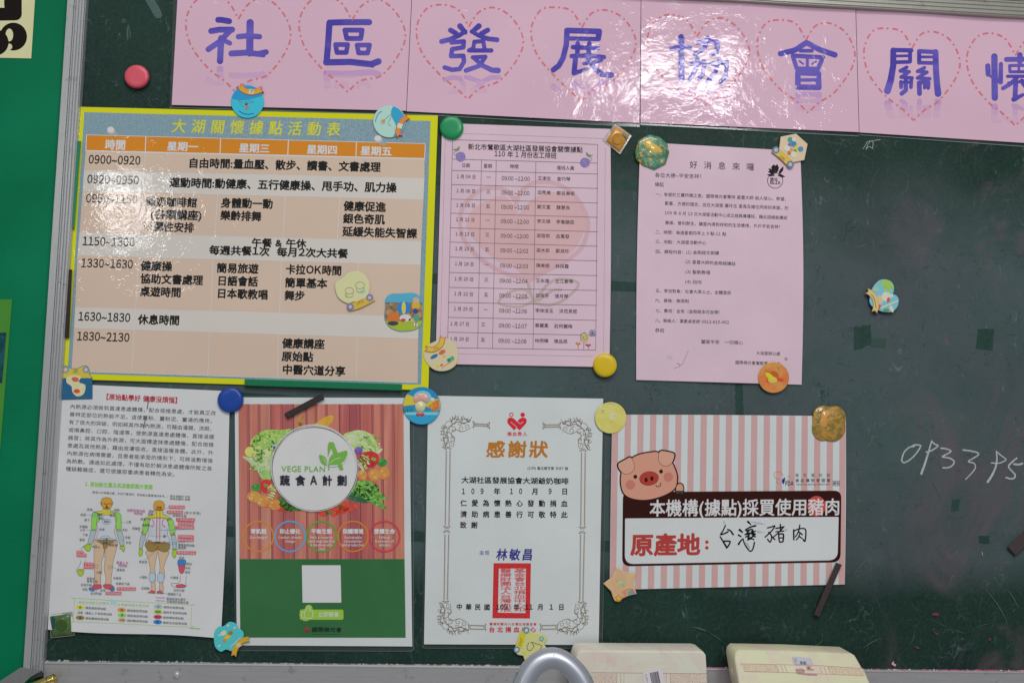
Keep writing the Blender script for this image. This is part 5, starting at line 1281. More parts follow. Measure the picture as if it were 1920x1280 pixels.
# ------------------------------------------------------------------ certificate
CER = Sheet('certificate', 'white thank-you certificate with ornate border, gold title and red square seal', 'certificate',
            [(803, 741.5), (1131, 747), (1122.5, 1208.2), (795, 1207)], mat(A(192, 198, 202), 'paper', key='cer'), off=0.0016, wave=wav(.0009, .8, .0007, .7, 5.0, .0002))
film = Art(CER.root, const(0.0010))
film.quad('laminate_film', clear_mat(), [(799, 740), (1137.5, 746), (1129.5, 1215), (791, 1214.5)], 0, 40)
film.line('laminate_edge', mat(A(80, 106, 100), 'ink', key='rim3'), [(1137, 760), (1129.5, 1211), (1125, 1215), (796, 1214.5), (791.5, 1210)], .8, 1); film.build()
a = CER.art; T = a.text
RDL = mat(A(198, 44, 56), 'ink', key='rdl')
c = cz(780, 720, 4.924); c2 = cz(780, 960, 4.571)
q = circ(*c(880, 281), 3.3, 20); a.line('heart_logo', RDL, q + [q[0]], 1.5, 2); a.ell('heart_logo', RDL, *c(985, 282), 4.2, layer=2)
f1 = f_poly(cv(c, [(905, 424), (848, 362), (842, 335), (852, 312), (880, 306), (905, 318), (958, 372), (930, 400)]))
f3 = f_poly(cv(c, [(958, 424), (1016, 362), (1023, 335), (1014, 314), (985, 306), (958, 318), (940, 336), (895, 382), (918, 410), (930, 402)]))
gap = f_strokes([(cv(c, [(875, 348), (905, 372), (932, 398)]), 1.2), (cv(c, [(932, 338), (962, 366), (990, 345)]), 1.2)])
a.sdf('heart_logo', RDL, lambda X, Y: np.maximum(np.minimum(f1(X, Y), f3(X, Y)), -gap(X, Y)), bb(cv(c, [(842, 300), (1023, 426)])), .6, 3)
for k, ch in enumerate('捐血救人'): T('logo_lettering', RDL, ch, 951 + 9.7 * k, 813, 8.2, 8.4, bold=.02, layer=2)
GD = mat(A(172, 112, 44), 'ink', key='gd')
for k, ch in enumerate('感謝狀'): T('title_lettering', GD, ch, 911 + 40.2 * k, 841.5, 33, 36, bold=.026, layer=2, shear=.04)
T('number_lettering', INK, '(109) 基北徵字第 3087 號', 988.8, 877, 6.6, 76.5, bold=.006, layer=2)
BKB = mat(A(24, 24, 26), 'ink', key='bkb')
T('body_lettering', BKB, '大湖社區發展協會大湖爺奶咖啡', 864.9, 899.2, 13, 201.5, y1=901.6, bold=.02, layer=2)
for ch, x_ in zip('109年10月9日', (438, 525, 610, 748, 882, 966, 1100, 1238, 1373)): T('body_lettering', BKB, ch, *c(x_, 988), 13 if is_cjk(ch) else 13.5, 12.5 if is_cjk(ch) else 6.5, center=True, bold=.024, layer=2)
for row, y_ in (('仁愛為懷熱心發動捐血', 1095), ('濟助病患善行可敬特此', 1198)):
    for k, ch in enumerate(row): T('body_lettering', BKB, ch, *c(440 + 103.3 * k, y_ + .6 * k), 13, 12.6, center=True, bold=.022, layer=2)
for k, ch in enumerate('致謝'): T('body_lettering', BKB, ch, *c2(405 + 95 * k, 108), 13, 12.6, center=True, bold=.022, layer=2)
for k, ch in enumerate('中華民國'): T('date_lettering', BKB, ch, *c2(372 + 79 * k, 808 + k), 12, 11.5, center=True, bold=.014, layer=5)
for t_, x_ in (('109', 736), ('年', 862), ('11', 968), ('月', 1067), ('1', 1160), ('日', 1246)): T('date_lettering', BKB, t_, *c2(x_, 810), 12.5, 11.5 if is_cjk(t_[0]) else 7.6 * len(t_), center=True, bold=.016, layer=5)
VI = mat(A(52, 52, 128), 'ink', key='vi')
T('signature_lettering', VI, '主任', *c2(540, 345), 8.6, 20.5, bold=.01, layer=2)
for k, ch in enumerate('林敏昌'): T('signature_lettering', VI, ch, *c2(684 + 110 * k, 360), 23, 21, bold=.022, layer=2, shear=.12)
RDS = mat(A(198, 52, 52), 'mottle', 500, A(182, 40, 46))
outr = [(925.5, 1055), (995.5, 1055.3), (993.7, 1158.6), (923.3, 1158)]
inn = cv(c2, [(710, 480), (942, 480), (938, 862), (702, 858)])
fo, fi = f_poly(outr), f_poly(inn)
a.sdf('seal_print', RDS, lambda X, Y: np.maximum(fo(X, Y), -fi(X, Y)), bb(outr), .8, 2)
SL = mat(A(196, 92, 96), 'ink', key='seal')
for colx, s_ in ((0, '醫療財團法人台灣血液'), (1, '基金會台北捐血中心印')):
    x_ = 936.8 + 26.2 * colx
    for k, ch in enumerate(s_):
        yy = 1069 + 8.1 * k
        glyph_batch(ch, .01); vs, fs = GL[(ch, .01)]
        a.put('seal_print', SL, [(x_ + gx * 23, yy - (gy - .38) * 8.4) for gx, gy in vs], fs, 3)
a.line('seal_print', mat(A(206, 204, 206), 'ink', key='sw'), [(961, 1066), (960, 1147)], 1.2, 4)
RS2 = mat(A(186, 44, 58), 'ink', key='rs2')
T('issuer_lettering', RS2, '醫療財團法人台灣血液基金會', *c2(628, 955), 5.6, 89, bold=.01, layer=2)
for k, ch in enumerate('台北捐血中心'): T('issuer_lettering', RS2, ch, *c2(625 + 70.5 * k, 1003), 11, 11, bold=.03, layer=2)
BR = mat(A(112, 100, 84), 'ink', key='br'); BR2 = mat(A(150, 140, 124), 'ink', key='br2')
for (xa_, ya_), (xb_, yb_) in (((836.5, 844), (834.5, 984)), ((843.6, 844), (841.5, 984)), ((834, 1001), (832.3, 1124)), ((841, 1001), (838.4, 1124)), ((1090, 848), (1088.6, 985)), ((1097, 848), (1095.4, 985)), ((1088.2, 1001), (1086.6, 1125)), ((1095.3, 1001), (1092.6, 1125)),
                               ((890, 793.5), (915, 795)), ((890, 797), (915, 798.5)), ((1021, 796), (1047, 795.5)), ((1021, 800), (1047, 799.5)), ((882, 1171), (907, 1172)), ((882, 1178), (907, 1178.5)), ((1017, 1171.5), (1042, 1171)), ((1017, 1178.5), (1042, 1178))):
    a.line(a.new('border_line'), BR, [(xa_, ya_), (xb_, yb_)], 1.0, 2)
    a.line('border_line', BR2, [(xa_ + (1.4 if abs(ya_ - yb_) > 9 else 0), ya_ + (0 if abs(ya_ - yb_) > 9 else 1.4)), (xb_ + (1.4 if abs(ya_ - yb_) > 9 else 0), yb_ + (0 if abs(ya_ - yb_) > 9 else 1.4))], .6, 2)
def knot(x, y, rot):
    for s_ in (-1, 1):
        pts = smooth([(x - 5 * s_, y + 2), (x - 3 * s_, y - 3), (x, y - 1), (x - 3.6 * s_, y + 1), (x - 7 * s_, y)], 3)
        pts = [(x + (p[0] - x) * math.cos(rot) - (p[1] - y) * math.sin(rot), y + (p[0] - x) * math.sin(rot) + (p[1] - y) * math.cos(rot)) for p in pts]
        a.line('border_ornament', BR, pts, .8, 3 + (s_ > 0))
for x_, y_, r_ in ((840, 840, 0), (838, 987, 3.14), (837.5, 996, 0), (835.5, 1127, 3.14), (1093.5, 844, 0), (1092, 988, 3.14), (1091.5, 998, 0), (1089.5, 1128, 3.14), (888, 795.5, 1.57), (917, 797, -1.57), (1019, 798, 1.57), (1050, 797.5, -1.57), (879, 1175, 1.57), (910, 1175, -1.57), (1014, 1175, 1.57), (1045, 1175, -1.57)): knot(x_, y_, r_)
def spiral(x, y, r, a0, turns, s_):
    n = int(14 * turns) + 4; r *= 1.22; turns *= .8
    return [(x + r * (1 - .72 * k / n) * math.cos(a0 + s_ * 6.283 * turns * k / n), y + r * (1 - .72 * k / n) * math.sin(a0 + s_ * 6.283 * turns * k / n)) for k in range(n + 1)]
orn = []
for x_, y_, r_, a0, t_, s_ in ((17, 17, 8, 2.2, 1.2, 1), (26, 12, 6, -1.0, 1.1, -1), (12, 28, 6, 3.5, 1.1, 1), (36, 14, 7, 3.0, 1.2, 1), (46, 12, 6, 0, 1.2, -1), (40, 24, 5, 1, 1.3, 1), (52, 20, 4, 2, 1.2, 1), (54, 9, 3.5, 4, 1.2, -1), (30, 5, 4, 2.4, 1.2, 1), (42, 4, 3, .4, 1.1, -1), (20, 6, 3.5, 5, 1.1, 1),
                               (14, 38, 7, .5, 1.2, -1), (10, 48, 6, 3.9, 1.2, 1), (22, 42, 5, 2.2, 1.3, -1), (20, 52, 4, 1.1, 1.2, 1), (6, 56, 3.5, 2.2, 1.2, -1), (4, 32, 4, .7, 1.2, 1), (4, 44, 3, 3.3, 1.1, -1), (5, 22, 3.5, 1.8, 1.1, 1), (24, 26, 5, 4.2, 1.2, 1)):
    orn.append((spiral(x_, y_, r_, a0, t_, s_), .8))
orn += [(smooth([(2 + 4 * math.sin(k), 60 - 6.2 * k), (9 + 3 * math.cos(k * 2), 54 - 5.4 * k), (5, 50 - 5.4 * k)], 3), .75) for k in range(7)] + [(smooth([(60 - 6.2 * k, 2 + 4 * math.sin(k)), (54 - 5.4 * k, 9 + 3 * math.cos(k * 2)), (50 - 5.4 * k, 5)], 3), .75) for k in range(7)]
orn += [(smooth([(8, 58), (14, 44), (12, 30), (18, 20), (30, 12), (44, 14), (58, 8)], 5), 1.2), (smooth([(24, 58), (26, 44), (20, 34), (28, 26), (40, 30), (52, 26), (58, 22)], 5), .9)]
fo_ = f_strokes(orn)
for ox, oy, sx_, sy_ in ((826.5, 779, 1, 1), (1109.5, 783, -1, 1), (820.5, 1189, 1, -1), (1103, 1189.5, -1, -1)):
    V0 = lambda x, y: (ox + sx_ * x * .97, oy + sy_ * y)
    flip = sx_ * sy_ < 0
    sub = Art(CER.root, a.depth, a.dirs)
    sub.sdf('corner_ornament', BR, fo_, (-2, -2, 64, 64), .62, 2, tf=V0)
    if flip:
        for k_ in sub.parts: sub.parts[k_] = (sub.parts[k_][0], [f[::-1] for f in sub.parts[k_][1]])
    sub.build()
a.build()

# ------------------------------------------------------------------ pork sign
PKW = mat(A(190, 198, 208), 'paper', key='pw')
PRK = Sheet('pork_sign', 'pink and white striped sign with a cartoon pig leaning over a dark brown panel', 'sign',
            [(1148, 777), (1586, 780), (1584, 1095), (1143, 1105)], PKW, off=0.0014, wave=lambda u, v: .0007 * (1 + np.sin(5 * u + 2 * v)) + .0022 * np.maximum(0, 1 - np.abs(u - .527) / .16) + .0006 * (1 + np.sin(6 * v)), edge_bow=lambda u, v: (1.5 * math.sin(math.pi * v) * (u - .3), -2.0 * (1 - v) * math.sin(math.pi * u) * .4))
a = PRK.art; T = a.text
pks = mat(A(188, 152, 150), 'paper', key='ps')
for k in range(0, 37, 2):
    a.quad(a.new('stripe_print'), pks, [PRK.px(k / 37 + .0004, .001), PRK.px((k + 1) / 37 - .0002, .001), PRK.px((k + 1) / 37 - .0002, .999), PRK.px(k / 37 + .0004, .999)], 1)
DBR = mat(A(50, 22, 20), 'ink', key='dbr')
def rr(q, rad, X, Y):
    """rounded quad through bilinear coordinates; q tl tr br bl ; rad per corner"""
    return None
def rquad(q, rads, n=8):
    out = []
    for i in range(4):
        p, pr, nx_ = q[i], q[i - 1], q[(i + 1) % 4]; r_ = rads[i]
        def toward(p, t, d):
            L = math.hypot(t[0] - p[0], t[1] - p[1]); return (p[0] + (t[0] - p[0]) / L * d, p[1] + (t[1] - p[1]) / L * d)
        if r_ <= 0: out.append(p); continue
        a_, b_ = toward(p, pr, r_), toward(p, nx_, r_)
        for k in range(n + 1):
            t = k / n; out.append(((1 - t) ** 2 * a_[0] + 2 * t * (1 - t) * p[0] + t * t * b_[0], (1 - t) ** 2 * a_[1] + 2 * t * (1 - t) * p[1] + t * t * b_[1]))
    return out
qo = rquad([(1168, 922), (1577.5, 919.2), (1576, 1053.5), (1166.5, 1061)], (13, 14, 16, 16))
a.sdf('panel_print', DBR, f_poly(qo), bb(qo), 1.6, 2)
qi = rquad([(1172, 971.3), (1572.5, 968.3), (1570.5, 1049.5), (1171.5, 1056.8)], (0, 0, 17, 17))
a.sdf('panel_white', mat(A(194, 200, 208), 'paper', key='pwh'), f_poly(qi), bb(qi), 1.6, 3)
a.sdf('highlight_disc', mat(A(188, 72, 68), 'ink', key='hd'), lambda X, Y: np.hypot((X - 1531) / .9, Y - 948.3) - 19, (1511, 928, 1552, 969), 1.2, 3)
T('panel_lettering', mat(A(206, 208, 214), 'ink', key='pl'), '本機構(據點)採買使用豬肉', 1217.5, 952, 33.5, 358.5, y1=949.5, bold=.017, layer=5)
T('origin_lettering', mat(A(166, 62, 58), 'ink', key='or'), '原產地', 1182, 1021, 43, 131.5, y1=1019.8, bold=.034, layer=5)
for y_ in (1015.5, 1026.3): a.ell('origin_lettering', mat(A(166, 62, 58), 'ink', key='or'), 1325.4, y_, 3.2, layer=5)
c = cz(1340, 860, 6.4)
hs = [([(130, 795), (100, 860), (72, 905), (120, 892), (160, 872)], (9, 12)), ([(155, 845), (190, 860), (222, 905)], (10, 13)), ([(65, 930), (100, 985), (145, 1060)], (9, 14)), ([(110, 985), (185, 988), (165, 1040), (145, 1065)], 11),
      ([(400, 752), (435, 785)], (16, 8)), ([(368, 850), (430, 815), (490, 800)], (9, 14)), ([(300, 850), (335, 878)], (18, 10)), ([(288, 912), (318, 930)], (14, 9)), ([(286, 1022), (318, 975), (345, 955)], (14, 8)),
      ([(380, 862), (420, 850), (385, 890), (425, 885)], 10), ([(430, 840), (460, 852), (440, 872), (485, 868)], 10), ([(365, 905), (420, 895), (470, 888)], 11), ([(372, 935), (415, 915), (400, 950), (450, 935)], 10), ([(450, 905), (490, 900), (455, 925), (490, 930)], 10), ([(395, 970), (440, 955), (470, 965)], 10),
      ([(342, 965), (365, 1030), (420, 1102), (452, 1090), (470, 1040), (476, 1000)], (9, 11)),
      ([(635, 825), (680, 815), (722, 802), (690, 855), (640, 905), (606, 935)], 10), ([(648, 878), (680, 915), (682, 960), (665, 995), (635, 962)], 10), ([(682, 925), (722, 965)], 10), ([(788, 782), (790, 858)], 10), ([(735, 832), (785, 822), (832, 812)], 10), ([(828, 815), (770, 880), (705, 935)], 9), ([(735, 872), (832, 862)], 9), ([(768, 902), (825, 902), (820, 990)], 11), ([(768, 902), (778, 990), (812, 992)], 10), ([(780, 945), (818, 945)], 9),
      ([(948, 850), (950, 966)], 11), ([(950, 862), (1010, 838), (1065, 832), (1092, 850), (1094, 910), (1084, 985), (1062, 965)], (9, 11)), ([(1022, 790), (1012, 850), (990, 900), (968, 932)], 9), ([(1005, 870), (1052, 905)], 10), ([(1020, 900), (1005, 940), (980, 968)], 9), ([(1010, 925), (1050, 950)], 9)]
st = [(smooth(cv(c, p), 4) if len(p) > 2 else cv(c, p), (w_[0] / 4.0, w_[1] / 4.0) if isinstance(w_, tuple) else w_ / 4.0) for p, w_ in hs]
a.sdf('handwriting', mat(A(18, 20, 26), 'ink', key='hnd'), f_strokes(st), bbs(st), .55, 6)
smg = mat(A(160, 168, 178), 'ink', key='smg')
for q in ([(420, 745), (560, 765), (620, 790), (500, 780)], [(480, 850), (600, 880), (520, 890)], [(360, 990), (400, 1080), (430, 1070), (400, 1010)], [(100, 740), (130, 760), (110, 790)], [(840, 830), (880, 850), (850, 870)]): a.poly('ink_smudge', smg, cv(c, q), 4)
# agency mark
for q, k_ in ((smooth([(825, 205), (800, 165), (760, 153), (720, 165), (713, 200), (735, 228), (775, 238)], 4), (196, 92, 70)), (smooth([(775, 245), (745, 262), (750, 288), (780, 292), (800, 278)], 4), (110, 140, 190)), (smooth([(868, 225), (880, 205), (905, 208), (915, 228), (900, 248), (870, 248)], 4), (120, 170, 140))):
    a.line('agency_mark', mat(A(*k_), 'ink'), cv(c, q), .6, 4)
a.poly('agency_mark', mat(A(36, 48, 130), 'ink'), cv(c, [(806, 270), (815, 240), (846, 218), (842, 262), (828, 306)]), 4)
FD = mat(A(40, 40, 48), 'ink', key='fd')
T('agency_lettering', FD, 'FDA', *c(848, 293), 11, 15.6, bold=.02, layer=4)
for k, ch in enumerate('衛生福利部'): T('agency_lettering', mat(A(96, 92, 96), 'ink', key='ag'), ch, *c(968 + 94 * k, 194), 6.8, 6.8, layer=4)
for k, ch in enumerate('食品藥物管理署'): T('agency_lettering', mat(A(96, 92, 96), 'ink', key='ag'), ch, *c(968 + 62.5 * k, 256), 7, 7.2, bold=.01, layer=4)
T('agency_lettering', mat(A(96, 92, 96), 'ink', key='ag'), 'Taiwan Food and Drug Administration', *c(974, 304), 4.6, 64.5, layer=4)
q = cv(c, [(1420, 264), (1498, 264), (1498, 318), (1420, 318), (1420, 264)]); a.line('agency_lettering', FD, q, .6, 4); T('agency_lettering', FD, '廣告', *c(1424, 291), 6, 11.2, layer=4)
# pig
c = cz(1140, 800, 7.385)
PG1, PG2, PG3, PG4 = mat(A(196, 142, 122), 'ink', key='pig'), mat(A(182, 116, 104), 'ink', key='cheek'), mat(A(164, 62, 54), 'ink', key='nose'), DBR
head = smooth(cv(c, [(330, 435), (440, 380), (600, 350), (700, 355), (860, 460), (935, 600), (957, 720), (925, 850), (800, 935), (640, 990), (480, 1010), (320, 985), (220, 920), (180, 800), (182, 660), (215, 560)]), 5, True)
fh = f_poly(head)
el = smooth(cv(c, [(140, 540), (150, 500), (240, 450), (295, 420), (330, 435), (362, 510), (362, 580), (320, 635), (260, 652), (205, 640), (160, 590)]), 4, True)
er = smooth(cv(c, [(705, 362), (738, 330), (830, 342), (905, 362), (920, 400), (890, 490), (830, 538), (760, 535), (712, 490), (698, 420)]), 4, True)
fl, fr = f_poly(el), f_poly(er)
out_ = lambda X, Y: np.minimum(np.minimum(fh(X, Y), fl(X, Y)), fr(X, Y))
bbx = bb(head + el + er, 5)
a.sdf(a.new('pig_print'), PG4, lambda X, Y: np.maximum(out_(X, Y) - 2.2, Y - (935 - .25 * 0 + 0) * 0 - 928), bbx, 1.0, 4)
a.sdf(a.new('pig_print'), PG1, lambda X, Y: fh(X, Y) + .3, bbx, 1.0, 5)
for e_, f_ in ((el, fl), (er, fr)):
    a.sdf(a.new('pig_print'), PG4, lambda X, Y: f_(X, Y) - .3, bb(e_, 3), .9, 6); a.sdf(a.new('pig_print'), mat(A(202, 150, 130), 'ink', key='ear'), lambda X, Y: f_(X, Y) + .4, bb(e_, 3), .9, 7)
for x_, y_ in ((308, 800), (835, 692)): a.ell(a.new('pig_print'), PG2, *c(x_, y_), 8.8, layer=6, n=26)
for x_, y_ in ((378, 688), (735, 615)): a.ell(a.new('pig_print'), PG4, *c(x_, y_), 3.5, 3.7, layer=7)
a.ell(a.new('pig_print'), PG4, *c(568, 712), 18.1, 13.2, -.12, layer=6, n=32); a.ell(a.new('pig_print'), PG3, *c(568, 712), 17.5, 12.5, -.12, layer=7, n=32)
for x_, y_ in ((528, 732), (608, 713)): a.ell(a.new('pig_print'), PG4, *c(x_, y_), 2.9, 4.3, layer=8)
a.line('pig_print', PG4, smooth(cv(c, [(660, 800), (675, 822), (700, 826), (724, 808), (730, 770)]), 5), 1.3, 7, 4)
hand = smooth(cv(c, [(930, 895), (932, 830), (950, 790), (995, 770), (1040, 790), (1056, 840), (1056, 895)]), 4)
a.poly(a.new('pig_print'), PG4, hand, 5)
a.poly(a.new('pig_print'), PG1, smooth(cv(c, [(944, 882), (946, 835), (962, 802), (995, 786), (1028, 802), (1042, 840), (1042, 882)]), 4), 6)
a.poly(a.new('pig_print'), mat(A(48, 66, 56), 'ink', key='hoof'), cv(c, [(944, 884), (1042, 884), (1040, 915), (1022, 938), (1000, 912), (985, 912), (962, 936), (944, 912)]), 7)
a.build()
# ================================================================== magnets
def mm(x): return x / 1000.0
BUT = [(1.0, .0), (1.0, .25), (.99, .5), (.955, .72), (.88, .87), (.74, .96), (.5, .995), (.25, 1.0), (.02, 1.0)]
def button(label, x, y, rpx, col, h=.0085, dents=None):
    fr = P(x, y, h * .6); r = rpx * PXM * .985
    t = thing('round_magnet', label, 'magnet', P(x, y, h * .5))
    base = .0025
    # keep the disc's face centred on its photo point
    o = lathe_px(t, 'cap', x, y, [(r * a, base + (h - base) * b) for a, b in BUT], mat(A(*col), 'plastic', key='btn'), 56)
    off = P(x, y, h * .6) - P(x, y, 0); off.y = 0
    for v in o.data.vertices: v.co += off
    o2 = lathe_px(t, 'magnet_ring', x, y, [(r * .62, .0004), (r * .62, base)], mat((0.05, .05, .05), 'plastic'), 32)
    for v in o2.data.vertices: v.co += off
    return t
GRP = None
button('round salmon red button magnet alone on the bare board, upper left', 256.5, 144, 22.5, (226, 78, 92))
button('round green button magnet at the top left corner of the pink duty table', 847, 239.5, 22.8, (14, 130, 78))
button('round orange-yellow button magnet at the lower right corner of the duty table', 1134.5, 684.5, 22.8, (236, 168, 22))
button('round dark blue button magnet between the white leaflet and the food poster', 432, 749.5, 23.5, (22, 62, 142))

CORK = mat((.16, .12, .09), 'plastic', key='side')
def badge(label, out, col, back=.0026, front=.0044, fin='plate', side=None, dome=0.0, name='picture_magnet', disc=True, bev=.8):
    t = thing(name, label, 'magnet', P(sum(p[0] for p in out) / len(out), sum(p[1] for p in out) / len(out), back))
    m_ = col if not isinstance(col, tuple) else mat(A(*col), fin)
    plate(t, 'plate', out, back, front, m_, side or CORK, dome, bev)
    if disc:
        cx_ = sum(p[0] for p in out) / len(out); cy_ = sum(p[1] for p in out) / len(out)
        lathe_px(t, 'magnet_disc', cx_, cy_, [(.009, .0021), (.009, back)], mat((.03, .03, .03), 'plastic'), 24)
    a = Art(t, const(front + .00006), lambda x, y: ((1, 0), (0, -1))); a.LAY = .00006
    return t, a
def ribbon(t, pts, w, col, edge, front=.0052, label=None):
    """strip with swallow-tailed ends along the points"""
    q = smooth(pts, 6); L = []; R = []
    for i, p in enumerate(q):
        a_, b_ = q[max(0, i - 1)], q[min(len(q) - 1, i + 1)]; l = math.hypot(b_[0] - a_[0], b_[1] - a_[1]) or 1
        nx_, ny_ = -(b_[1] - a_[1]) / l, (b_[0] - a_[0]) / l
        L.append((p[0] + nx_ * w / 2, p[1] + ny_ * w / 2)); R.append((p[0] - nx_ * w / 2, p[1] - ny_ * w / 2))
    def notch(e0, e1):
        l = math.hypot(e1[0] - e0[0], e1[1] - e0[1]); return (e1[0] - (e1[0] - e0[0]) / l * w * .35, e1[1] - (e1[1] - e0[1]) / l * w * .35)
    out = L + [notch(q[-3], q[-1])] + R[::-1] + [notch(q[2], q[0])]
    plate(t, 'ribbon', out, .0026, front, mat(A(*edge), 'plate'), CORK, 0, .4)
    a = Art(t, const(front + .00006)); a.LAY = .00006
    inner = shrink(out if True else out, 1.1)
    ar = sum(out[i][0] * out[(i + 1) % len(out)][1] - out[(i + 1) % len(out)][0] * out[i][1] for i in range(len(out)))
    a.sdf('ribbon_face', mat(A(*col), 'plate'), (lambda f: (lambda X, Y: f(X, Y) + 1.1))(f_poly(out)), bb(out), .7, 1)
    return a
G = 'small picture magnets holding the papers'
SK1, SK2 = (70, 186, 206), (20, 130, 178)
def split_art(a, out, f2, col2, lay=1, cell=1.0, part='picture', fin='plate', ins=1.0):
    f = f_poly(out)
    a.sdf(part, mat(A(*col2), fin) if isinstance(col2, tuple) else col2, lambda X, Y: np.maximum(f(X, Y) + ins, f2(X, Y)), bb(out), cell, lay)

# 1 blue disc with ribbon at the schedule's top edge
o_ = circ(464, 191, 31, 48)
t, a = badge('blue disc magnet with a red and orange ribbon on top, between banner and schedule', o_, (44, 176, 204))
split_art(a, o_, lambda X, Y: Y - (183 + 5 * np.sin(X / 17.)), (14, 138, 190))
a.line('picture', mat(A(110, 130, 140), 'ink'), smooth([(446, 187), (456, 192), (470, 189), (476, 192), (462, 194), (455, 200), (448, 190)], 4), .8, 3)
a.ell('picture', mat(A(150, 130, 110), 'ink'), 463, 202, 4, 4.5, layer=3, n=12); a.ell('picture', mat(A(70, 66, 90), 'ink'), 462, 195.5, 2.6, 2, layer=4, n=10)
a.line('picture', mat(A(34, 60, 150), 'ink'), smooth([(448, 208), (456, 213), (466, 214.5), (476, 213)], 5), 1.2, 3)
a.build(); r_ = ribbon(t, [(448, 159), (455, 168), (467, 173), (480, 172), (493, 167)], 11, (236, 152, 40), (216, 60, 44)); r_.quad('stamp', mat(A(200, 190, 160), 'ink'), [(467, 167), (476, 168), (475, 177), (466, 176)], 3); r_.text('stamp_lettering', mat(A(40, 70, 60), 'ink'), '7', 467, 172, 8, 8, ang=.06, layer=4); r_.build()
# 2 pale green and blue disc
o_ = circ(730, 228, 30.5, 48)
t, a = badge('pale green and blue disc magnet with a ribbon on its right, schedule top right', o_, (160, 208, 186))
split_art(a, o_, lambda X, Y: (738 + 5 * np.sin(Y / 9.)) - X, (30, 146, 184))
a.line('picture', mat(A(110, 130, 130), 'ink'), smooth([(718, 229), (724, 222), (733, 215), (737, 214), (732, 222), (728, 232), (733, 236)], 4), .8, 3); a.ell('picture', mat(A(176, 160, 130), 'ink'), 718, 228, 4.4, 4.6, layer=3, n=12)
a.line('picture', mat(A(60, 90, 150), 'ink'), smooth([(704, 229), (706, 220), (711, 212), (716, 209)], 4), 1.1, 3)
a.build(); r_ = ribbon(t, [(766, 218), (756, 225), (750, 235), (746, 246), (750, 257)], 10, (232, 128, 60), (214, 76, 50)); r_.quad('stamp', mat(A(205, 200, 170), 'ink'), [(746, 231), (756, 233), (753, 242), (744, 239)], 3); r_.build()
# 3 cream heart
o_ = smooth([(641, 522), (652, 512), (668, 508), (684, 515), (693, 532), (691, 552), (684, 571), (664, 566), (652, 569), (636, 560), (629, 545), (629, 530)], 5, True)
t, a = badge('cream heart magnet with a small dated ribbon, on the beige timetable cells', o_, (212, 198, 148))
LNK = mat(A(130, 122, 90), 'ink')
for x_, y_, r_ in ((655, 545, 8), (675, 535, 8.5)):
    q = circ(x_, y_, r_, 16, r_ * .75); a.line('picture', LNK, q + [q[0]], .8, 2); a.line('picture', LNK, smooth([(x_ - 6, y_ + 5), (x_ - 5, y_ + 12), (x_ + 6, y_ + 11), (x_ + 7, y_ + 4)], 4), .8, 3)
a.ell('picture', mat(A(150, 190, 180), 'ink'), 679, 547, 7, 3, -.2, 2); a.ell('picture', mat(A(180, 190, 120), 'ink'), 649, 553, 4, 3.4, 0, 2)
a.build(); r_ = ribbon(t, [(652, 576), (668, 573), (684, 566), (700, 557)], 14, (214, 166, 64), (210, 160, 58), front=.0048)
r_.text('ribbon_lettering', mat(A(170, 80, 50), 'ink'), '1992', 668, 569, 8.5, 15, ang=-.42, layer=4)
for x_, y_ in ((657, 575), (693, 558)):
    r_.ell('ribbon_end', mat(A(108, 110, 160), 'plate'), x_, y_, 6.6, 6.6, layer=3); r_.ell('ribbon_end', mat(A(176, 168, 176), 'ink'), x_, y_, 3.6, 3.4, layer=4)
r_.build()
# 4 rounded square with bright scene
o_ = rquad([(722, 552), (790, 548), (793, 618), (722, 622)], (20, 18, 26, 22), 8)
o_ = smooth([(722, 575), (723, 560), (733, 551), (752, 550), (775, 549), (788, 557), (793, 575), (793, 598), (787, 613), (772, 620), (748, 621), (730, 613), (721, 597)], 5, True)
t, a = badge('rounded square magnet with a bright blue, orange and green scene, right timetable edge', o_, (74, 160, 190), fin='gloss')
split_art(a, o_, lambda X, Y: 600 - Y + 2 * np.sin(X / 9.), (150, 172, 46), 1)
split_art(a, o_, lambda X, Y: np.maximum(np.abs(Y - 584) - 17, 0 * X - 1), mat(A(176, 138, 90), 'mottle', 160, A(96, 84, 80)), 2)
for x_, y_, rx_, ry_, cc, ly in ((737, 598, 11, 13, (214, 106, 32), 3), (737, 606, 10, 4, (34, 56, 66), 4), (757, 577, 12, 12, (24, 118, 196), 5), (757, 577, 4, 12, (226, 190, 60), 6), (760, 596, 11, 7, (226, 226, 222), 5), (756, 600, 5, 3, (196, 50, 40), 6), (780, 572, 8, 9, (214, 160, 40), 4), (780, 563, 6, 6, (206, 160, 126), 5), (779, 583, 5, 5, (40, 60, 130), 5), (741, 574, 5, 6, (130, 110, 70), 4), (781, 596, 6, 7, (70, 150, 120), 6), (775, 600, 9, 4, (186, 170, 110), 5)):
    a.ell('picture', mat(A(*cc), 'gloss'), x_, y_, rx_, ry_, 0, ly, 18)
a.quad('shop_mark', mat(A(206, 206, 196), 'ink'), [(776, 604), (783, 604), (783, 611), (776, 611)], 9); a.text('shop_mark', mat(A(170, 50, 40), 'ink'), '7', 777, 607.5, 8, 5, layer=10, bold=.05)
a.build()
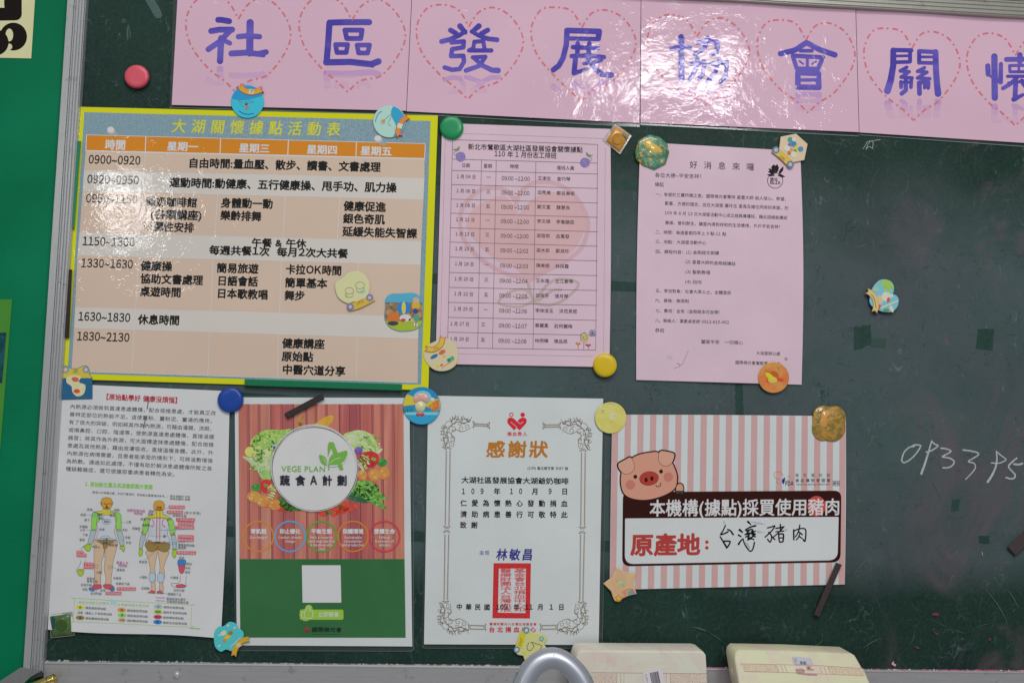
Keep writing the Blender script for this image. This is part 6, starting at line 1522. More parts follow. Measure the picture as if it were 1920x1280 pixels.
# 5 cream apple shape
o_ = smooth([(803, 647), (815, 640), (828, 634), (843, 636), (853, 645), (859, 660), (857, 680), (845, 692), (828, 696), (812, 692), (799, 679), (794, 664)], 5, True)
t, a = badge('cream rounded magnet with coloured dots, lower left corner of the duty table', o_, (214, 186, 150))
for x_, y_, rx_, ry_, cc in ((842, 675, 4, 4, (24, 140, 112)), (848, 671, 3.6, 3.6, (60, 160, 130)), (829, 660, 7, 4, (210, 100, 70)), (814, 668, 8, 3.4, (54, 110, 150)), (821, 686, 3, 3, (210, 190, 60)), (828, 684, 3, 2, (206, 90, 70)), (833, 668, 3, 2, (190, 160, 120))): a.ell('picture', mat(A(*cc), 'ink'), x_, y_, rx_, ry_, -.5, 2, 14)
for k in range(7): a.line('picture', mat(A(206, 90, 80), 'ink'), [(829 + k * 3.4, 690 - k * 2.3), (831 + k * 3.4, 686 - k * 2.3)], 1.1, 3)
a.build(); r_ = ribbon(t, [(797, 653), (812, 655), (826, 646), (831, 630)], 10.5, (232, 178, 60), (216, 70, 44)); r_.text('ribbon_lettering', mat(A(190, 90, 40), 'ink'), '1962', 812, 654.5, 7, 12, ang=-.35, layer=4); r_.build()
# 6 beach disc
o_ = circ(790.5, 760.5, 35.5, 48)
t, a = badge('round blue beach scene magnet with raised cream figure shape, under the schedule corner', o_, (22, 128, 176), fin='gloss')
split_art(a, o_, lambda X, Y: np.maximum(np.abs(Y - 754 - (X - 790) * .18) - 3 - np.abs(X - 790) * .30, -1 + 0 * X), (222, 182, 50), 1)
split_art(a, o_, lambda X, Y: 769 - Y + 1.5 * np.sin(X / 6), (40, 150, 190), 3); split_art(a, o_, lambda X, Y: np.abs(Y - 775) - 2.4, (120, 190, 206), 4)
split_art(a, o_, lambda X, Y: np.hypot(X - 792, (Y - 745) * 1.3) - 17, (110, 184, 200), 2)
a.sdf('picture', mat(A(196, 150, 60), 'mottle', 300, A(190, 90, 50)), f_poly([(803, 760), (822, 748), (825, 765), (812, 772)]), (800, 745, 828, 776), .8, 5)
for k in range(6): a.line('picture', mat(A(40, 110, 60), 'ink'), [(758 + k * 3, 774 - k * .6), (756 + k * 4, 766 + (k % 2) * 3)], 1.6, 5 + k % 2)
a.quad('shop_mark', mat(A(200, 204, 196), 'ink'), [(808, 745), (814, 745.5), (814, 751.5), (808, 751)], 6)
a.build()
DM = lambda col: mat(A(*col), 'gloss')
plate(t, 'raised_shape', circ(788, 762, 9.8, 24, 10.5), .0044, .0052, DM((226, 200, 150)), None, .0022, .5)
plate(t, 'raised_shape', smooth([(775, 748), (779, 740), (788, 737), (798, 738), (805, 746), (802, 755), (790, 752), (778, 755)], 4, True), .0044, .0050, DM((226, 150, 140)), None, .0012, .4)
plate(t, 'raised_shape', circ(784, 776.5, 4.2, 16, 3.4), .0044, .0050, DM((206, 60, 44)), None, .0012, .4); plate(t, 'raised_shape', circ(792, 776.5, 4.2, 16, 3.4), .0044, .0050, DM((206, 60, 44)), None, .0012, .4)
# 7 carton shape
o_ = [(116, 686), (124, 685), (133, 690), (146, 690), (156, 685), (164, 686), (168, 696), (168, 702), (173.5, 708), (173.5, 748), (113, 749), (112, 710), (117, 703)]
t, a = badge('faded blue magnet with a yellow top like a carton, schedule lower left corner', o_, (26, 90, 130), front=.0040)
split_art(a, o_, lambda X, Y: Y - 708.5, (204, 176, 56), 1)
for x_, y_ in ((123, 693), (161, 693)): a.ell('picture', mat(A(116, 136, 160), 'ink'), x_, y_, 6.4, 6.4, layer=2); a.ell('picture', mat(A(190, 172, 160), 'ink'), x_, y_, 3.6, 3.8, layer=3)
a.quad('stamp', mat(A(170, 160, 90), 'ink'), [(136, 690), (147, 690), (147, 700), (136, 700)], 2); a.text('stamp', mat(A(60, 110, 90), 'ink'), '7', 137, 695, 9, 9, layer=3)
a.poly('picture', mat(A(216, 206, 168), 'mottle', 200, A(206, 190, 140)), smooth([(126, 706), (140, 703), (152, 706), (148, 716), (160, 722), (157, 738), (145, 743), (136, 735), (134, 724), (125, 717)], 4, True), 3)
a.ell('picture', mat(A(214, 96, 66), 'ink'), 141, 711, 7, 4.5, .2, 4); a.ell('picture', mat(A(208, 80, 54), 'ink'), 144, 733, 6, 4, 0, 4)
for k in range(10): a.ell('picture_wear', mat(A(150, 120, 110), 'ink'), rs.uniform(115, 172), rs.uniform(735, 748), .8, .5, 0, 5, 6)
a.build()
# 8 teal flower
o_ = smooth([(402, 1184), (410, 1174), (419, 1173), (430, 1165), (442, 1168), (446, 1176), (455, 1182), (457, 1192), (450, 1202), (447, 1212), (436, 1220), (424, 1217), (414, 1221), (404, 1213), (401, 1200)], 5, True)
t, a = badge('turquoise scalloped magnet with an orange ribbon, lower left corner of the food poster', o_, (76, 186, 190))
for x_, y_ in ((412, 1190), (440, 1176), (411, 1210), (428, 1172)): a.ell('picture', mat(A(176, 210, 206), 'ink'), x_, y_, 3, 1.8, -.7, 2, 12)
for x_, y_, rx_, ry_, cc, ly in ((419, 1186, 6, 4.5, (216, 206, 180), 3), (427, 1193, 8, 4, (210, 184, 60), 4), (432, 1186, 5, 4, (140, 120, 70), 5), (421, 1200, 4, 3, (206, 130, 60), 5)): a.ell('picture', mat(A(*cc), 'ink'), x_, y_, rx_, ry_, -.6, ly, 14)
for k in range(8): a.line('picture', mat(A(190, 200, 190), 'ink'), [(432 + k * 2.4, 1213 - k * 2.2), (434 + k * 2.4, 1209 - k * 2.2)], 1.0, 6)
a.build(); r_ = ribbon(t, [(438, 1230), (441, 1217), (448, 1206), (457, 1199), (468, 1197)], 9.5, (232, 158, 40), (222, 140, 34)); r_.quad('stamp', mat(A(190, 186, 130), 'ink'), [(441, 1206), (449, 1203), (453, 1210), (445, 1214)], 3); r_.build()
# 9 yellow flower
o_ = smooth([(985, 1183), (992, 1180), (1002, 1186), (1010, 1186), (1020, 1187), (1025, 1196), (1021, 1208), (1028, 1218), (1018, 1230), (1000, 1236), (984, 1236), (981, 1229), (970, 1226), (966, 1216), (972, 1206)], 5, True)
t, a = badge('pale yellow flower shaped magnet behind the bent metal tube, certificate bottom', o_, (218, 208, 130))
a.poly('picture', mat(A(214, 186, 60), 'ink'), [(976, 1182), (988, 1184), (978, 1216), (966, 1212)], 2)
for x_, y_ in ((987, 1181), (969, 1217)): a.ell('picture', mat(A(84, 130, 166), 'ink'), x_, y_, 5.6, 6.4, .4, 3); a.ell('picture', mat(A(206, 200, 160), 'ink'), x_, y_, 3, 3.6, .4, 4)
a.text('ribbon_lettering', mat(A(130, 110, 40), 'ink'), '1997', 974, 1210, 7, 16, ang=-1.25, layer=4)
for k in range(5): q = k * 1.257; a.ell('picture', mat(A(120, 164, 160), 'ink'), 1015.5 + 3 * math.cos(q), 1197 + 3 * math.sin(q), 2.2, layer=3 + k % 3, n=10)
a.ell('picture', mat(A(200, 196, 170), 'ink'), 1015.5, 1197, 1.6, layer=7, n=10); a.ell('picture', mat(A(190, 200, 90), 'ink'), 984, 1223, 3.2, layer=3, n=12)
a.line('picture', DK, smooth([(992, 1203), (988, 1214), (994, 1219), (1001, 1210), (996, 1203), (1006, 1206), (1016, 1210), (1012, 1217)], 4), .8, 5)
a.build()
# 10 yellow disc
o_ = circ(1145, 783, 29.5, 44)
t, a = badge('worn plain yellow disc magnet at the upper left corner of the pork sign', o_, mat(A(206, 196, 116), 'mottle', 60, A(196, 184, 96)))
a.ell('picture', mat(A(214, 196, 150), 'ink'), 1149, 780, 7, 7, 0, 1); a.line('picture', mat(A(206, 150, 130), 'ink'), smooth([(1138, 758), (1146, 756), (1152, 760)], 4), 1.2, 2); a.text('stamp', mat(A(80, 150, 130), 'ink'), '7', 1126, 771, 8, 8, ang=.2, layer=2)
a.ell('picture', DK, 1147, 790, .8, layer=3, n=6); a.ell('picture', DK, 1153, 780, .8, layer=3, n=6); a.build()
# 11 peach star
c = cz(1120, 1000, 9.144)
o_ = cv(c, [(100, 852), (245, 745), (318, 565), (445, 640), (560, 664), (665, 670), (625, 850), (640, 930), (675, 1030), (540, 1062), (440, 1104), (365, 1168), (300, 1150), (268, 1090), (235, 985)])
t, a = badge('peach coloured star magnet at the lower left corner of the pork sign', o_, mat(A(214, 176, 130), 'mottle', 40, A(222, 160, 122)))
a.ell('picture', mat(A(196, 182, 136), 'mottle', 300, A(150, 156, 120)), *c(410, 850), 10, 8, .2, 1)
a.poly('picture', mat(A(120, 144, 150), 'ink'), cv(c, [(520, 990), (610, 950), (660, 1030), (530, 1060)]), 2); a.line('picture', mat(A(206, 80, 60), 'ink'), cv(c, [(420, 1000), (520, 955), (600, 945), (640, 1020)]), 1, 3)
a.quad('stamp', mat(A(196, 150, 120), 'ink'), cv(c, [(430, 1000), (510, 985), (520, 1060), (440, 1090)]), 4); a.text('stamp', mat(A(190, 80, 60), 'ink'), '7', *c(438, 1045), 8, 8, ang=-.2, layer=5)
sp = [(c(365, 1105)[0] + (8 if k % 2 == 0 else 4) * math.sin(k * .628), c(365, 1105)[1] - (8 if k % 2 == 0 else 4) * math.cos(k * .628)) for k in range(10)]
a.poly('star_print', mat(A(206, 90, 50), 'ink'), sp, 6); a.poly('star_print', mat(A(228, 174, 50), 'ink'), [(c(365, 1105)[0] + (p[0] - c(365, 1105)[0]) * .72, c(365, 1105)[1] + (p[1] - c(365, 1105)[1]) * .72) for p in sp], 7); a.build()
# 12 gold domed quatrefoil
c = cz(1500, 740, 12.8)
o_ = smooth(cv(c, [(300, 480), (340, 370), (430, 290), (560, 250), (690, 272), (800, 268), (920, 275), (1020, 350), (1085, 450), (1095, 560), (1080, 680), (1085, 800), (1060, 930), (990, 1030), (880, 1110), (760, 1120), (640, 1100), (500, 1100), (390, 1040), (310, 930), (285, 800), (300, 680)]), 4, True)
GM = mat(A(164, 128, 44), 'mottle', 90, A(112, 104, 40)); 
gm2, nt, b = new_mat('gold_resin'); p = pos(nt)
cc1 = mixc(nt, mapr(nt, noise(nt, p, 120, 3, .6, .8), .4, .6, 0, 1), A(176, 130, 46), A(120, 104, 40)); cc2 = mixc(nt, mapr(nt, noise(nt, p, 90, 3, .6, 1.5), .6, .64, 0, 1), cc1, A(24, 96, 84))
nt.links.new(cc2, b.inputs['Base Color']); setin(b, Roughness=.3, Coat_Weight=1.0, Coat_Roughness=.05); nt.links.new(bump(nt, noise(nt, p, 150, 3, .6, .5), .9, .0018), b.inputs['Normal'])
t, a = badge('domed gold and green resin magnet with four lobes, pork sign upper right corner', o_, gm2, front=.0048, dome=.0022, side=mat(A(150, 134, 116), 'gloss'), bev=2.2)
plate(t, 'raised_shape', smooth(cv(c, [(530, 420), (640, 380), (740, 400), (730, 470), (660, 540), (680, 640), (660, 750), (590, 800), (500, 760), (470, 640), (500, 560)]), 4, True), .0055, .0064, DM((196, 140, 66)), None, .0014, .5)
# 13 octagon
c = cz(1180, 240, 5.12)
o_ = cv(c, [(48, 230), (92, 115), (195, 62), (300, 90), (365, 150), (384, 235), (350, 345), (240, 403), (130, 365), (62, 305)])
gm3, nt, b = new_mat('green_resin'); p = pos(nt)
cc1 = mixc(nt, mapr(nt, noise(nt, p, 70, 3, .6, .8), .42, .58, 0, 1), A(56, 104, 66), A(70, 132, 110)); cc2 = mixc(nt, mapr(nt, noise(nt, p, 110, 4, .7, 1.2), .54, .6, 0, 1), cc1, A(196, 152, 66))
nt.links.new(cc2, b.inputs['Base Color']); setin(b, Roughness=.3, Coat_Weight=1.0, Coat_Roughness=.05); nt.links.new(bump(nt, noise(nt, p, 170, 3, .6, .5), .9, .0014), b.inputs['Normal'])
t, a = badge('green and gold eight sided resin magnet at the meeting notice upper left corner', o_, gm3, front=.0046, dome=.0016, side=mat(A(96, 120, 100), 'gloss'), bev=2.0)
plate(t, 'raised_shape', smooth(cv(c, [(150, 130), (200, 118), (235, 150), (285, 185), (290, 225), (255, 250), (215, 240), (190, 210), (160, 190)]), 4, True), .0052, .0062, DM((216, 166, 70)), None, .0014, .5)
# 14 peach hexagon
o_ = cv(c, [(1452, 85), (1600, 55), (1712, 155), (1680, 310), (1545, 338), (1432, 240)])
t, a = badge('peach hexagon magnet with coloured balloons, meeting notice upper right corner', o_, (208, 176, 144))
for x_, y_, r_, cc in ((1545, 113, 26, (66, 150, 140)), (1582, 110, 20, (206, 204, 170)), (1578, 155, 28, (66, 124, 176)), (1540, 160, 18, (120, 110, 150)), (1600, 190, 20, (204, 186, 60)), (1645, 203, 26, (84, 130, 170)), (1515, 195, 30, (218, 208, 176)), (1555, 205, 18, (200, 140, 110)), (1590, 225, 18, (96, 150, 70)), (1580, 255, 30, (216, 206, 172)), (1535, 240, 18, (180, 110, 80))):
    a.ell('picture', mat(A(*cc), 'ink'), *c(x_, y_), r_ / 5.12, layer=2 + int(x_) % 6, n=16)
a.build(); r_ = ribbon(t, cv(c, [(1385, 205), (1450, 255), (1500, 300), (1560, 360)]), 13, (204, 168, 56), (180, 150, 60), front=.0050)
for x_, y_ in ((1408, 212), (1545, 350)): r_.ell('ribbon_end', mat(A(84, 104, 136), 'plate'), *c(x_, y_), 6.6, 6.8, layer=3); r_.ell('ribbon_end', mat(A(176, 176, 160), 'ink'), *c(x_, y_), 3.4, 3.6, layer=4)
r_.text('ribbon_lettering', mat(A(140, 90, 30), 'ink'), '1996', *c(1440, 268), 8, 13, ang=.62, layer=4); r_.build()
# 15 orange disc
o_ = circ(1450.3, 707.5, 29, 44)
t, a = badge('round orange and yellow magnet at the bottom right of the meeting notice', o_, mat(A(224, 158, 84), 'mottle', 22, A(214, 110, 60)))
q = circ(1450.3, 707.5, 26, 40); a.line('picture', mat(A(214, 130, 70), 'ink'), q + [q[0]], .7, 1)
for x_, y_, rx_, ry_, cc, ro in ((1452, 702, 9, 6, (176, 92, 44), .5), (1444, 706, 11, 4.6, (216, 190, 50), .7), (1439, 694, 5, 2.4, (196, 120, 50), .3), (1463, 711, 7, 3, (206, 80, 50), .2), (1440, 714, 4, 3, (206, 90, 50), 0), (1449, 712, 9, 6, (226, 176, 96), 0)): a.ell('picture', mat(A(*cc), 'ink'), x_, y_, rx_, ry_, ro, 2 + int(x_ * 7) % 6, 16)
a.text('stamp', mat(A(110, 130, 110), 'ink'), '7', 1456, 691, 8, 8, layer=9); a.build()
# 16 cloud shape
c = cz(1600, 500, 7.11)
o_ = smooth(cv(c, [(240, 310), (290, 230), (350, 180), (420, 168), (500, 195), (540, 260), (540, 330), (528, 362), (575, 385), (606, 440), (590, 530), (530, 595), (460, 608), (380, 598), (300, 560), (240, 520), (214, 460), (225, 380)]), 4, True)
t, a = badge('sky blue heart shaped magnet with a peach ribbon, alone on the open board', o_, (112, 178, 196), back=.0034, front=.0052)
ff = f_poly(o_)
a.sdf('picture', mat(A(112, 176, 66), 'mottle', 400, A(170, 190, 90)), lambda X, Y: np.maximum(ff(X, Y) + 1, np.hypot(X - c(480, 150)[0], (Y - c(480, 170)[1]) * .8) - 17 + 4 * np.sin(X * .7)), bb(o_), .8, 1)
for x_, y_, rx_, ry_, cc, ro in ((440, 400, 62, 66, (222, 214, 176), 0), (350, 440, 50, 60, (216, 176, 150), 0), (340, 530, 34, 30, (206, 84, 60), .4), (468, 440, 22, 34, (206, 84, 70), .2), (300, 300, 40, 34, (150, 182, 160), .2), (515, 385, 14, 24, (206, 214, 196), -.3), (440, 580, 42, 22, (92, 140, 96), 0), (510, 560, 24, 50, (200, 210, 170), -.4)): a.ell('picture', mat(A(*cc), 'ink'), *c(x_, y_), rx_ / 7.11, ry_ / 7.11, ro, 2 + (x_ // 10) % 7, 18)
a.line('picture', mat(A(180, 206, 170), 'ink'), cv(c, [(360, 555), (595, 455)]), 3.4, 10); a.build()
r_ = ribbon(t, cv(c, [(175, 320), (235, 355), (290, 430), (305, 520), (280, 612)]), 10.5, (222, 180, 110), (220, 152, 110), front=.0060); r_.line('ribbon_print', mat(A(170, 120, 40), 'ink'), smooth(cv(c, [(240, 365), (280, 430), (298, 500), (300, 550)]), 3), 1.6, 3); r_.build()

# sachets: clear square bag with a coloured cushion inside
def sachet(label, q_out, q_in, col, disc, tab, tabcol):
    t = thing('sachet_magnet', label, 'magnet', P(sum(p[0] for p in q_out) / 4, sum(p[1] for p in q_out) / 4, .001))
    plate(t, 'clear_bag', q_out, .0022, .0026, clear_mat(), clear_mat(), 0, .4)
    e = Art(t, const(.0027)); e.line('bag_edge', mat(A(150, 140, 122), 'ink', key='bag'), q_out + [q_out[0]], .7, 1); e.build()
    gmx, nt, b = new_mat('cushion'); p = pos(nt); nt.links.new(mixc(nt, mapr(nt, noise(nt, p, 60, 2), .35, .65, 0, 1), A(*col), A(*[int(v * 1.15) for v in col])), b.inputs['Base Color']); setin(b, Roughness=.32, Coat_Weight=.7, Coat_Roughness=.12)
    nt.links.new(bump(nt, noise(nt, p, 130, 2, .5, .5), .7, .0012), b.inputs['Normal'])
    # cushion: grid pillow
    n = 12; V = []; Fc = []
    for j in range(n + 1):
        for i in range(n + 1):
            u, v = i / n, j / n
            x_ = (1 - v) * ((1 - u) * q_in[0][0] + u * q_in[1][0]) + v * ((1 - u) * q_in[3][0] + u * q_in[2][0]); y_ = (1 - v) * ((1 - u) * q_in[0][1] + u * q_in[1][1]) + v * ((1 - u) * q_in[3][1] + u * q_in[2][1])
            V.append(P(x_, y_, .0027 + .0042 * (16 * u * (1 - u) * v * (1 - v)) ** .42))
    for j in range(n):
        for i in range(n): a0 = j * (n + 1) + i; Fc.append((a0, a0 + n + 1, a0 + n + 2, a0 + 1))
    mk('cushion', V, Fc, gmx, t, smooth=True)
    e = Art(t, const(.0073)); cx_ = sum(p[0] for p in q_in) / 4; cy_ = sum(p[1] for p in q_in) / 4
    e.sdf('inner_disc', mat(A(*disc), 'mottle', 200, A(*[int(v * 1.1) for v in disc])), lambda X, Y: np.hypot(X - cx_, Y - cy_) - 10.5, (cx_ - 12, cy_ - 12, cx_ + 12, cy_ + 12), 1, 0)
    e.quad('tab', mat(A(*tabcol), 'plastic'), tab, 1); e.build()
c = cz(810, 220, 5.119)
sachet('amber brown square sachet magnet at the duty table upper right corner', cv(c, [(1758, 60), (1918, 178), (1805, 355), (1638, 220)]), cv(c, [(1762, 85), (1900, 170), (1802, 335), (1668, 228)]), (170, 120, 44), (158, 112, 42), cv(c, [(1832, 146), (1888, 182), (1876, 204), (1822, 166)]), (60, 58, 66))
c = cz(0, 1140, 8)
sachet('dark green square sachet magnet at the white leaflet lower left corner', cv(c, [(735, 95), (1085, 50), (1115, 402), (765, 440)]), cv(c, [(742, 118), (1055, 78), (1088, 385), (785, 425)]), (62, 92, 44), (54, 78, 38), cv(c, [(772, 112), (808, 112), (812, 292), (778, 296)]), (16, 72, 100))

# bars
def bar(label, a_, b_, w_, col, name='magnet_bar', h=.0045, off=.0016, fin='rubber', parts=True, tip=False):
    L = math.hypot(b_[0] - a_[0], b_[1] - a_[1]); nx_, ny_ = -(b_[1] - a_[1]) / L * w_ / 2, (b_[0] - a_[0]) / L * w_ / 2
    t = thing(name, label, 'magnet', P((a_[0] + b_[0]) / 2, (a_[1] + b_[1]) / 2, off))
    o = [(a_[0] + nx_, a_[1] + ny_), (a_[0] - nx_, a_[1] - ny_), (b_[0] - nx_, b_[1] - ny_), (b_[0] + nx_, b_[1] + ny_)]
    plate(t, 'strip', o, off, off + h, mat(A(*col), fin), None, 0, 1.1)
    return t
c = cz(400, 700, 8.727)
bar('short black magnetic bar slanting across the top of the food poster', c(1190, 695), c(1795, 370), 11.5, (44, 38, 38), off=.0022)
c = cz(1110, 740, 2.976)
bar('long dark brown magnetic bar hanging off the pork sign lower right corner', c(1378, 940), c(1252, 1232), 11.5, (56, 44, 44), off=.0026)
c = cz(1640, 780, 4.268)
t = bar('brown-black magnetic bar slanting in from the right edge of the picture', c(1096, 1080), c(1300, 890), 22, (62, 52, 52), off=.0006)
GRB = (10, 106, 66)
bar('long green magnetic strip along the bottom edge of the schedule', (459, 716.5), (753.5, 726), 12.5, GRB, fin='plastic', h=.0048, off=.0020)
bar('green magnetic strip on the left edge of the schedule below its top corner', (146.5, 264.5), (134, 428), 10.8, (12, 112, 76), fin='plastic', h=.0048, off=.0020)
bar('black magnetic strip on the left edge of the schedule above the carton magnet', (129.5, 505), (124, 633), 11.5, (38, 34, 32), h=.0050, off=.0020)

# tape, chalk bit, crumbs
c = cz(0, 0, 2.2857)
t = thing('tape_strip', 'short strip of clear sticky tape on the board near the top left', 'tape', P(288, 12, 0))
e = Art(t, const(.0003)); e.poly('film', mat(A(78, 96, 92), 'mottle', 500, A(58, 80, 74)), cv(c, [(610, -20), (650, -25), (690, 50), (696, 66), (690, 78), (672, 80), (664, 74)]), 0); e.build()
c = cz(1360, 1180, 5.333)
t = thing('chalk_crumb', 'tiny pink chalk crumb clinging to the board right of the eraser cases', 'chalk', P(1677, 1244, 0))
plate(t, 'crumb', cv(c, [(1660, 345), (1668, 325), (1684, 310), (1686, 335), (1708, 345), (1706, 360), (1695, 368)]), .0002, .0028, mat(A(204, 150, 160), 'ink'), None, 0, .8)
c = cz(1560, 1020, 4.922)
t = thing('chalk_crumb', 'tiny pale chalk flake on the board near the right dark bar', 'chalk', P(1841, 1038, 0))
plate(t, 'crumb', cv(c, [(1378, 72), (1386, 68), (1394, 104), (1386, 106)]), .0002, .0012, mat(A(150, 146, 116), 'ink'), None, 0, .3)

# ------------------------------------------------------------------ eraser cleaner cases on the tray
def case_mat(base, seed):
    m, nt, b = new_mat('cream_plastic'); p = pos(nt)
    n1 = noise(nt, p, 26 + seed, 4, .65, .8); n2 = noise(nt, p, 1500, 2)
    c1 = mixc(nt, mapr(nt, n1, .46, .70, 0, .7), base, A(214, 170, 166)); c2 = mixc(nt, mapr(nt, n2, .6, .7, 0, .18), c1, A(176, 120, 128))
    nt.links.new(c2, b.inputs['Base Color']); setin(b, Roughness=.42, Specular_IOR_Level=.4); return m
def stipple_mat(base):
    m, nt, b = new_mat('stippled_cream'); p = pos(nt); n1 = noise(nt, p, 1300, 2)
    nt.links.new(mixc(nt, mapr(nt, n1, .45, .62, 0, 1), base, A(186, 140, 130)), b.inputs['Base Color']); setin(b, Roughness=.6); nt.links.new(bump(nt, n1, .5, .0005), b.inputs['Normal']); return m
def case(label, face, depth, offs, base, lean_side, sticker, nm='eraser_case'):
    """face: photo outline of the front (tl..) ; offs: depth of its top and its bottom from the board"""
    ctr = P(sum(p[0] for p in face) / len(face), face[0][1], offs[0])
    t = thing(nm, label, 'case', ctr)
    ytop = min(p[1] for p in face); ybot = max(p[1] for p in face)
    dp = lambda x, y: offs[0] + (offs[1] - offs[0]) * (y - ytop) / (ybot - ytop)
    n = len(face); inn = shrink(face, 3.0); mid = shrink(face, 1.0)
    rings = [[P(x, y, dp(x, y)) + Vector((0, depth, 0)) for x, y in face], [P(x, y, dp(x, y)) + Vector((0, .0022, 0)) for x, y in face], [P(x, y, dp(x, y)) + Vector((0, .0007, 0)) for x, y in mid], [P(x, y, dp(x, y)) for x, y in inn]]
    V = [p for r in rings for p in r]; Fc = []
    for r in range(3):
        for i in range(n): a_, b_ = r * n + i, r * n + (i + 1) % n; Fc.append((a_, a_ + n, b_ + n, b_))
    Fc.append(tuple(3 * n + i for i in range(n)))
    o = mk('lid', V, Fc, case_mat(base, 0), t)
    import bmesh
    q = bmesh.new(); q.from_mesh(o.data); bmesh.ops.recalc_face_normals(q, faces=q.faces); q.to_mesh(o.data); q.free()
    for p in o.data.polygons: p.use_smooth = len(p.vertices) == 4
    a = Art(t, lambda x, y: dp(x, y) + .0001, lambda x, y: ((1, .03), (0, -1))); a.LAY = .00012
    return t, a
SEAM = mat(A(176, 120, 126), 'ink', key='cs')
cb1 = A(214, 206, 180)
f_ = [(1082, 1226), (1085, 1221.5), (1092, 1218.5), (1200, 1219), (1312, 1219.8), (1320, 1222), (1324, 1228), (1326, 1260), (1328, 1330), (1074, 1330), (1077, 1260), (1079, 1235)]
t, a = case('cream plastic eraser case with white barcode label behind the bent tube', f_, .040, (.052, .060), cb1, 0, None)
ST = stipple_mat(cb1)
a.line(a.new('seam'), SEAM, [(1108, 1260), (1325, 1262)], .9, 1); a.quad(a.new('grip_band'), ST, [(1105, 1261.5), (1156, 1261.8), (1156, 1330), (1100, 1330)], 1); a.quad(a.new('grip_band'), ST, [(1257, 1262.5), (1325, 1263), (1327, 1330), (1257, 1330)], 1)
for x_ in (1156, 1164, 1170, 1249, 1257): a.line(a.new('seam'), SEAM, [(x_, 1262), (x_, 1330)], .6, 2)
stk = [(1205, 1260), (1241, 1252.5), (1250, 1300), (1212, 1308)]
a.quad('barcode_label', mat(A(196, 192, 200), 'paper', key='bcl'), stk, 4); 
def barcode(a, x0_, y0_, dx, dy, n, h, ex, m_):
    x_ = 0
    for k in range(n):
        w_ = rs.choice((.35, .6, .9)); a.quad('barcode_bars', m_, [(x0_ + dx * x_, y0_ + dy * x_), (x0_ + dx * (x_ + w_), y0_ + dy * (x_ + w_)), (x0_ + dx * (x_ + w_) + ex[0] * h, y0_ + dy * (x_ + w_) + ex[1] * h), (x0_ + dx * x_ + ex[0] * h, y0_ + dy * x_ + ex[1] * h)], 5, 40); x_ += w_ + rs.choice((.4, .6, .9))
DKI = mat(A(50, 44, 60), 'ink', key='bar')
barcode(a, 1218, 1260.5, 1, -.2, 14, 26, (.2, .98), DKI)
a.text('label_lettering', DKI, '8 150 07', 1211, 1263, 4.2, 22, ang=1.37, layer=5); a.build()
cb2 = A(208, 200, 164)
f_ = [(1377, 1233), (1379, 1223), (1385, 1217.3), (1480, 1219), (1596, 1224), (1603, 1228), (1608, 1236), (1617, 1252), (1622, 1258), (1640, 1300), (1655, 1336), (1400, 1336), (1385, 1280)]
t, a = case('yellower cream eraser case tilted, with a small label above its latch, on the right', f_, .034, (.048, .072), cb2, 1, None)
a.line(a.new('seam'), SEAM, [(1388, 1243.5), (1460, 1245), (1540, 1247), (1617, 1252)], .8, 1); a.line(a.new('seam'), SEAM, [(1396, 1258), (1480, 1260), (1540, 1262.5), (1621, 1266)], .8, 1)
ST2 = stipple_mat(cb2)
a.quad(a.new('grip_band'), ST2, [(1389, 1244.5), (1456, 1245.5), (1461, 1258.5), (1396, 1257.5)], 1); a.quad(a.new('grip_band'), ST2, [(1552, 1248.5), (1617, 1253), (1621, 1265), (1559, 1262.5)], 1)
for x_ in (1456, 1464, 1471, 1537, 1545, 1552): a.line(a.new('seam'), SEAM, [(x_, 1246 + (x_ - 1456) * .03), (x_ + 5, 1259 + (x_ - 1456) * .035)], .7, 2)
a.poly('latch_mark', mat(A(150, 116, 116), 'mottle', 400, A(176, 140, 136)), [(1491.5, 1253), (1504, 1252.5), (1510, 1256), (1507, 1261), (1532, 1262.5), (1532, 1265.5), (1514, 1265), (1494, 1262)], 3)
a.poly('latch_mark', mat(A(170, 130, 136), 'ink', key='lt'), [(1512, 1248), (1520, 1248), (1521, 1253), (1527, 1254), (1526, 1256), (1513, 1255)], 3)
for x_, y_ in ((1516, 1250), (1516.5, 1253)): a.ell('latch_mark', DKI, x_, y_, .9, layer=4, n=8)
a.poly('barcode_label', mat(A(184, 166, 176), 'paper', key='bc2'), rquad([(1484.5, 1230), (1520, 1233), (1525.5, 1247), (1490, 1245)], (3, 3, 2, 2), 3), 3); a.poly('barcode_label', mat(A(176, 180, 192), 'paper', key='bc3'), rquad([(1487, 1231.5), (1518, 1234), (1522.5, 1245), (1491, 1243.5)], (2, 2, 2, 2), 3), 4)
barcode(a, 1500, 1238.5, 1, .06, 9, 6, (.12, .98), DKI); a.text('label_lettering', DKI, '850', 1491, 1234, 3.6, 7, ang=1.3, layer=5); a.build()
# its underside shell showing at the left
plate(t, 'base_shell', [(1377, 1226), (1373.5, 1236), (1375, 1246), (1370, 1256), (1372, 1262), (1378, 1275), (1382, 1300), (1392, 1330), (1404, 1330), (1388, 1275), (1380, 1240)], .012, .040, case_mat(A(206, 168, 166), 3), None, 0, .8)

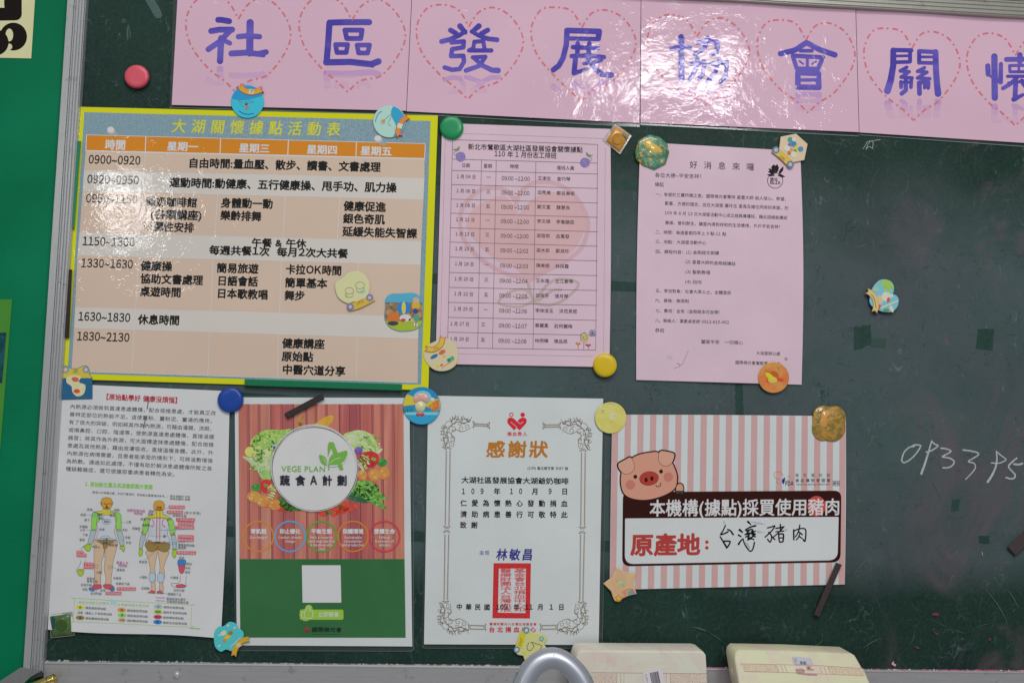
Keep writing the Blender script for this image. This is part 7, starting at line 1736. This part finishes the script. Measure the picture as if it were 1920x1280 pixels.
# ------------------------------------------------------------------ bent metal tube (chair back) close to the camera
tm, nt, b = new_mat('silver_paint'); b.inputs['Base Color'].default_value = (0.62, 0.66, 0.74, 1); setin(b, Metallic=.75, Roughness=.40, Coat_Weight=.35, Coat_Roughness=.16)
n_ = noise(nt, pos(nt), 900, 2); nt.links.new(bump(nt, n_, .12, .0002), b.inputs['Normal'])
OFF = .16
def tube(parent, name, pts, r_, m_, n=32):
    V = []; Fc = []; k = len(pts)
    for i, p in enumerate(pts):
        d = (pts[min(k - 1, i + 1)] - pts[max(0, i - 1)]).normalized(); s1 = d.cross(Vector((0, 1, 0))).normalized(); s2 = d.cross(s1)
        for j in range(n): q = 6.2831853 * j / n; V.append(p + (s1 * math.cos(q) + s2 * math.sin(q)) * r_)
    for i in range(k - 1):
        for j in range(n): a_, b_ = i * n + j, i * n + (j + 1) % n; Fc.append((a_, a_ + n, b_ + n, b_))
    o = mk(name, V, Fc, m_, parent, smooth=True)
    import bmesh
    q = bmesh.new(); q.from_mesh(o.data); bmesh.ops.recalc_face_normals(q, faces=q.faces); q.to_mesh(o.data); q.free()
    return o
ctl = smooth([(966, 1420), (970, 1340), (976, 1300), (987, 1268), (1007, 1243), (1035, 1233), (1062, 1243), (1086, 1268), (1101, 1300), (1110, 1340), (1116, 1420)], 8)
rt = 19.3 * (P(1000, 700, OFF) - P(999, 700, OFF)).length
t = thing('bent_tube', 'thick silver painted tube bent into an arch in front of the board', 'tube', P(1036, 1250, OFF))
tube(t, 'arch', [P(x_, y_, OFF + (y_ - 1233) * PXM * .15) for x_, y_ in ctl], rt, tm)
c = cz(940, 1160, 8.727)
for x_, y_, r_ in ((862, 583, .9), (835, 525, .4), (245, 930, 1.8), (255, 880, 1.0)):
    X_, Y_ = c(x_, y_); plate(t, 'paint_chip', [(X_ + r_ * math.cos(k) * .8, Y_ + r_ * 1.4 * math.sin(k)) for k in range(6)], OFF + rt * .86 if x_ > 500 else OFF + rt * .4, OFF + rt * 1.005 if x_ > 500 else OFF + rt * .62, mat((.03, .03, .035), 'ink'), None, 0, .1)
